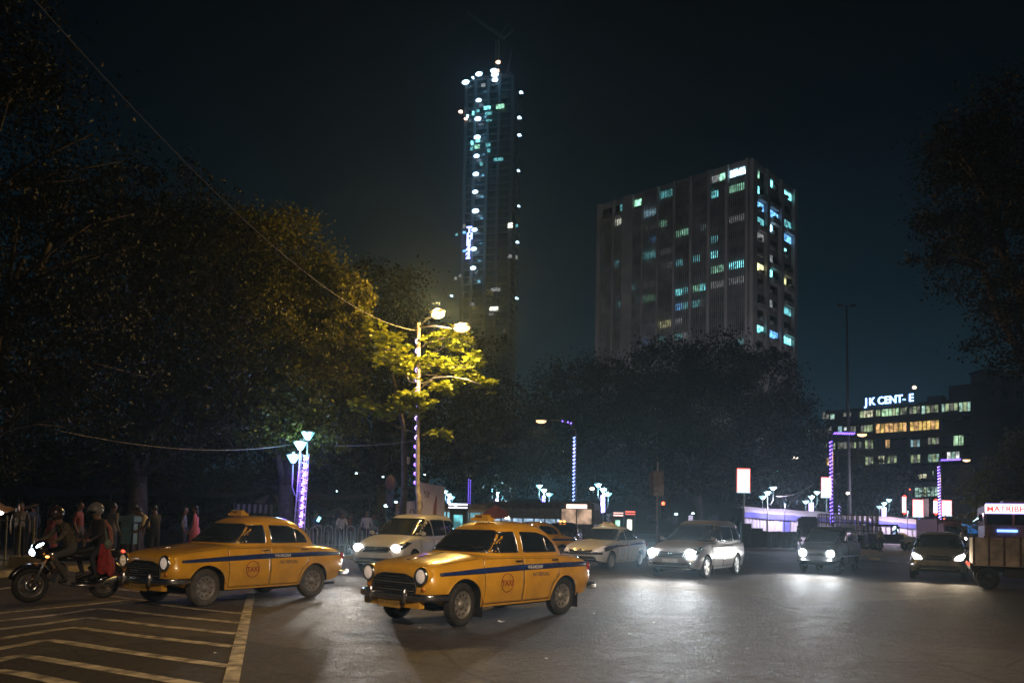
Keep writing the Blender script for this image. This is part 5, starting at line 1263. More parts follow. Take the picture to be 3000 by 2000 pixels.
# main twin-head post
bx = P(1224, 1560, 30.0); mp = empty('street_lamp', (bx.x, 30.0, 0), 0, 'tall street lamp with two glaring orange heads and violet lights wound round its post', 'street lamp', 'tall street lamps')
org_ = Vector((bx.x, 30.0, 0)); top = P(1227, 955, 30.0) - org_
b = MB(); b.tube([(0, 0, 0), (0, 0, 2.5), Vector((top.x * .3, 0, 2.6)), top], [.12, .11, .085, .065], 12); b.tube([top - Vector((0, 0, .15)), top + Vector((0, 0, .12))], [.08, .07], 10); b.build('post', mat('whitewashed_post', (.36, .30, .22), .6, var=.3), mp)
L1_ = P(1268, 925, 29.0) - org_; L2_ = P(1326, 962, 29.2) - org_
for Lq, pw, sz in ((L1_, 900, 1), (L2_, 750, 1)):
    a = MB(); st_ = top - Vector((0, 0, .05)); dd = (Lq - st_); a.tube([st_, st_ + dd * .5 + Vector((0, 0, .08)), Lq], [.035, .03, .028], 8); a.build('arm', m_pole, mp)
    luminaire(mp, Lq, (dd.x, dd.y, 0), m_sod, .80, .46)
    q = Lq + Vector((dd.x, dd.y, 0)).normalized() * .34 + Vector((0, -.05, -.26)); spot(mp, q, (0, .9, -1), pw * 1.5, (1., .68, .36), 125, .7, .12); point(mp, Lq + Vector((dd.x, dd.y, 0)).normalized() * .34 + Vector((0, -.30, .12)), pw * 1.9, SOD, .14)
br = MB(); c0 = P(1205, 1118, 30) - org_; br.tube([c0 + Vector((-.1, 0, 0)), P(1240, 1123, 30) - org_, P(1270, 1107, 29.8) - org_, P(1320, 1103, 29.6) - org_, P(1370, 1112, 29.4) - org_, P(1418, 1131, 29.2) - org_], [.03, .03, .028, .025, .022, .018], 7)
br.tube([c0 + Vector((-.06, 0, 0)), P(1191, 1100, 30) - org_], .035, 6); br.tube([P(1222, 1152, 30) - org_, P(1240, 1130, 30) - org_, P(1266, 1112, 29.8) - org_], .015, 5); br.build('curved_bracket', m_pole, mp)
xz_ = lambda z: Vector((top.x * (.3 + .7 * (z - 2.6) / (top.z - 2.6)), 0, z))
spiral(mp, xz_(4.6), top - Vector((0, 0, .3)), .115, 11, m_ledw, .38, .020); spiral(mp, xz_(2.9), xz_(4.6), .13, 5, m_led, .3, .026)
# far single-head posts wound with lights: (post px at foot, top px, top py, Y, lamp px, lamp py, label)
for i, (pxb, pxt, pyt, Y, lx, ly, pyb, lab, pw, tn) in enumerate((
        (1684, 1687, 1262, 58, 1604, 1232, 1466, 'curved-arm street lamp with blue-white lights wound round its post, behind the bus', 1200, 18),
        (2440, 2437, 1275, 62, 2508, 1271, 1530, 'square-armed street lamp with violet lights, by the second lit advertising box', 1200, 22),
        (2758, 2752, 1352, 80, 2818, 1346, 1532, 'square-armed street lamp with violet lights, behind the dark hatchback', 1500, 20))):
    o = empty('street_lamp', GY(pxb, Y), 0, lab, 'street lamp', 'tall street lamps'); og = Vector(o.location)
    tp = P(pxt, pyt, Y) - og; lp = P(lx, ly, Y) - og; b = MB(); b.tube([(0, 0, 0), (tp.x * .5, 0, tp.z * .5), tp], [.11, .09, .07], 8)
    if i == 0: arm = [tp, P(1668, 1240, Y) - og, P(1640, 1231, Y) - og, P(1612, 1230, Y) - og]
    else: arm = [tp, tp + Vector((.15, 0, .15)), (tp + lp) / 2 + Vector((0, 0, .14)), lp]
    b.tube(arm, .05, 7); b.build('post', m_pole, o)
    luminaire(o, lp, (-1 if i == 0 else 1, 0, 0), m_sod2, .9, .4); spot(o, lp + Vector((-.45 if i == 0 else .45, 0, -.25)), (0, 0, -1), pw, (1., .62, .28), 150, .6, .15)
    zb_ = (P(pxb, pyb, Y) - og).z
    spiral(o, (tp.x * zb_ / tp.z * .9, 0, zb_), tp - Vector((0, 0, .3)), .17, tn, m_ledb if i == 0 else m_led, .40, .042)
    if i: 
        s_ = MB()
        for k in range(12):
            q = arm[1].lerp(lp, (k + .3) / 12.6); s_.tube([q + Vector((-.10, -.08, -.06)), q + Vector((.06, -.08, .10))], .03, 5)
        s_.build('arm_light_string', m_led, o)
    else:
        for q in ((1673, 1239), (1664, 1236), (1648, 1233)):
            s_ = MB(); s_.ball(P(*q, Y - .1) - og, .06, 6, 5); s_.build('bulb', m_led, o)
# three-bowl ornamental lamps
def cluster(heads, Y, label, bowl, pw, litpost=None, postx=None, scale=1., lattice=False):
    mx = sum(h[0] for h in heads) / 3 if postx is None else postx
    o = empty('ornamental_lamp', GY(mx, Y), 0, label, 'street lamp', 'three-bowl ornamental lamps'); og = Vector(o.location)
    H = sorted([P(*h, Y) - og for h in heads], key=lambda v: v.z); b = MB()
    mid = H[1]
    b.tube([(0, 0, 0), (0, 0, 1), (mid.x * .3, 0, mid.z * .6), mid - Vector((0, 0, .15))], [.09, .07, .055, .045], 8)
    for h in H:
        if h is mid: continue
        zt = h.z - 1.35 * scale; b.tube([(mid.x * .6, 0, zt - .15), (mid.x + (h.x - mid.x) * .6, 0, zt - .05), (h.x, 0, zt + .25), h - Vector((0, 0, .12))], [.03, .028, .028, .03], 7)
    b.build('post', m_pole if not lattice else mat('white_post', (.45, .45, .5), .5), o)
    for h in H:
        q_ = 1.0 if Y < 50 else 1.35; s = MB(); s.lathe([(.0, -.18), (.07 * q_, -.18), (.10 * q_, -.14), (.235 * q_, .09), (.24 * q_, .12)], h, (0, 0, 1), 16); sb = s.build('lamp_bowl', bowl, o)
        c = MB(); c.lathe([(.26, .12), (.27, .135), (.12, .17), (.05, .19), (.05, .25), (.0, .26)], h, (0, 0, 1), 16); c.build('lamp_cap', m_pole, sb)
    point(o, (H[1].x, -.35, H[1].z - .05), pw * 3.6, COOL, .25)
    if litpost:
        (y0, y1, mt, tn, thick) = litpost
        z0 = (P(mx, y0, Y) - og).z; z1 = (P(mx, y1, Y) - og).z
        spiral(o, (mid.x * .3, 0, z0), (mid.x * .9, 0, z1), .10 * scale * thick, tn, mt, .55, .030 * thick)
    return o
A_ = cluster(((902, 1275), (880, 1304), (859, 1342)), 30.3, 'nearest three-bowl lamp with a violet-glowing lattice post, behind the left taxi', m_cool, 40, None, 874)
og = Vector(A_.location)
b = MB()
for dx in (-.17, .17):
    for dy in (-.13, .13): b.beam((dx, dy, 0), (.15 + dx * .8, dy, 4.0), .03)
for k in range(10): b.beam((-.17 + k * .014, -.13, .4 + k * .36), (.17 + k * .012, -.13, .4 + k * .36 + .02), .02)
b.build('lattice_post', mat('white_post'), A_)
spiral(A_, (-.0, -.0, 1.3), (.10, 0, 4.05), .17, 9, mat('bright_violet_string', (1, 1, 1), .3, emit=(.42, .22, 1.), power=4.2, sample=False), .42, .042)
spiral(A_, (-.03, -.03, 1.2), (.12, 0, 4.1), .19, 10, m_led, .45, .022)
point(A_, (.0, -.6, 3.2), 160, (.16, .08, 1.), .35)
for heads, Y, lab, pw, lp in (
        (((1305, 1440), (1315, 1450), (1325, 1457)), 98, 'farthest three-bowl lamp, right beside the tall white hoarding', 160, (1474, 1460, m_ledb, 8, 2.0)),
        (((1443, 1435), (1457, 1445), (1470, 1456)), 90, 'three-bowl lamp above the bus stand, third post from the tall hoarding', 160, (1476, 1452, m_ledw, 8, 1.8)),
        (((1580, 1424), (1593, 1437), (1609, 1449)), 78, 'three-bowl lamp standing over the long parked bus', 160, (1474, 1450, m_led, 4, 1.8)),
        (((1752, 1421), (1767, 1435), (1782, 1448)), 72, 'three-bowl lamp with blue-white glowing post at the front of the bus', 200, (1500, 1448, m_ledw, 12, 2.0))):
    cluster(heads, Y, lab, m_cool, pw, lp, scale=.95)
cluster(((2265, 1430), (2248, 1444), (2234, 1457)), 72, 'three-bowl lamp on a plain dark post in front of the white tent', m_cooldim, 50, None)
cluster(((2394, 1443), (2377, 1456), (2360, 1470)), 78, 'three-bowl lamp with white-violet glowing post before the right end of the tent', m_cooldim, 60, (1535, 1472, m_ledw, 18, 2.0))
cluster(((2605, 1465), (2590, 1475), (2576, 1485)), 94, 'three-bowl lamp with white-violet glowing post before the second tent', m_cooldim, 60, (1535, 1486, m_ledw, 14, 2.2))
# strings of lights on two unseen-headed poles
for px, Y, y0, y1, lab, mt, tn in ((1373, 70, 1474, 1400, 'thin pole with a sparse violet light string, left of the bus stand lamps', m_led, 11), (1120, 60, 1480, 1460, 'thin pole with short cyan lights behind the low hoarding', m_ledb, 3),
                        (2461, 74, 1537, 1475, 'pole wound with violet lights under the second lit advertising box', m_ledw, 6), (2695, 98, 1545, 1513, 'post wound with blue-violet lights under the third lit advertising box', m_led, 7)):
    o = empty('light_post', GY(px, Y), 0, lab, 'post', 'posts wound with light strings'); og = Vector(o.location); z1 = P(px, y1, Y).z; z0 = P(px, y0, Y).z
    b = MB(); b.tube([(0, 0, 0), (0, 0, z1 + .4)], [.07, .05], 8); b.build('post', m_poledark, o); spiral(o, (0, 0, z0), (0, 0, z1), .10, tn, mt, .4, .03)
# tall mast
o = empty('high_mast', GY(2489, 84), 0, 'very tall thin dark mast in front of the office block', 'mast'); og = Vector(o.location)
tp = P(2480, 897, 84) - og; b = MB(); b.tube([(0, 0, 0), tp * .5, tp], [.25, .16, .09], 10); b.build('post', mat('grey_mast', (.10, .10, .10), .6), o)
b = MB(); b.box(tp + Vector((-.7, 0, .1)), (.5, .3, .25)); b.box(tp + Vector((.7, 0, .1)), (.5, .3, .25)); b.beam(tp + Vector((-.8, 0, 0)), tp + Vector((.8, 0, 0)), .08); b.build('lamp_carrier', m_poledark, o)
# lamp standard behind the camera that lights the near road: two sodium heads on a post
nl = empty('street_lamp', (6.5, -3.0, 0), 0, 'tall twin-armed street lamp standing behind the viewer', 'street lamp')
b = MB(); b.tube([(0, 0, 0), (0, 0, 9.2)], [.12, .07], 10); b.tube([(0, 0, 9.1), (-1, 0, 9.35), (-2, 0, 9.4)], .035, 7); b.tube([(0, 0, 9.1), (1, 0, 9.35), (2, 0, 9.4)], .035, 7); b.build('post', m_pole, nl)
luminaire(nl, (2, 0, 9.4), (1, 0, 0), mat('near_lamp_glass', (1, 1, 1), .3, emit=(1., .80, .55), power=60, sample=False), .7, .34)
luminaire(nl, (-2, 0, 9.4), (-1, 0, 0), mat('near_lamp_glass', (1, 1, 1), .3, emit=(1., .80, .55), power=60, sample=False), .7, .34)
spot(nl, (-2.4, 0, 9.1), (-2.6, 14.0, -9.1), 8600, (1., .72, .47), 66, 1., .2)
spot(nl, (2.4, 0, 9.1), (3.0, 17, -9.1), 2300, (1., .64, .40), 66, 1., .2)
# ------------------------------------------------------------------ wires
def wire(name, label, pts, r_, mt, sag=0., n=24):
    a, c = Vector(pts[0]), Vector(pts[-1]); Q = []
    for i in range(n + 1):
        t = i / n; q = a.lerp(c, t); q.z -= sag * 4 * t * (1 - t); Q.append(q)
    b = MB(); b.tube([q - a for q in Q], r_, 5); return tag(b.build(name, mt, None, loc=a), label, 'cable')
m_wire = mat('pale_cable', (.20, .18, .16), .6)
wire('overhead_cable', 'pale cable swooping from the upper left down to the top of the twin-head lamp', [P(1222, 968, 29.9), P(-40, -160, 9.0)], .010, m_wire, 1.0, 40)
wire('overhead_cable', 'thin cable sagging from the left trees to the three-bowl lamp', [P(878, 1297, 31.9), P(150, 1256, 21)], .012, m_wire, .42)
wire('overhead_cable', 'thin cable between the three-bowl lamp and the main street lamp post', [P(885, 1296, 31.9), P(1215, 1290, 30)], .012, m_wire, .16)
wire('overhead_cable', 'thin slack cable running from the dark-post ornamental lamp towards the tree', [P(2270, 1452, 71), P(2385, 1415, 76)], .03, m_wire, .4)
# ------------------------------------------------------------------ lit advertising boxes
def adbox(px0, px1, py0, py1, Y, postx, label, back=0):
    o = empty('advertising_box', GY(postx, Y), 0, label, 'advertising sign', 'backlit advertising boxes'); og = Vector(o.location)
    a = P(px0, py1, Y) - og; c = P(px1, py0, Y) - og; w_, h_ = c.x - a.x, c.z - a.z; cx, cz = (a.x + c.x) / 2, (a.z + c.z) / 2
    b = MB(); b.tube([(0, .15, 0), (0, .15, cz)], .09, 8); b.build('post', m_pole, o)
    b = MB(); b.box((cx, .1, cz), (w_ + .06, .30, h_ + .06)); b.build('box_frame', m_black, o)
    m_ = mat('backlit_red_edged_panel', (1, 1, 1), .3); nt = m_.node_tree
    if 'adm' not in m_:
        m_['adm'] = 1; n, l = nt.nodes, nt.links; bs = n['Principled BSDF']; tc_ = n.new('ShaderNodeTexCoord'); s_ = n.new('ShaderNodeSeparateXYZ'); l.new(tc_.outputs['Generated'], s_.inputs[0])
        def dist(out):
            m1 = n.new('ShaderNodeMath'); m1.operation = 'SUBTRACT'; m1.inputs[1].default_value = .5; l.new(out, m1.inputs[0]); m2 = n.new('ShaderNodeMath'); m2.operation = 'ABSOLUTE'; l.new(m1.outputs[0], m2.inputs[0]); return m2
        mxx = n.new('ShaderNodeMath'); mxx.operation = 'MAXIMUM'; l.new(dist(s_.outputs['X']).outputs[0], mxx.inputs[0]); l.new(dist(s_.outputs['Z']).outputs[0], mxx.inputs[1])
        rr = n.new('ShaderNodeValToRGB'); rr.color_ramp.elements[0].position = .34; rr.color_ramp.elements[0].color = (1, .92, .92, 1); rr.color_ramp.elements[1].position = .49; rr.color_ramp.elements[1].color = (.75, .07, .05, 1)
        l.new(mxx.outputs[0], rr.inputs[0]); l.new(rr.outputs[0], bs.inputs['Emission Color']); bs.inputs['Emission Strength'].default_value = 2.6
    b = MB(); b.box((cx, -.07, cz), (w_, .03, h_)); b.build('lit_panel', m_, o)
    b = MB(); b.box((cx, -.1, a.z - .03), (w_, .08, .08)); b.build('light_bar', m_cooldim, o)
adbox(2158, 2197, 1372, 1440, 66, 2180, 'largest glowing white and red advertising box, on a post left of the tent')
adbox(2405, 2440, 1398, 1455, 78, 2424, 'glowing advertising box in front of the left spiral-lit lamp post')
adbox(2673, 2704, 1463, 1512, 96, 2697, 'glowing advertising box above the end of the second tent')
adbox(2758, 2787, 1465, 1509, 97, 2770, 'glowing advertising box just right of the right spiral-lit lamp post')
for px0, px1, py0, py1, Y, lab in ((2702, 2720, 1460, 1512, 100, 'plain pale unlit sign board between two glowing advertising boxes'),):
    o = empty('sign_board', GY((px0 + px1) / 2, Y), 0, lab, 'sign board'); og = Vector(o.location); a = P(px0, py1, Y) - og; c = P(px1, py0, Y) - og
    b = MB(); b.box(((a.x + c.x) / 2, 0, (a.z + c.z) / 2), (c.x - a.x, .1, c.z - a.z)); b.build('board', m_whitel, o); b = MB(); b.beam((0, .1, 0), (0, .1, c.z), .1); b.build('post', m_pole, o)
for px, py0, py1, Y, mt, lab in ((2649, 1455, 1500, 99, 'A', 'small round-ended red and white neon sign near the signal'), (2741, 1466, 1502, 99, 'B', 'small curved neon sign left of the right lamp post')):
    o = empty('neon_sign', GY(px, Y), 0, lab, 'neon sign'); og = Vector(o.location); a = P(px, py1, Y).z; c = P(px, py0, Y).z
    b = MB(); b.box((0, 0, (a + c) / 2), (.42, .14, (c - a)), 0); b.build('lit_panel', mat('pink_white_neon', (1, 1, 1), .3, emit=(1, .6, .6), power=2.5, sample=False), o)
    b = MB(); b.tube([(-.22, -.1, a), (.0, -.12, a - .2), (.22, -.1, a)], .07, 6); b.tube([(-.22, -.1, c), (.0, -.12, c + .2), (.22, -.1, c)], .07, 6); b.build('red_tube', m_taillit, o); b = MB(); b.beam((0, .1, 0), (0, .1, a), .1); b.build('post', m_pole, o)
# ------------------------------------------------------------------ signals and sign poles
def signal(px, Y, red_px, label, boards=()):
    o = empty('traffic_signal', GY(px, Y), 0, label, 'traffic signal'); og = Vector(o.location); zt = P(px, boards[0][2] - 28 if boards else red_px[1] - 12, Y).z
    b = MB(); b.tube([(0, 0, 0), (0, 0, zt)], [.06, .05], 8)
    for k in range(4): b.tube([(0, 0, .9 + k * .42), (0, 0, 1.1 + k * .42)], .064, 8)
    b.build('post', mat('grey_violet_post', (.33, .30, .32), .6), o)
    r_ = P(*red_px, Y) - og
    h = MB(); h.box((r_.x + .02, .06, r_.z - .28), (.28, .22, .95)); ho = h.build('signal_head', m_black, o); h = MB(); h.beam((0, 0, r_.z + .2), (r_.x, .05, r_.z + .2), .04); h.beam((0, 0, r_.z - .5), (r_.x, .05, r_.z - .5), .04); h.build('bracket', m_black, o)
    for k, mt in enumerate((mat('lit_red_signal', (1, .1, .1), .3, emit=(1., .07, .03), power=9, sample=False), m_black, m_black)):
        l = MB(); l.lathe([(0, 0), (.09, .0), (.10, -.03)], (r_.x + .02, -.06, r_.z - k * .28), (0, -1, 0), 14); l.build('signal_lens', mt, ho)
        v = MB(); v.lathe([(.105, 0), (.105, .12)], (r_.x + .02, -.05, r_.z - k * .28), (0, -1, 0), 14); v.build('lens_visor', m_black, ho)
    for (x0, x1_, y0, y1, mt) in boards:
        a = P(x0, y1, Y) - og; c = P(x1_, y0, Y) - og; b = MB(); b.box(((a.x + c.x) / 2, -.08, (a.z + c.z) / 2), (c.x - a.x, .04, c.z - a.z)); b.build('sign_board', mt, o)
m_sb = mat('faded_poster', (.20, .18, .20), .7, var=.5, scale=2.5); m_sb2 = mat('pale_notice', (.30, .27, .30), .7, var=.3, scale=5)
signal(1925, 43, (1941, 1474), 'signal pole with a red light and dark poster boards, left of the glaring people carrier', [(1914, 1944, 1380, 1426, m_sb), (1915, 1944, 1427, 1452, m_sb2), (1903, 1913, 1382, 1450, mat('dark_red_board', (.10, .05, .05), .7))])
signal(2770, 92, (2764, 1519), 'far red traffic signal beside the right spiral-lit lamp post')
signal(2672, 105, (2664, 1433), 'far small red signal high over the junction before the office block')
def round_sign(px, py0, py1, Y, label, wpx, mt, extra=None, round_=True, pole=m_poledark):
    o = empty('road_sign', GY(px, Y), 0, label, 'road sign'); og = Vector(o.location); a = P(px, py1, Y).z; c = P(px, py0, Y).z; w_ = wpx * Y / FPX
    b = MB(); b.tube([(0, 0, 0), (0, 0, c + .1 if not extra else P(px, extra[0], Y).z + .3)], .035, 8); b.build('post', pole, o)
    b = MB()
    if round_: b.lathe([(0, .02), ((c - a) / 2, .02), ((c - a) / 2, -.02), (0, -.02)], (0, -.06, (a + c) / 2), (0, -1, 0), 28)
    else: b.box((0, -.06, (a + c) / 2), (w_, .04, c - a))
    ob = b.build('sign_plate', mt, o)
    if round_:
        s_ = w_ / (c - a)
        for v in ob.data.vertices: v.co.x *= s_; v.co.y += 0
    if extra:
        y0, y1, wp = extra; z0, z1 = P(px, y1, Y).z, P(px, y0, Y).z; b = MB(); b.box((0, -.06, (z0 + z1) / 2), (wp * Y / FPX, .12, z1 - z0)); b.build('cream_box', mat('cream_board', (.50, .38, .22), .7), o)
    return o, (a + c) / 2
o, zc = round_sign(1187, 1424, 1461, 33, 'thin pole with oval pale sign and cream box, left of the main lamp post', 10, mat('pale_sign_plate', (.45, .40, .36), .6), (1338, 1359, 16))
b = MB(); b.box((0, -.1, zc), (.05, .02, .14)); b.build('sign_figure', m_black, o)
o, zc = round_sign(1141, 1392, 1438, 36, 'round dull pink sign seen from behind on a violet post', 30, mat('dull_pink_plate', (.16, .09, .10), .7, var=.3), None)
b = MB(); b.box((0, -.03, zc - .75), (.30, .05, .60)); b.build('lower_plate', mat('grey_violet_plate', (.12, .11, .15), .7), o)
o, zc = round_sign(1795, 1514, 1532, 43, 'small pale round sign on a short post between the bus front and the signal pole', 12, mat('pale_pink_plate', (.35, .28, .30), .7, var=.3), None)
# ------------------------------------------------------------------ hoardings
m_board = mat('white_hoarding_cloth', (.52, .46, .50), .8, var=.10, scale=1.3)
def hoarding(pts, Y, label):
    """board through four photograph corners (tl, tr, br, bl)"""
    q = [P(x, y, Y + dy) for x, y, dy in pts]; base = GY((pts[2][0] + pts[3][0]) / 2, Y); o = empty('hoarding', base, 0, label, 'hoarding')
    q = [p - base for p in q]; n_ = (q[1] - q[0]).cross(q[3] - q[0]).normalized(); n_ = n_ if n_.y < 0 else -n_
    b = MB(); b.add([p for p in q] + [p - n_ * .06 for p in q], [(0, 1, 2, 3), (7, 6, 5, 4), (0, 4, 5, 1), (1, 5, 6, 2), (2, 6, 7, 3), (3, 7, 4, 0)]); b.build('board', m_board, o)
    f = MB()
    for p in (q[0], q[1]): f.beam((p.x, p.y + .12, 0), (p.x, p.y + .12, p.z), .06)
    f.build('frame', m_pole, o)
    def at(u, v, out=.012): return q[0].lerp(q[1], u).lerp(q[3].lerp(q[2], u), v) + n_ * out
    return o, at
o, at = hoarding([(1226, 1411, 0), (1301, 1425, .8), (1301, 1640, .8), (1226, 1640, 0)], 35, 'tall white hoarding with script and a faded figure, right of the main lamp post')
def ribbon(pts, r_, nm, mt, par): b = MB(); b.tube([at(*p) for p in pts], r_, 4); return b.build(nm, mt, par)
m_ink = mat('grey_print', (.16, .14, .17), .8); m_inkr = mat('faded_red_print', (.22, .09, .09), .8)
for k in range(5): ribbon([(.22 + k * .055 + .02 * math.cos(a), .11 + .02 * (k % 2) + .03 * math.sin(a * 1.3 + k)) for a in np.linspace(0, 5.5, 9)], .010, 'printed_script', m_ink, o)
for k in range(4): ribbon([(.25 + k * .05 + .018 * math.cos(a), .17 + .02 * math.sin(a + k)) for a in np.linspace(0, 5.0, 8)], .008, 'printed_script', m_ink, o)
b = MB(); pf = [(.66, .17), (.70, .13), (.71, .20), (.66, .28), (.64, .36), (.67, .44), (.62, .50), (.57, .78), (.50, 1.0), (.66, 1.0), (.66, .7), (.64, .52), (.56, .50), (.55, .40), (.58, .30)]
fp = [at(u, v * .95) for u, v in pf]; b.add(fp, [tuple(range(len(fp)))]); b.build('printed_figure', m_inkr, o)
ribbon([(.10, .22), (.07, .26), (.09, .32), (.07, .40)], .02, 'printed_mark', m_ink, o); ribbon([(.13, .24), (.15, .30), (.10, .36)], .02, 'printed_mark', m_ink, o)
o, at = hoarding([(1160, 1473, 0), (1216, 1466, .4), (1216, 1640, .4), (1160, 1640, 0)], 36.5, 'low white hoarding with faint blue print, left of the main lamp post')
for k in range(6): ribbon([(.15 + k * .07 + .03 * math.cos(a), .07 + .02 * math.sin(a * 1.5 + k)) for a in np.linspace(0, 5.5, 7)], .012, 'printed_script', m_ink, o)
ribbon([(.12, .13), (.5, .125)], .025, 'printed_mark', m_ink, o); ribbon([(.72, .20), (.78, .14), (.90, .14), (.95, .20)], .03, 'printed_mark', m_ink, o)
# ------------------------------------------------------------------ tents, fences on the right
m_tent = mat('white_tent_cloth', (.62, .56, .60), .85, var=.10, scale=.8); m_tentb = mat('blue_tent_cloth', (.16, .16, .50), .85, var=.15, scale=.8)
def tent(px0, px1, Y, topl, topr, label, bluex=()):
    o = empty('tent', GY((px0 + px1) / 2, Y), 0, label, 'tent', 'white cloth tents'); og = Vector(o.location); n_ = 12
    a = P(px0, 1520, Y) - og; c = P(px1, 1520, Y) - og; zl = P(px0, topl, Y).z; zr = P(px1, topr, Y).z
    up = []; lo = []; sag = []
    for i in range(n_ + 1):
        t = i / n_; x = a.x + (c.x - a.x) * t; zt = zl + (zr - zl) * t + .03 * math.sin(t * 17) ; up.append((x, 1.2, zt)); lo.append((x, 0, zt - .55 + .02 * math.sin(t * 30))); sag.append((x, .0 + .05 * math.sin(i * 2.1), zt - 1.05))
    b = MB(); k = n_ + 1; b.add(up + lo, [(i, i + 1, k + i + 1, k + i) for i in range(n_)], 0, False); b.add([(x, y + 5, z) for x, y, z in up] + up, [(i, i + 1, k + i + 1, k + i) for i in range(n_)]); b.build('roof_cloth', m_tent, o)
    b = MB(); b.add([(x, -.02, z) for x, y, z in lo] + sag, [(i, i + 1, k + i + 1, k + i) for i in range(n_)]); b.build('blue_valance', m_tentb, o)
    for i in range(n_):
        x0, x1_ = sag[i][0], sag[i + 1][0]; m_ = m_tentb if i in bluex else m_tent
        b = MB(); s = 6; V = []
        for j in range(s + 1):
            x = x0 + (x1_ - x0) * j / s; y = .25 + .08 * math.sin(j * 2.2 + i); V += [(x, y, sag[i][2] + .1), (x, y - .05, 0)]
        b.add(V, [(2 * j, 2 * j + 1, 2 * j + 3, 2 * j + 2) for j in range(s)], 0, True); b.build('wall_cloth', m_, o)
    p = MB()
    for i in range(0, n_ + 1, 3): p.beam((sag[i][0], .12, 0), (sag[i][0], .12, sag[i][2] + .3), .06)
    p.build('tent_poles', m_pole, o)
tent(2182, 2452, 74, 1482, 1500, 'long white tent with a blue band on the right side of the junction', (5,))
tent(2452, 2560, 82, 1502, 1512, 'darker continuing stretch of tent behind the stake truck', ())
tent(2560, 2714, 84, 1507, 1522, 'shorter white tent with a blue band behind the jeep', (11,))
point(tag(empty('tent_lamp', GY(2300, 71.5), 0), 'small white lamp hanging in front of the long tent', 'lamp'), (0, 0, 3.6), 1300, (.80, .70, 1.), .3)  # added lamp, there only to brighten the long tent's cloth
_tl = [o for o in bpy.data.objects if o.name == 'tent_lamp'][0]
b = MB(); b.ball((0, 0, 3.6), (.10, .10, .08), 8, 6); b.build('lamp_head', m_cooldim, _tl); b = MB(); b.beam((0, .1, 0), (0, .1, 3.6), .05); b.build('post', m_poledark, _tl)
t2 = empty('tent_lamp', GY(2660, 81), 0, 'small white lamp in front of the shorter tent', 'lamp'); point(t2, (0, 0, 3.4), 1500, (.80, .70, 1.), .3)  # second added lamp, brightens the shorter tent
b = MB(); b.ball((0, 0, 3.4), (.10, .10, .08), 8, 6); b.build('lamp_head', m_cooldim, t2); b = MB(); b.beam((0, .1, 0), (0, .1, 3.4), .05); b.build('post', m_poledark, t2)
m_fence = mat('grey_barrier', (.12, .11, .12), .7, var=.3)
def bars(px0, px1, Y, h, step, label, rail=.04, name='railing', hoop=False, mt=None, z0=.12, group='street railings', rot=0.):
    a, c = GY(px0, Y), GY(px1, Y + rot); o = empty(name, a, 0, label, 'railing', group); d = c - a; L = d.length; n_ = max(2, int(L / step)); mt = mt or m_fence
    bm_ = MB(); bm_.box((0, 0, (h + z0) / 2), (rail, rail, h - z0)); me = None
    if hoop:
        b = MB(); w_ = step * .42
        b.tube([(-w_, 0, z0)] + [(-w_ * math.cos(t), 0, h - w_ + w_ * math.sin(t)) for t in np.linspace(0, PI, 9)] + [(w_, 0, z0)], rail / 2, 6); b.tube([(0, 0, z0), (0, 0, h * .82)], rail / 2, 6); me = b.mesh('hoop', mt)
    else:
        me = bm_.mesh('bar', mt)
    for i in range(n_ + 1):
        q = d * (i / n_); link('hoop' if hoop else 'bar', me, o, loc=q, rot=(0, 0, math.atan2(d.y, d.x)))
    b = MB()
    for z in ((h * .35,) if hoop else (h - .12, z0 + .15)): b.beam(Vector((0, 0, z)), d + Vector((0, 0, z)), rail * .8)
    b.build('rail', mt, o)
bars(930, 1095, 33.5, 1.25, .42, 'hooped metal railing behind the rear of the left taxi', .045, hoop=True, mt=mat('pale_railing', (.30, .28, .27), .6))
bars(-60, 100, 21.5, 1.45, .30, 'pale upright railing at the left edge behind the motorbike', .035, mt=mat('yellowish_railing', (.26, .23, .13), .7))
bars(700, 920, 34.5, 1.15, .42, 'hooped railing in front of the market, mostly hidden by the left taxi', .045, hoop=True, mt=mat('pale_railing'))
o = empty('barrier', GY(2260, 58), 0, 'dark sheet barrier in front of the long tent', 'barrier'); og = Vector(o.location)
for k in range(9):
    x0 = P(2200 + k * 15.2, 1530, 58).x - og.x; b = MB(); b.box((x0 + .19, 0, .62 + .02 * (k % 3)), (.36, .05, 1.2)); b.build('panel', mat('dark_barrier_sheet', (.035, .033, .033), .7, var=.4), o)
b = MB(); b.box((P(2186, 1530, 58).x - og.x, .1, .9), (.7, .5, 1.75)); b.box((P(2205, 1530, 58).x - og.x + .3, .1, .75), (.8, .5, 1.4)); b.build('stacked_crates', m_poledark, o)
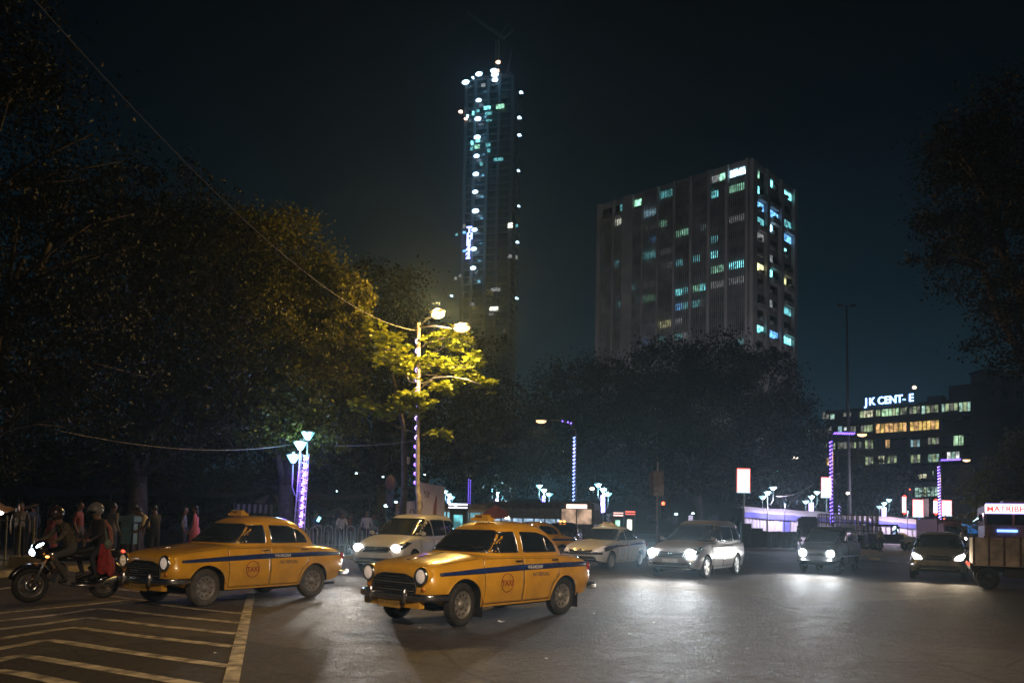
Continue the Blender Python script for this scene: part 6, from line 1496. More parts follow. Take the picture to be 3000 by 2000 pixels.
# ------------------------------------------------------------------ buses
def bus(name, loc, rz, L, Wd, H, body, label, band=None, winlit=None, dest=None, nwin=7, front_lit=None, group=None, wz=None):
    o = empty(name, loc, rz, label, 'bus', group); b = MB()
    if wz:
        b.box((0, 0, (wz[1] + H - .3) / 2), (L, Wd, H - .3 - wz[1])); b.build('upper_body', body, o); b = MB()
    lh = (wz[0] - .4) if wz else 1.1; b.box((0, 0, .4 + lh / 2), (L, Wd, lh)); bo = b.build('lower_body', body, o)
    b = MB(); b.box((0, 0, H - .22), (L, Wd, .34)); b.box((0, 0, H), (L * .96, Wd * .86, .14)); b.build('roof', mat('bus_roof_grey', (.13, .12, .11), .7, var=.3), o)
    wz0, wz1 = wz or (1.50, H - .39)
    for s_ in (1, -1):
        st = (L - .9) / nwin
        for i in range(nwin):
            x = -L / 2 + .3 + st * (i + .5); g_ = MB(); g_.box((x, s_ * (Wd / 2 - .05), (wz0 + wz1) / 2), (st * .84, .04, wz1 - wz0)); g_.build('window', winlit or m_glass, o)
        for i in range(nwin + 1):
            x = -L / 2 + .3 + st * i; p = MB(); p.box((x, s_ * (Wd / 2 - .02), (wz0 + wz1) / 2), (st * .14, .08, wz1 - wz0)); p.build('window_pillar', body, o)
        if band:
            p = MB(); p.box((0, s_ * (Wd / 2 + .01), (wz[0] if wz else 1.5) - .1), (L * .99, .03, .10)); p.build('side_band', band, o)
        for x in (L * .32, -L * .30): wheel(o, x, s_ * (Wd / 2 - .16), .46, .26, m_steel, 'plain')
    for f in (1, -1):
        g_ = MB(); g_.box((f * (L / 2 - .02), 0, (wz0 + wz1) / 2), (.05, Wd * .88, wz1 - wz0)); g_.build('windscreen' if f > 0 else 'rear_window', (front_lit or winlit or m_glass), o)
        for y in (-.46, 0, .46): p = MB(); p.box((f * (L / 2), y * Wd, (wz0 + wz1) / 2), (.07, .06 if y == 0 else .12, wz1 - wz0)); p.build('screen_pillar', body, o)
        for s_ in (1, -1):
            l = MB(); l.ball((f * L / 2, s_ * Wd * .36, .78), (.05, .12, .10), 10, 6); l.build('headlamp' if f > 0 else 'tail_lamp', m_lensdim if f > 0 else m_tail, o)
        p = MB(); p.box((f * (L / 2 + .06), 0, .52), (.14, Wd, .22)); p.build('bumper', m_black, o)
    if dest:
        p = MB(); p.box((L / 2 + .02, 0, H - .22), (.06, 1.2, .24)); p.build('destination_sign', dest, o)
    u = MB(); u.box((0, 0, .42), (L * .9, Wd * .8, .3)); u.build('chassis', m_under, o)
    return o
w_busin = mat('lit_bus_window', (.1, .1, .1), .2, emit=(.42, .62, .85), power=.8, sample=False, room=1.6); w_busw = mat('warm_lit_bus_window', (.1, .1, .1), .2, emit=(.95, .62, .42), power=.5, sample=False, room=1.3)
m_busg = mat('grey_cream_bus_paint', (.30, .30, .29), .5, var=.2); m_busd = mat('dark_blue_bus_paint', (.035, .04, .06), .4, var=.3)
destm = mat('lit_destination_sign', (1, 1, 1), .3, emit=(1, .62, .50), power=2.2, sample=False)
q = GY(1590, 55); bus('bus', (q.x, q.y, 0), R(-6), 7.6, 2.4, 2.85, m_busg, 'grey bus with blue-lit side windows standing across behind the centre taxi', mat('orange_band', (.5, .28, .08), .6), w_busin, None, 9, wz=(1.08, 1.78))
q = GY(1703, 50); bus('bus', (q.x, q.y, 0), R(-100), 6.5, 2.05, 2.75, m_busd, 'dark bus facing the camera with a lit destination box and warm windscreen', None, m_glass, destm, 6, w_busw)
q = GY(1385, 64); bus('bus', (q.x, q.y, 0), R(-3), 8.2, 2.4, 2.8, m_busg, 'far grey bus with dim cyan windows beyond the tall hoarding', None, mat('dim_cyan_bus_window', (.05, .08, .1), .3, emit=(.22, .55, .65), power=.8, sample=False, room=1.2), None, 8, wz=(1.5, 2.2))
# kiosks, red stall canopy
def kiosk(px, Y, w_, h_, label, sign_m, lit_m, sign_py):
    o = empty('kiosk', GY(px, Y), 0, label, 'kiosk', 'small lit kiosks'); b = MB(); b.box((0, .6, h_ / 2), (w_, 1.2, h_)); b.box((0, .3, h_ + .05), (w_ + .3, 2.0, .1)); b.build('body', m_poledark, o)
    b = MB(); b.box((0, -.05, h_ * .62), (w_ * .5, .06, h_ * .35)); b.build('counter_opening', lit_m, o); z = P(px, sign_py, Y).z; b = MB(); b.box((0, -.45, z), (w_ * 1.05, .12, .30)); b.build('sign_panel', sign_m, o); b = MB(); b.box((0, -.4, z - .16), (w_ * 1.1, .3, .05)); b.build('awning', m_blue, o)
redl = mat('red_lit_sign', (1, .3, .3), .4, emit=(1., .16, .12), power=1.6, sample=False); pinkl = mat('pink_white_lit_sign', (1, .8, .8), .4, emit=(1., .55, .5), power=1.8, sample=False)
kiosk(1809, 66, .75, 2.3, 'kiosk with a pink-white sign and teal counter', pinkl, W['g'], 1506); kiosk(1844, 66, .75, 2.4, 'kiosk with a red sign and white counter, right of the pink-signed one', redl, W['w'], 1502)
kiosk(1342, 50, 1.1, 2.4, 'glass-fronted stall with a white lit sign beside the tall hoarding', mat('white_lit_sign', (1, 1, 1), .4, emit=(.85, .8, 1.), power=3, sample=False), W['t'], 1482)
o = empty('stall_canopy', GY(1443, 44), 0, 'faded red cloth canopy over a stall behind the centre taxi', 'canopy'); b = MB(); m_redc = mat('faded_red_cloth', (.34, .10, .08), .8, var=.25, scale=2)
b.add([(-.85, 0, 1.75), (-.5, 0, 2.0), (.1, 0, 2.45), (.85, 0, 2.1), (.85, 1.5, 2.1), (.1, 1.5, 2.5), (-.5, 1.5, 2.1), (-.85, 1.5, 1.8), (-.85, -.02, 1.5), (.85, -.02, 1.8)], [(0, 1, 6, 7), (1, 2, 5, 6), (2, 3, 4, 5), (8, 0, 1, 2, 3, 9)]); b.build('cloth', m_redc, o)
b = MB(); [b.beam((x, y, 0), (x, y, 1.8), .04) for x in (-.8, .8) for y in (.02, 1.45)]; b.build('poles', m_pole, o)
# small white lights scattered in the background
m_dot = mat('small_cool_light', (1, 1, 1), .4, emit=(.55, .9, 1.), power=6, sample=False); m_dotw = mat('small_warm_light', (1, 1, 1), .4, emit=(1, .75, .5), power=6, sample=False)
for i, (px, py, Y, r_, mt, lab) in enumerate(((1044, 1386, 45, .06, m_dot, 'small blue-white bulb in the trees above the market'), (1122, 1396, 45, .05, m_dot, 'small green bulb left of the pink round sign'), (1243, 1391, 60, .10, m_dot, 'round cyan bulb above the tall hoarding'), (985, 1438, 60, .08, m_dot, 'tiny bulb low in the trees right of the lattice lamp'),
        (1131, 1481, 44, .10, m_dot, 'white bulb behind the low hoarding'), (1160, 1470, 44, .07, m_dot, 'cyan bulb at the top of the low hoarding'), (1486, 1516, 46, .12, m_dotw, 'bright headlamp-like bulb above the centre taxi roof'), (1735, 1431, 64, .16, m_dotw, 'small orange lamp left of the bus-front ornamental lamp'), (1981, 1505, 80, .14, m_dot, 'pair of small white lights far behind the people carrier'), (2030, 1503, 80, .12, m_dot, 'faint cyan light above the glaring people carrier'),
        (2484, 1444, 80, .16, m_dotw, 'single orange bulb right of the second advertising box'), (1335, 1478, 48, .09, m_dot, 'white bulb by the glass-fronted stall'), (1612, 1555, 34, .10, m_dot, 'round white bulb above the boot of the centre taxi'))):
    o = empty('hanging_bulb', P(px, py, Y), 0, lab, 'bulb', 'small bulbs in the background'); b = MB(); b.ball((0, 0, 0), (r_ * 1.2, r_, r_ * .8), 8, 6); b.build('bulb_glass', mt, o); b = MB(); b.beam((0, 0, r_ * .6), (0, 0, r_ * .6 + .25), .015); b.build('cord', m_black, o)
# ------------------------------------------------------------------ trucks and others on the right
def small_truck():
    o = empty('small_truck', G(2946, 1722), R(-27), 'small truck with a slatted cargo bed cut off by the right edge', 'truck'); L0 = 0
    Wd = 1.45; m_bed = mat('weathered_bed_paint', (.50, .44, .32), .8, var=.5, scale=2.2, bump=.3); m_post = mat('rusty_bed_post', (.12, .07, .05), .8, var=.4)
    xs_ = (-.72, -.30, .10, .62)
    x_r, x_f = -.82, .95
    b = MB(); b.box(((x_r + x_f) / 2, 0, .66), (x_f - x_r, Wd, .06)); b.build('bed_floor', m_bed, o)
    for s_ in (1, -1):
        for k in range(6):
            z = .72 + k * .125; p = MB(); p.box(((x_r + x_f) / 2, s_ * Wd / 2, z), (x_f - x_r - .02, .03, .118)); p.build('side_board', m_bed, o)
        for x in (-.80, -.44, -.08, .30): p = MB(); p.box((x, s_ * (Wd / 2 + .03), 1.05), (.05, .04, .80)); p.build('side_post', m_post, o)
    for k in range(6): p = MB(); p.box((x_r, 0, .72 + k * .125), (.03, Wd, .118)); p.build('tail_board', m_bed, o)
    p = MB(); p.box((x_f + .02, 0, 1.20), (.12, Wd + .1, 1.0)); p.build('front_post', m_post, o)
    c = MB(); c.prism([(x_f + .14, .62), (x_f + 1.50, .58), (x_f + 1.56, .95), (x_f + 1.25, 1.02), (x_f + 1.0, 1.55), (x_f + .75, 1.66), (x_f + .14, 1.70)], Wd, 0, Matrix(((1, 0, 0), (0, 0, -1), (0, 1, 0))), (0, Wd / 2, 0)); c.build('cab', mat('dull_cream_paint', (.36, .30, .20), .6, var=.3), o)
    for s_ in (1, -1):
        p = MB(); p.prism([(x_f + .40, 1.02), (x_f + 1.12, 1.02), (x_f + .92, 1.48), (x_f + .40, 1.50)], .02, 0, Matrix(((1, 0, 0), (0, 0, -1), (0, 1, 0))), (0, s_ * (Wd / 2 + .012) + .01, 0)); p.build('window', m_glass, o)
        for x in (-.46, x_f + 1.1): wheel(o, x, s_ * .60, .29, .17, m_black, 'plain')
        p = MB(); p.tube([(-.42 + .36 * math.cos(a), s_ * .66, .34 + .36 * math.sin(a)) for a in np.linspace(.3, PI - .3, 9)], .02, 5); p.build('mudguard', m_black, o)
    u = MB(); u.box((.6, .35, .52), (2.9, .08, .16)); u.box((.6, -.35, .52), (2.9, .08, .16)); u.box((.35, 0, .44), (.8, 1.1, .24)); u.beam((-.42, -.6, .32), (-.42, .6, .32), .1); u.box((-.84, 0, .60), (.12, 1.3, .16)); u.ball((-.42, 0, .3), .14); u.build('chassis', m_black, o)
    for s_ in (1, -1): t = MB(); t.box((-.92, s_ * .55, .66), (.03, .16, .08)); t.build('tail_lamp', m_taillit, o)
small_truck()
# front end of a sign-lit minibus cut off by the right edge
q = P(2926, 1560, 36); mb = empty('minibus', (q.x + 1.05, 36.6, 0), R(-118), 'minibus with a glowing lettered sign over its windscreen at the right edge', 'bus'); fx = 0.0
m_mb = mat('dull_pink_bus_paint', (.34, .20, .20), .5, var=.2)
def mbp(x, y, z): return (x, y, z)
b = MB(); b.box((-3.0, 0, 1.15), (6.0, 2.3, 1.5)); b.build('lower_body', m_mb, mb)
b = MB(); b.box((-3.0, 0, 2.62), (6.0, 2.34, .30)); b.box((-3.0, 0, 2.82), (5.6, 1.9, .12)); b.box((-2.6, .3, 2.95), (2.0, 1.2, .25)); b.build('roof', mat('pink_grey_roof', (.34, .24, .27), .6, var=.2), mb)
b = MB(); b.box((-.05, 0, 2.15), (.06, 2.1, .62)); b.build('windscreen', m_glass, mb)
for y in (-1.12, 0, 1.12): b = MB(); b.box((-.03, y, 2.15), (.12, .10, .66)); b.build('screen_pillar', m_mb, mb)
for s_ in (1, -1):
    for i in range(5): b = MB(); b.box((-.8 - i * 1.05, s_ * 1.14, 2.15), (.9, .06, .60)); b.build('window', m_glass, mb)
    for i in range(6): b = MB(); b.box((-.28 - i * 1.05, s_ * 1.13, 2.15), (.12, .08, .64)); b.build('window_pillar', m_mb, mb)
    b = MB(); b.ball((.02, s_ * .85, 1.0), (.05, .14, .12), 10, 6); b.build('headlamp', m_lensdim, mb); b = MB(); b.box((.25, s_ * 1.32, 2.2), (.08, .16, .36)); b.beam((0, s_ * 1.12, 2.4), (.25, s_ * 1.3, 2.4), .03); b.build('side_mirror', m_black, mb)
    for x in (-1.0, -4.6): wheel(mb, x, s_ * 1.0, .42, .24, m_steel, 'plain')
b = MB(); b.box((.05, 0, .55), (.2, 2.3, .25)); b.build('front_bumper', m_black, mb)
b = MB(); b.box((-.0, -.0, 2.63), (.10, 2.24, .40)); sg = b.build('lit_sign', mat('white_lit_sign_panel', (1, 1, 1), .3, emit=(.95, .90, 1.), power=2.6, sample=False), mb)
tm = Matrix.Translation((.06, -1.06, 2.50)) @ Matrix(((0, 0, 1, 0), (1, 0, 0, 0), (0, 1, 0, 0), (0, 0, 0, 1)))
text_obj('sign_lettering', 'MATRIBHU', .37, mat('red_lit_lettering', (1, .1, .1), .4, emit=(.9, .10, .07), power=.8, sample=False), sg, tm, .01, .012)
b = MB(); [b.beam((.08, -1.1 + k * .075, 2.40 + e * .45), (.08, -1.06 + k * .075, 2.43 + e * .45), .02) for k in range(30) for e in (0, 1)]; b.build('light_string', m_ledw, mb)
b = MB(); b.box((.03, -.25, 1.62), (.05, .8, .10)); b.build('blue_light_bar', mat('blue_bus_light', (.2, .4, 1), .3, emit=(.12, .28, 1.), power=5, sample=False), mb)
# stake truck seen from behind, jeep under plastic sheet, far truck, blue stall
o = empty('stake_truck', GY(2482, 62), R(164), 'dark stake-sided truck with pale upright slats, left of the jeep', 'truck'); m_st = mat('pale_slats', (.36, .34, .33), .7, var=.3)
b = MB(); b.box((0, 0, 1.0), (4.2, 1.9, .15)); b.box((0, 0, .75), (4.4, .9, .3)); b.build('bed_floor', m_under, o)
for s_ in (1, -1):
    for k in range(12): b = MB(); b.box((-2.0 + k * .36, s_ * .95, 1.85), (.10, .05, 1.6)); b.build('slat', m_st, o)
    for z in (1.4, 2.0, 2.6): b = MB(); b.box((0, s_ * .97, z), (4.2, .03, .06)); b.build('side_rail', m_poledark, o)
    for x in (-1.2, 2.6): wheel(o, x, s_ * .8, .42, .25, m_steel, 'plain')
for y in np.arange(-.85, .9, .21): b = MB(); b.box((-2.1, y, 1.85), (.05, .08, 1.6)); b.build('slat', m_st, o)
for y in np.arange(-.85, .9, .21): b = MB(); b.box((2.1, y, 1.85), (.05, .08, 1.6)); b.build('slat', m_st, o)
b = MB(); b.box((2.95, 0, 1.55), (1.4, 1.85, 1.5)); b.box((2.9, 0, 2.35), (1.1, 1.6, .15)); b.build('cab', m_busd, o); b = MB(); b.box((3.66, 0, 1.9), (.04, 1.6, .5)); b.build('windscreen', m_glass, o)
jp = empty('jeep', GY(2608, 60), R(-12), 'dark jeep with white plastic sheeting over its nose, in front of the shorter tent', 'jeep')
b = MB(); b.box((-.5, 0, .85), (2.5, 1.6, .7)); b.build('body', m_busd, jp); b = MB(); b.box((-.7, 0, 1.86), (2.1, 1.55, .14)); [b.box((x, y, 1.5), (.1, .06, .7)) for x in (-1.7, -.9, .25) for y in (-.76, .76)]; b.build('canopy', m_poledark, jp)
b = MB(); b.box((.38, 0, 1.5), (.05, 1.5, .6), 0, Matrix.Rotation(.35, 3, 'Y')); b.build('windscreen', m_glass, jp)
b = MB(); r_ = np.random.default_rng(4); V = []
for i in range(9):
    for j in range(7): V.append((.45 + i * .16, -.85 + j * .28, 1.30 - .35 * (i / 8) ** 2 - .55 * abs(j - 3) ** 2 / 9 + r_.normal() * .05))
b.add(V, [(i * 7 + j, i * 7 + j + 1, (i + 1) * 7 + j + 1, (i + 1) * 7 + j) for i in range(8) for j in range(6)]); b.box((1.05, 0, .8), (1.1, 1.4, .5)); b.build('plastic_sheet', mat('white_plastic_sheet', (.75, .75, .8), .4, var=.1), jp)
for s_ in (1, -1):
    for x in (-1.0, 1.25): wheel(jp, x, s_ * .7, .36, .2, m_steel, 'plain')
ft = empty('covered_truck', GY(2775, 64), R(-95), 'dark red-brown covered truck far behind the hatchback roof', 'truck'); m_ft = mat('dark_maroon_paint', (.09, .03, .05), .6, var=.3)
b = MB(); b.box((-1.6, 0, 1.6), (4.0, 1.9, 1.7)); b.build('cargo_box', m_ft, ft); b = MB(); b.box((.8, 0, 1.3), (1.3, 1.8, 1.3)); b.ball((.5, 0, 2.0), (.9, .9, .3)); b.build('cab', m_ft, ft); b = MB(); b.box((1.47, 0, 1.6), (.04, 1.5, .5)); b.build('windscreen', m_glass, ft)
for s_ in (1, -1):
    l = MB(); l.ball((1.48, s_ * .7, .95), (.05, .13, .12), 10, 6); l.build('headlamp', m_headw if s_ > 0 else m_lensdim, ft)
    for x in (.8, -2.6): wheel(ft, x, s_ * .75, .4, .22, m_steel, 'plain')
bs_ = empty('blue_stall', GY(2840, 66), 0, 'long low stall with a bright blue tarpaulin behind the hatchback and minibus', 'stall'); b = MB(); b.box((0, .8, 2.05), (3.2, 2.0, .12)); b.box((0, -.2, 1.72), (3.2, .06, .70)); b.build('tarpaulin', mat('blue_tarpaulin', (.03, .22, .60), .7, var=.25, scale=2), bs_)
b = MB(); b.box((0, .3, .7), (3.1, .9, .65)); b.build('counter', m_conc2, bs_); b = MB(); [b.beam((x, y, 0), (x, y, 2), .06) for x in (-1.5, 0, 1.5) for y in (-.2, 1.6)]; b.build('poles', m_pole, bs_)
point(bs_, (0, -1.2, 2.6), 60, (.7, .85, 1.), .2)
b = MB(); b.ball((0, -1.2, 2.6), .07, 8, 6); b.beam((0, -1.2, 2.6), (0, .2, 2.1), .02); b.build('lamp', m_dot, bs_)
# ------------------------------------------------------------------ market on the left
def umbrella(px, py, Y, rad, label, mt, stripes=None):
    tp = P(px, py, Y); o = empty('market_umbrella', (tp.x, Y, 0), 0, label, 'umbrella'); n_ = 12
    for k in range(n_):
        b = MB(); V = []
        for i in range(5):
            for j in range(3):
                a = 2 * PI * (k + j / 2) / n_; rr_ = rad * i / 4; V.append((math.cos(a) * rr_, math.sin(a) * rr_, tp.z - rad * .42 * (i / 4) ** 1.4 - (.05 if (j == 1 and i == 4) else 0)))
        b.add(V, [(i * 3 + j, i * 3 + j + 1, (i + 1) * 3 + j + 1, (i + 1) * 3 + j) for i in range(4) for j in range(2)]); b.build('umbrella_panel', stripes if (stripes and k % 2) else mt, o)
    b = MB(); b.tube([(0, 0, 0), (0, 0, tp.z + .05)], .025, 6); b.build('pole', m_pole, o)
umbrella(797, 1446, 37, 1.0, 'large pale and dark panelled umbrella left of the lattice lamp', mat('dull_pink_cloth', (.20, .15, .17), .8), mat('dark_blue_cloth', (.03, .03, .06), .8))
umbrella(990, 1488, 39, 1.0, 'dark umbrella with grey panels over the crowd behind the railing', mat('grey_cloth', (.10, .11, .13), .8), mat('dark_blue_cloth'))
umbrella(905, 1470, 46, 1.3, 'bluish umbrella right of the lattice lamp post', mat('blue_grey_cloth', (.05, .08, .14), .8))
o = empty('awning', P(742, 1487, 36), 0, 'striped awning edge above the roof of the left taxi', 'awning'); o.location.z = 0; z = P(742, 1476, 36).z
for k in range(14):
    b = MB(); b.add([(-.85 + k * .125, 0, z), (-.85 + (k + 1) * .125, 0, z), (-.85 + (k + 1) * .125, -.05, z - .36), (-.85 + (k + .5) * .125, -.05, z - .42), (-.85 + k * .125, -.05, z - .36)], [(0, 1, 2, 3, 4)]); b.build('valance_flap', mat('pale_stripe_cloth', (.32, .28, .32), .8) if k % 2 else mat('dark_stripe_cloth', (.03, .03, .05), .8), o)
b = MB(); b.box((0, 1.0, z + .02), (1.9, 2.0, .03)); b.build('roof_cloth', mat('dark_stripe_cloth'), o); b = MB(); [b.beam((x, y, 0), (x, y, z), .04) for x in (-.85, .85) for y in (0.02, 1.9)]; b.build('poles', m_pole, o)
def canopy(px, py, Y, w_, d_, label, mt, tilt=.25):
    p = P(px, py, Y); o = empty('tarpaulin_shelter', (p.x, Y, 0), 0, label, 'shelter', 'dark tarpaulin shelters'); b = MB(); n_ = 8; V = []
    for i in range(n_ + 1):
        for j in range(5): V.append((-w_ / 2 + w_ * i / n_, d_ * j / 4, p.z + tilt * j / 4 * d_ * .5 - .18 * math.sin(PI * i / n_) + .03 * math.sin(i * 3 + j * 2)))
    b.add(V, [(i * 5 + j, i * 5 + j + 1, (i + 1) * 5 + j + 1, (i + 1) * 5 + j) for i in range(n_) for j in range(4)], 0, True); b.build('cloth', mt, o)
    b = MB(); [b.beam((x, y, 0), (x, y, p.z + (.1 if y > .5 else 0)), .05) for x in (-w_ / 2 + .05, w_ / 2 - .05) for y in (.05, d_ - .05)]; b.build('poles', m_poledark, o); return o
canopy(120, 1440, 31, 5.5, 3, 'long dark tarpaulin shelter at the far left behind the railing', mat('dark_tarpaulin', (.05, .05, .07), .8, var=.3))
canopy(560, 1448, 40, 6, 3, 'dark sagging tarpaulin shelter behind the left taxi', mat('dark_tarpaulin'))
canopy(960, 1455, 42, 4.5, 3, 'dark tarpaulin shelter behind the hooped railing', mat('dark_tarpaulin'))
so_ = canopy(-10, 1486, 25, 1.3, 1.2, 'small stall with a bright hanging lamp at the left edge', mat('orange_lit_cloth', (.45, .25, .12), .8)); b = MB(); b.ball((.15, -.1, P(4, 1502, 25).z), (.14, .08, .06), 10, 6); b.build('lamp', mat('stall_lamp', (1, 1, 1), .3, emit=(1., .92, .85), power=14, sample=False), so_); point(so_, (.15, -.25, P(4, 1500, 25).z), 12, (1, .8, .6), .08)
kb_ = empty('concrete_block', G(82, 1674), R(4), 'yellow-washed concrete block on the kerb behind the motorbike front wheel', 'concrete block'); b = MB(); b.box((0, 0, .12 + .14), (.85, .35, .28), 0, None, .96); b.build('block', m_kerb, kb_)
st_ = empty('street_table', GY(380, 24.5), 0, 'teal cloth-covered vendor stand left of the man in the cream shirt', 'stand'); b = MB(); b.box((0, 0, 1.42), (.50, .5, .18)); b.box((0, .05, 1.0), (.36, .4, .7)); b.build('teal_cloth', mat('teal_cloth', (.10, .20, .22), .8, var=.3), st_); b = MB(); [b.beam((x, y, .12), (x, y, 1.3), .04) for x in (-.2, .2) for y in (-.2, .2)]; b.build('legs', m_poledark, st_)
# ------------------------------------------------------------------ people
m_skin = mat('brown_skin', (.16, .080, .045), .55, var=.1); m_hair = mat('black_hair', (.010, .009, .008), .5)
def smooth_skin(verts, edges, radii, root_i, sub=1):
    me = bpy.data.meshes.new('body'); me.from_pydata(verts, edges, []); o = bpy.data.objects.new('tmp', me); COL.objects.link(o)
    o.modifiers.new('s', 'SKIN'); sv = me.skin_vertices[0].data
    for i, r_ in enumerate(radii): sv[i].radius = r_ if isinstance(r_, tuple) else (r_, r_); sv[i].use_root = (i == root_i)
    ss = o.modifiers.new('u', 'SUBSURF'); ss.levels = ss.render_levels = sub
    dg = bpy.context.evaluated_depsgraph_get(); m2 = bpy.data.meshes.new_from_object(o.evaluated_get(dg)); bpy.data.objects.remove(o); return m2
BASEJ = dict(pel=(0, 0, .95), sp=(0, 0, 1.12), ch=(.0, 0, 1.32), nk=(0, 0, 1.47), hd=(.02, 0, 1.58), tp=(.02, 0, 1.70),
             sl=(0, .17, 1.42), el=(-.03, .24, 1.13), wl=(.08, .25, .89), hl=(.12, .25, .81), sr=(0, -.17, 1.42), er=(-.03, -.24, 1.13), wr=(.08, -.25, .89), hr=(.12, -.25, .81),
             pl=(0, .09, .92), kl=(.03, .10, .50), al=(-.02, .10, .09), tl=(.15, .12, .04), pr=(0, -.09, .92), kr=(.03, -.10, .50), ar=(-.02, -.10, .09), tr=(.15, -.12, .04))
BONES = [('pel', 'sp', 's'), ('sp', 'ch', 's'), ('ch', 'nk', 's'), ('nk', 'hd', 'k'), ('hd', 'tp', 'k'), ('ch', 'sl', 's'), ('sl', 'el', 's'), ('el', 'wl', 'a'), ('wl', 'hl', 'k'), ('ch', 'sr', 's'), ('sr', 'er', 's'), ('er', 'wr', 'a'), ('wr', 'hr', 'k'),
         ('pel', 'pl', 'p'), ('pl', 'kl', 'p'), ('kl', 'al', 'p'), ('al', 'tl', 'f'), ('pel', 'pr', 'p'), ('pr', 'kr', 'p'), ('kr', 'ar', 'p'), ('ar', 'tr', 'f')]
RAD = dict(pel=(.15, .12), sp=(.135, .105), ch=(.165, .115), nk=.058, hd=(.075, .090), tp=(.062, .075), sl=.062, el=.042, wl=.028, hl=(.034, .018), sr=.062, er=.042, wr=.028, hr=(.034, .018), pl=.088, kl=.058, al=.042, tl=.036, pr=.088, kr=.058, ar=.042, tr=.036)
def seg_d(p, a, b_):
    ab = b_ - a; t = max(0, min(1, (p - a).dot(ab) / max(ab.length_squared, 1e-9))); return (p - a - ab * t).length
def person(loc, rz, label, shirt, pants, pose=None, group=None, long_sleeve=True, hair='short', scale=1., skirt=None, helmet=None, z0=.12, sub=1, bag=None, extra=None, feet=None):
    J = {k: Vector(v) for k, v in BASEJ.items()}
    for k, v in (pose or {}).items(): J[k] = Vector(v)
    names = list(J); idx = {n: i for i, n in enumerate(names)}
    # the skull and jaw widen the head; fingers are added as chains of their own
    me = smooth_skin([J[n] for n in names], [(idx[a], idx[b_]) for a, b_, _ in BONES], [RAD[n] for n in names], idx['pel'], sub)
    root = empty('person', (loc[0], loc[1], z0), rz, label, 'person', group); root.scale = (scale,) * 3
    shoes = feet or m_black
    mts = [m_skin, shirt, pants, shoes]
    for m_ in mts: me.materials.append(m_)
    key = {'k': 0, 's': 1, 'a': 1 if long_sleeve else 0, 'p': 2, 'f': 3}
    seg = [(J[a], J[b_], key[k]) for a, b_, k in BONES]
    mi = []
    for p in me.polygons:
        c = p.center; mi.append(min(seg, key=lambda s_: seg_d(c, s_[0], s_[1]))[2])
    me.polygons.foreach_set('material_index', mi); me.polygons.foreach_set('use_smooth', [True] * len(mi))
    body = link('body', me, root)
    # hands: palm end, four bent fingers and a thumb
    for s_, (e_, w_, h_) in ((1, ('el', 'wl', 'hl')), (-1, ('er', 'wr', 'hr'))):
        fb = MB()
        d = (J[h_] - J[w_]).normalized(); side = d.cross(Vector((0, s_, 0))); side = side.normalized() if side.length > .1 else Vector((1, 0, 0)); n_ = d.cross(side)
        for k, ln in enumerate((.070, .080, .076, .060)):
            b0 = J[h_] - d * .01 + side * (.027 - k * .018); curl = n_ * (-.25 * s_)
            fb.tube([b0, b0 + d * ln * .45 + curl * .02, b0 + d * ln * .8 + curl * .06, b0 + d * ln + curl * .12], [.0085, .008, .0075, .006], 5)
        t0 = J[w_] + (J[h_] - J[w_]) * .35 + side * .025; fb.tube([t0, t0 + side * .028 + d * .025, t0 + side * .035 + d * .055], [.011, .010, .008], 5)
        fb.build('hand', m_skin, body)
    H = (J['hd'] + J['tp']) / 2; up = (J['tp'] - J['nk']).normalized(); fw = Vector(extra.get('face', (1, 0, 0))) if extra else Vector((1, 0, 0)); fw = (fw - up * fw.dot(up)).normalized(); sd = up.cross(fw); rot = Matrix((fw, sd, up)).transposed()
    f = MB(); f.ball(H + up * .0 + fw * .01, (.092, .074, .115), 14, 10, 0, rot); f.ball(H - up * .065 + fw * .045, (.045, .05, .045), 8, 6, 0, rot); f.ball(H + fw * .102 - up * .015, (.018, .014, .024), 8, 6, 0, rot)
    for s_ in (1, -1): f.ball(H + sd * s_ * .074, (.018, .010, .030), 8, 6, 0, rot)
    fo = f.build('face', m_skin, root)
    ey = MB()
    for s_ in (1, -1): ey.ball(H + fw * .090 + sd * s_ * .030 + up * .012, (.010, .014, .007), 8, 6, 0, rot)
    ey.ball(H + fw * .094 - up * .055, (.006, .022, .005), 8, 4, 0, rot); ey.build('eyes_and_mouth', m_hair, fo)
    if helmet:
        h = MB(); h.ball(H + up * .025 - fw * .01, (.140, .125, .135), 18, 12, 0, rot); v = h.v; h2 = h.build('helmet', helmet, root)
        vz = MB(); vz.ball(H + fw * .035 - up * .005, (.118, .112, .060), 14, 8, 0, rot); vz.build('visor', m_glass, h2)
        pk = MB(); pk.ball(H + fw * .12 + up * .075, (.07, .09, .012), 10, 6, 0, rot); pk.build('helmet_peak', helmet, h2)
    elif hair:
        h = MB(); h.ball(H + up * .028 - fw * .022, (.094, .083, .108), 14, 10, 0, rot); 
        if hair == 'long': h.ball(H - fw * .07 - up * .12, (.04, .07, .17), 10, 8, 0, rot)
        if hair == 'bun': h.ball(H - fw * .11 + up * .0, .045, 8, 6)
        h.build('hair', m_hair, root)
    if skirt:
        b = MB(); b.lathe([(.15, .05), (.17, -.1), (.20, -.4), (.24, -.78)], J['pel'], (0, 0, 1), 18); b.build('skirt', skirt, root)
    return root
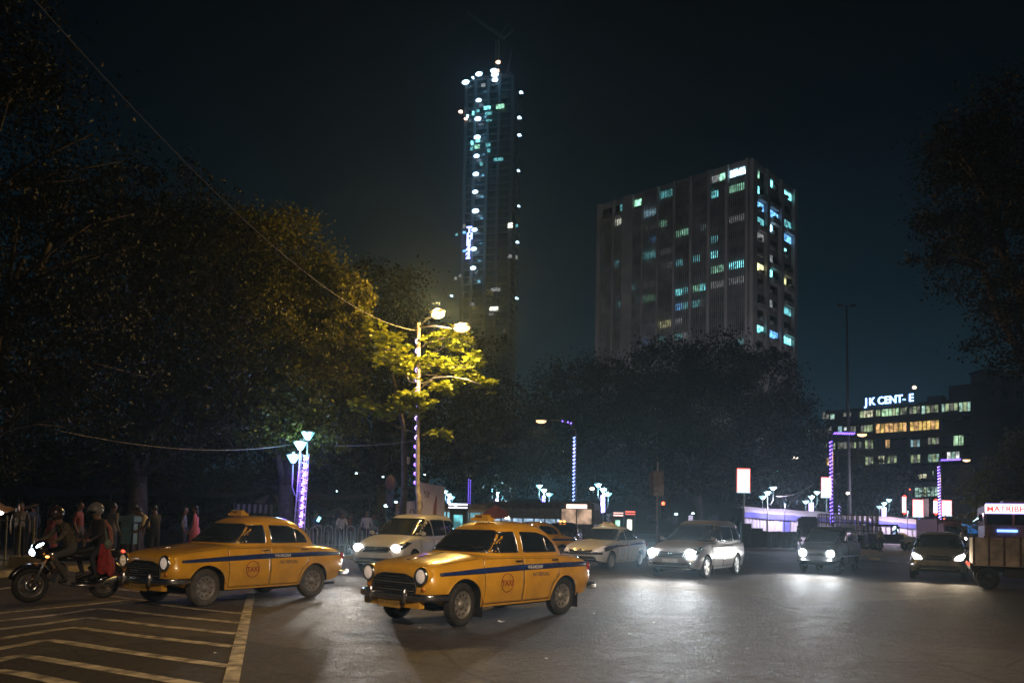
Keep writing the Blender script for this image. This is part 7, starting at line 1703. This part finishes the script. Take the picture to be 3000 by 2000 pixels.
cream = mat('cream_shirt_cloth', (.50, .40, .22), .8); darkc = mat('dark_cloth', (.018, .018, .022), .8); greyc = mat('grey_cloth_shirt', (.14, .13, .14), .8); whitec = mat('white_shirt_cloth', (.52, .48, .44), .8); redc = mat('dull_red_cloth', (.20, .045, .035), .8); pinkc = mat('pink_cloth', (.42, .10, .14), .8); bluec = mat('dark_blue_cloth_shirt', (.03, .04, .09), .8); tealc = mat('teal_shirt', (.08, .16, .18), .8); camo = mat('mottled_olive_jacket', (.03, .026, .014), .85, var=0., scale=16, vcol=(.14, .115, .07)); trou = mat('grey_trousers', (.07, .066, .06), .8)
walkp = dict(kl=(.12, .10, .52), al=(.10, .10, .10), tl=(.26, .11, .05), kr=(-.02, -.10, .52), ar=(-.25, -.10, .16), tr=(-.12, -.11, .05), el=(-.12, .23, 1.15), wl=(.02, .24, .93), hl=(.06, .24, .86))
bentp = dict(el=(.10, .24, 1.16), wl=(.30, .14, 1.10), hl=(.37, .11, 1.10), er=(.10, -.24, 1.16), wr=(.30, -.12, 1.08), hr=(.37, -.09, 1.08), hd=(.07, 0, 1.575), tp=(.09, 0, 1.69))
leanp = dict(sp=(.03, 0, 1.11), ch=(.14, 0, 1.28), nk=(.22, 0, 1.41), hd=(.30, 0, 1.48), tp=(.36, 0, 1.58), sl=(.14, .17, 1.37), sr=(.14, -.17, 1.37), el=(.18, .24, 1.10), wl=(.34, .20, .95), hl=(.41, .18, .92), er=(.18, -.24, 1.10), wr=(.34, -.18, .95), hr=(.41, -.16, .92))
GP = 'people standing at the market'
for px, Y, rz, sh, pa, ps, lab, hr_, sk in (
        (440, 24, 200, cream, darkc, leanp, 'man in a cream shirt bending forward, left of the taxi bonnet', 'short', None), (455, 23, 150, darkc, darkc, bentp, 'short dark-clothed person in front of the man in the cream shirt', 'short', None),
        (395, 24.8, 100, greyc, trou, None, 'person in grey standing beside the teal vendor stand', 'short', None), (150, 24, 20, redc, redc, bentp, 'person wrapped in dull red, behind the motorbike headlamp', 'bun', redc),
        (60, 25, -60, greyc, darkc, None, 'person in grey behind the pale railing, nearest the left edge', 'short', None), (95, 26.5, 160, bluec, darkc, walkp, 'person in dark blue walking behind the left railing', 'short', None), (232, 25, 0, redc, trou, walkp, 'person in a dull red top walking behind the two riders', 'short', None), (330, 23.5, 60, greyc, greyc, None, 'person in pale grey just behind the pillion passenger', 'short', None),
        (572, 28, 190, pinkc, pinkc, None, 'woman in a pink head cloth and dress behind the bonnet of the left taxi', 'long', pinkc), (540, 29, 10, greyc, darkc, None, 'person in grey left of the woman in pink', 'short', None), (690, 30, 180, whitec, darkc, bentp, 'person in white seen through the windows of the left taxi', 'short', None),
        (922, 35.5, -30, bluec, darkc, bentp, 'person in dark blue holding a lit phone behind the hooped railing', 'short', None), (1000, 36, -70, whitec, darkc, leanp, 'person in a pale shirt leaning over the hooped railing', 'short', None), (975, 37, 90, darkc, darkc, None, 'dark-clothed person behind the one leaning on the hooped railing', 'short', None),
        (1025, 37, 30, redc, darkc, None, 'person in dull maroon between two pale shirts at the hooped railing', 'short', None), (1074, 35, -85, whitec, darkc, None, 'man in a white shirt facing the camera behind the right end of the hooped railing', 'short', None), (1094, 36, -70, tealc, darkc, None, 'person in a bluish shirt just right of the man in the white shirt', 'short', None),
        (1118, 39, 100, darkc, darkc, None, 'dark figure behind the bonnet of the cream people carrier', 'short', None), (1153, 40, 60, darkc, darkc, None, 'dark figure in front of the low white hoarding', 'short', None), (2340, 55, 120, darkc, darkc, walkp, 'dark figure at the end of the sheet barrier left of the van', 'short', None), (2579, 54, -80, cream, trou, None, 'person in tan standing between the stake truck and the jeep', 'short', None), (2820, 60, -60, whitec, darkc, walkp, 'person in white walking right of the hatchback', 'short', None)):
    g_ = GY(px, Y); ps2 = {k: v for k, v in (ps or {}).items()}
    person((g_.x, g_.y), R(rz), lab, sh, pa, ps2, GP if px < 1500 else 'people on the far side', random.random() < .6, hr_, random.uniform(.95, 1.02), sk, None, .12 if px < 1500 else 0)
ph_ = empty('phone', P(934, 1520, 35.2), 0, 'small glowing phone held up behind the railing', 'phone'); b = MB(); b.box((0, 0, 0), (.12, .02, .22), 0, Matrix.Rotation(.5, 3, 'Y')); b.build('screen', mat('phone_screen', (1, 1, 1), .3, emit=(.25, .85, 1.), power=3, sample=False), ph_)
# ------------------------------------------------------------------ motorbike with two riders
A, B_ = G(86, 1764), G(303, 1750)
d = A - B_; d.normalize(); hb = math.atan2(d.y, d.x); cb2 = (A + B_) / 2
bike = empty('motorbike', (cb2.x, cb2.y, 0), hb, 'black motorbike with bright headlamp in front of the left taxi', 'motorbike')
WB = (A - B_).length / 2; WR = .30
m_bikeb = mat('black_bike_paint', (.010, .010, .012), .25, coat=.5); m_bikem = mat('bike_metal', (.22, .21, .20), .4, metal=.7)
for x in (WB, -WB):
    b = MB(); b.lathe([(WR - .085, -.03), (WR - .05, -.052), (WR - .015, -.04), (WR, -.015), (WR, .015), (WR - .015, .04), (WR - .05, .052), (WR - .085, .03)], (0, 0, 0), (0, 1, 0), 36, closed=True)
    wo = b.build('wheel', m_rubber, bike, loc=(x, 0, WR))
    b = MB(); b.lathe([(WR - .11, -.02), (WR - .08, -.03), (WR - .08, .03), (WR - .11, .02)], (0, 0, 0), (0, 1, 0), 32, closed=True); b.lathe([(0, -.06), (.045, -.06), (.05, -.03), (.05, .03), (.045, .06), (0, .06)], (0, 0, 0), (0, 1, 0), 14)
    for k in range(5):
        a = 2 * PI * k / 5
        for da in (-.14, .14): b.beam((math.cos(a) * .04, 0, math.sin(a) * .04), (math.cos(a + da) * (WR - .10), 0, math.sin(a + da) * (WR - .10)), .03, .022, 0, (0, 1, 0))
    b.build('rim', m_bikem, wo); b = MB(); b.lathe([(.06, .05), (.12, .05), (.12, .056), (.06, .056)], (0, 0, 0), (0, 1, 0), 24, closed=True); b.build('brake_disc', m_chrome, wo)
b = MB(); hx, hz_ = WB - .26, .86
for s_ in (1, -1): b.tube([(WB, s_ * .085, WR), (hx, s_ * .085, hz_)], [.024, .022], 8); 
b.build('front_fork', m_bikem, bike)
b = MB(); b.tube([(WB + .34 * math.cos(a), 0, WR + .34 * math.sin(a)) for a in np.linspace(.35, 2.5, 10)], .055, 8); b.build('front_mudguard', m_bikeb, bike)
b = MB(); b.tube([(-WB + .36 * math.cos(a), 0, WR + .36 * math.sin(a)) for a in np.linspace(.7, 2.9, 10)], .06, 8); b.build('rear_mudguard', m_bikeb, bike)
b = MB(); b.tube([(hx, 0, hz_ - .05), (hx - .3, 0, .62), (.05, 0, .38), (-.15, 0, .36), (-WB + .2, 0, .45)], .028, 8); b.tube([(hx, 0, hz_ - .1), (0, 0, .72), (-WB - .05, 0, .74)], .025, 8); b.tube([(-.1, .1, .34), (-WB, .11, WR)], .026, 8); b.tube([(-.1, -.1, .34), (-WB, -.11, WR)], .026, 8); b.build('frame', m_bikeb, bike)
b = MB(); b.box((.10, 0, .42), (.34, .26, .24), 0, Matrix.Rotation(-.2, 3, 'Y'), .85); b.ball((.16, 0, .55), (.13, .12, .10)); b.lathe([(.09, -.15), (.10, 0), (.09, .15)], (.02, 0, .36), (0, 1, 0), 16); b.build('engine', m_bikem, bike)
b = MB(); b.ball((.22, 0, .84), (.27, .14, .13), 16, 10, 0, Matrix.Rotation(.18, 3, 'Y')); b.build('fuel_tank', m_bikeb, bike)
b = MB(); b.ball((-.20, 0, .80), (.24, .13, .06)); b.ball((-.55, 0, .86), (.28, .12, .065), 12, 8, 0, Matrix.Rotation(.12, 3, 'Y')); b.build('seat', m_black, bike)
b = MB(); b.ball((-.72, 0, .80), (.26, .09, .09), 12, 8, 0, Matrix.Rotation(.2, 3, 'Y')); b.build('tail_fairing', m_bikeb, bike)
b = MB(); b.ball((-.97, 0, .86), (.03, .07, .035)); b.build('tail_lamp', m_taillit, bike)
b = MB(); b.ball((hx + .12, 0, .92), (.15, .15, .17), 14, 10, 0, Matrix.Rotation(-.3, 3, 'Y')); fo = b.build('headlamp_fairing', m_bikeb, bike)
b = MB(); b.ball((hx + .24, 0, .88), (.06, .075, .07), 12, 8); b.build('headlamp', mat('lit_bike_headlamp', (1, 1, 1), .2, emit=(.75, .88, 1.), power=14, sample=False), fo)
b = MB(); b.ball((hx + .17, .09, 1.0), (.08, .04, .030), 12, 8, 0, Matrix.Rotation(.5, 3, 'Y')); b.ball((hx + .17, -.09, 1.0), (.08, .04, .030), 12, 8, 0, Matrix.Rotation(.5, 3, 'Y')); b.build('pilot_lamp', mat('lit_pilot_lamp', (1, 1, 1), .2, emit=(.75, .90, 1.), power=6, sample=False), fo)
spot(bike, (hx + .36, 0, .88), (1, 0, -.12), 70, HEADC, 60, .7, .05)
b = MB(); b.tube([(hx - .02, -.36, 1.04), (hx + .04, -.2, 1.06), (hx + .02, 0, 1.0), (hx + .04, .2, 1.06), (hx - .02, .36, 1.04)], .016, 7); b.tube([(hx + .05, .25, 1.06), (hx + .02, .33, 1.24)], .008, 5); b.tube([(hx + .05, -.25, 1.06), (hx + .02, -.33, 1.24)], .008, 5); b.ball((hx + .02, .35, 1.27), (.015, .06, .04)); b.ball((hx + .02, -.35, 1.27), (.015, .06, .04)); b.build('handlebar', m_black, bike)
for s_ in (1, -1): b = MB(); b.ball((hx + .08, s_ * .18, .80), (.03, .045, .02)); b.build('indicator', m_amberlit, bike)
b = MB(); b.tube([(.05, -.16, .28), (-.3, -.17, .26), (-.85, -.18, .40)], [.025, .04, .055], 10); b.tube([(.05, .16, .28), (-.3, .17, .26), (-.85, .18, .40)], [.025, .04, .055], 10); b.build('exhaust', m_chrome, bike)
b = MB(); b.beam((.0, -.28, .32), (.0, .28, .32), .03); b.beam((-.38, -.26, .38), (-.38, .26, .38), .03); b.build('footrests', m_black, bike)
m4b = bike.matrix_basis
def on_bike(label, dx, shirt, pants, pose, **kw):
    c = Vector((cb2.x, cb2.y, 0)) + Matrix.Rotation(hb, 3, 'Z') @ Vector((dx, 0, 0)); return person((c.x, c.y), hb, label, shirt, pants, pose, None, True, z0=0., sub=2, **kw)
rp = dict(pel=(-.06, 0, .93), sp=(.0, 0, 1.08), ch=(.10, 0, 1.25), nk=(.18, 0, 1.39), hd=(.24, 0, 1.48), tp=(.27, 0, 1.60), sl=(.11, .18, 1.34), sr=(.11, -.18, 1.34), el=(.26, .26, 1.14), er=(.26, -.26, 1.14), wl=(.38, .28, 1.07), wr=(.38, -.28, 1.07), hl=(.44, .28, 1.08), hr=(.44, -.28, 1.08),
          pl=(-.03, .11, .90), pr=(-.03, -.11, .90), kl=(.36, .20, .80), kr=(.36, -.20, .80), al=(.10, .20, .40), ar=(.10, -.20, .40), tl=(.25, .21, .34), tr=(.25, -.21, .34))
on_bike('motorbike rider in a mottled olive jacket and helmet, gripping the handlebar', .02, camo, trou, rp, helmet=mat('dark_helmet', (.04, .02, .02), .25, coat=.5))
pp = dict(pel=(-.02, 0, .98), sp=(.0, 0, 1.14), ch=(.03, 0, 1.32), nk=(.06, 0, 1.47), hd=(.09, 0, 1.57), tp=(.10, 0, 1.69), sl=(.03, .16, 1.42), sr=(.03, -.16, 1.42), el=(.10, .22, 1.18), er=(.10, -.22, 1.18), wl=(.26, .20, 1.08), wr=(.26, -.20, 1.08), hl=(.33, .19, 1.08), hr=(.33, -.19, 1.08),
          pl=(-.02, .10, .94), pr=(-.02, -.10, .94), kl=(.20, .14, .78), kr=(.30, -.20, .86), al=(.12, .18, .44), ar=(.18, -.22, .46), tl=(.25, .20, .38), tr=(.31, -.24, .40))
pill = on_bike('pillion passenger in a white helmet and flowing red skirt', -.52, mat('black_top_cloth', (.02, .012, .014), .8), darkc, pp, helmet=mat('white_helmet', (.16, .15, .14), .2, coat=.5))
m_rs = mat('red_skirt_cloth', (.26, .018, .016), .85, var=.35, scale=9, bump=.6); b = MB(); V = []; nI, nJ = 10, 30
for i in range(nI):
    t = i / (nI - 1)
    for j in range(nJ + 1):
        a = -1.3 + 3.1 * j / nJ       # wraps the back and the camera side
        rx = .17 + .15 * t + .030 * math.sin(j * 1.3) * (t + .2); ry = .18 + .08 * t + .028 * math.sin(j * 1.7 + 1) * (t + .2)
        V.append((.02 - rx * math.cos(a) * (1 + .25 * math.sin(t * PI)) + .06 * t, ry * math.sin(a), 1.02 - .60 * t - .07 * math.cos(a * 2) * t + .03 * math.sin(j * 1.1) * t))
b.add(V, [(i * (nJ + 1) + j, i * (nJ + 1) + j + 1, (i + 1) * (nJ + 1) + j + 1, (i + 1) * (nJ + 1) + j) for i in range(nI - 1) for j in range(nJ)], 0, True); b.build('skirt', m_rs, pill)
b = MB(); b.ball((-.06, .20, 1.02), (.07, .04, .10), 10, 8); b.tube([(0, .14, 1.42), (-.03, .20, 1.2), (-.06, .2, 1.08)], .010, 5); b.build('handbag', mat('grey_green_bag', (.12, .16, .12), .7, var=.4, scale=20), pill)
sc_b = MB(); sc_b.tube([(-.02, .10, 1.45), (-.10, .17, 1.30), (-.13, .19, 1.05), (-.10, .2, .92)], [.035, .04, .035, .02], 8); sc_b.build('scarf', mat('dull_red_scarf', (.25, .09, .06), .8), pill)
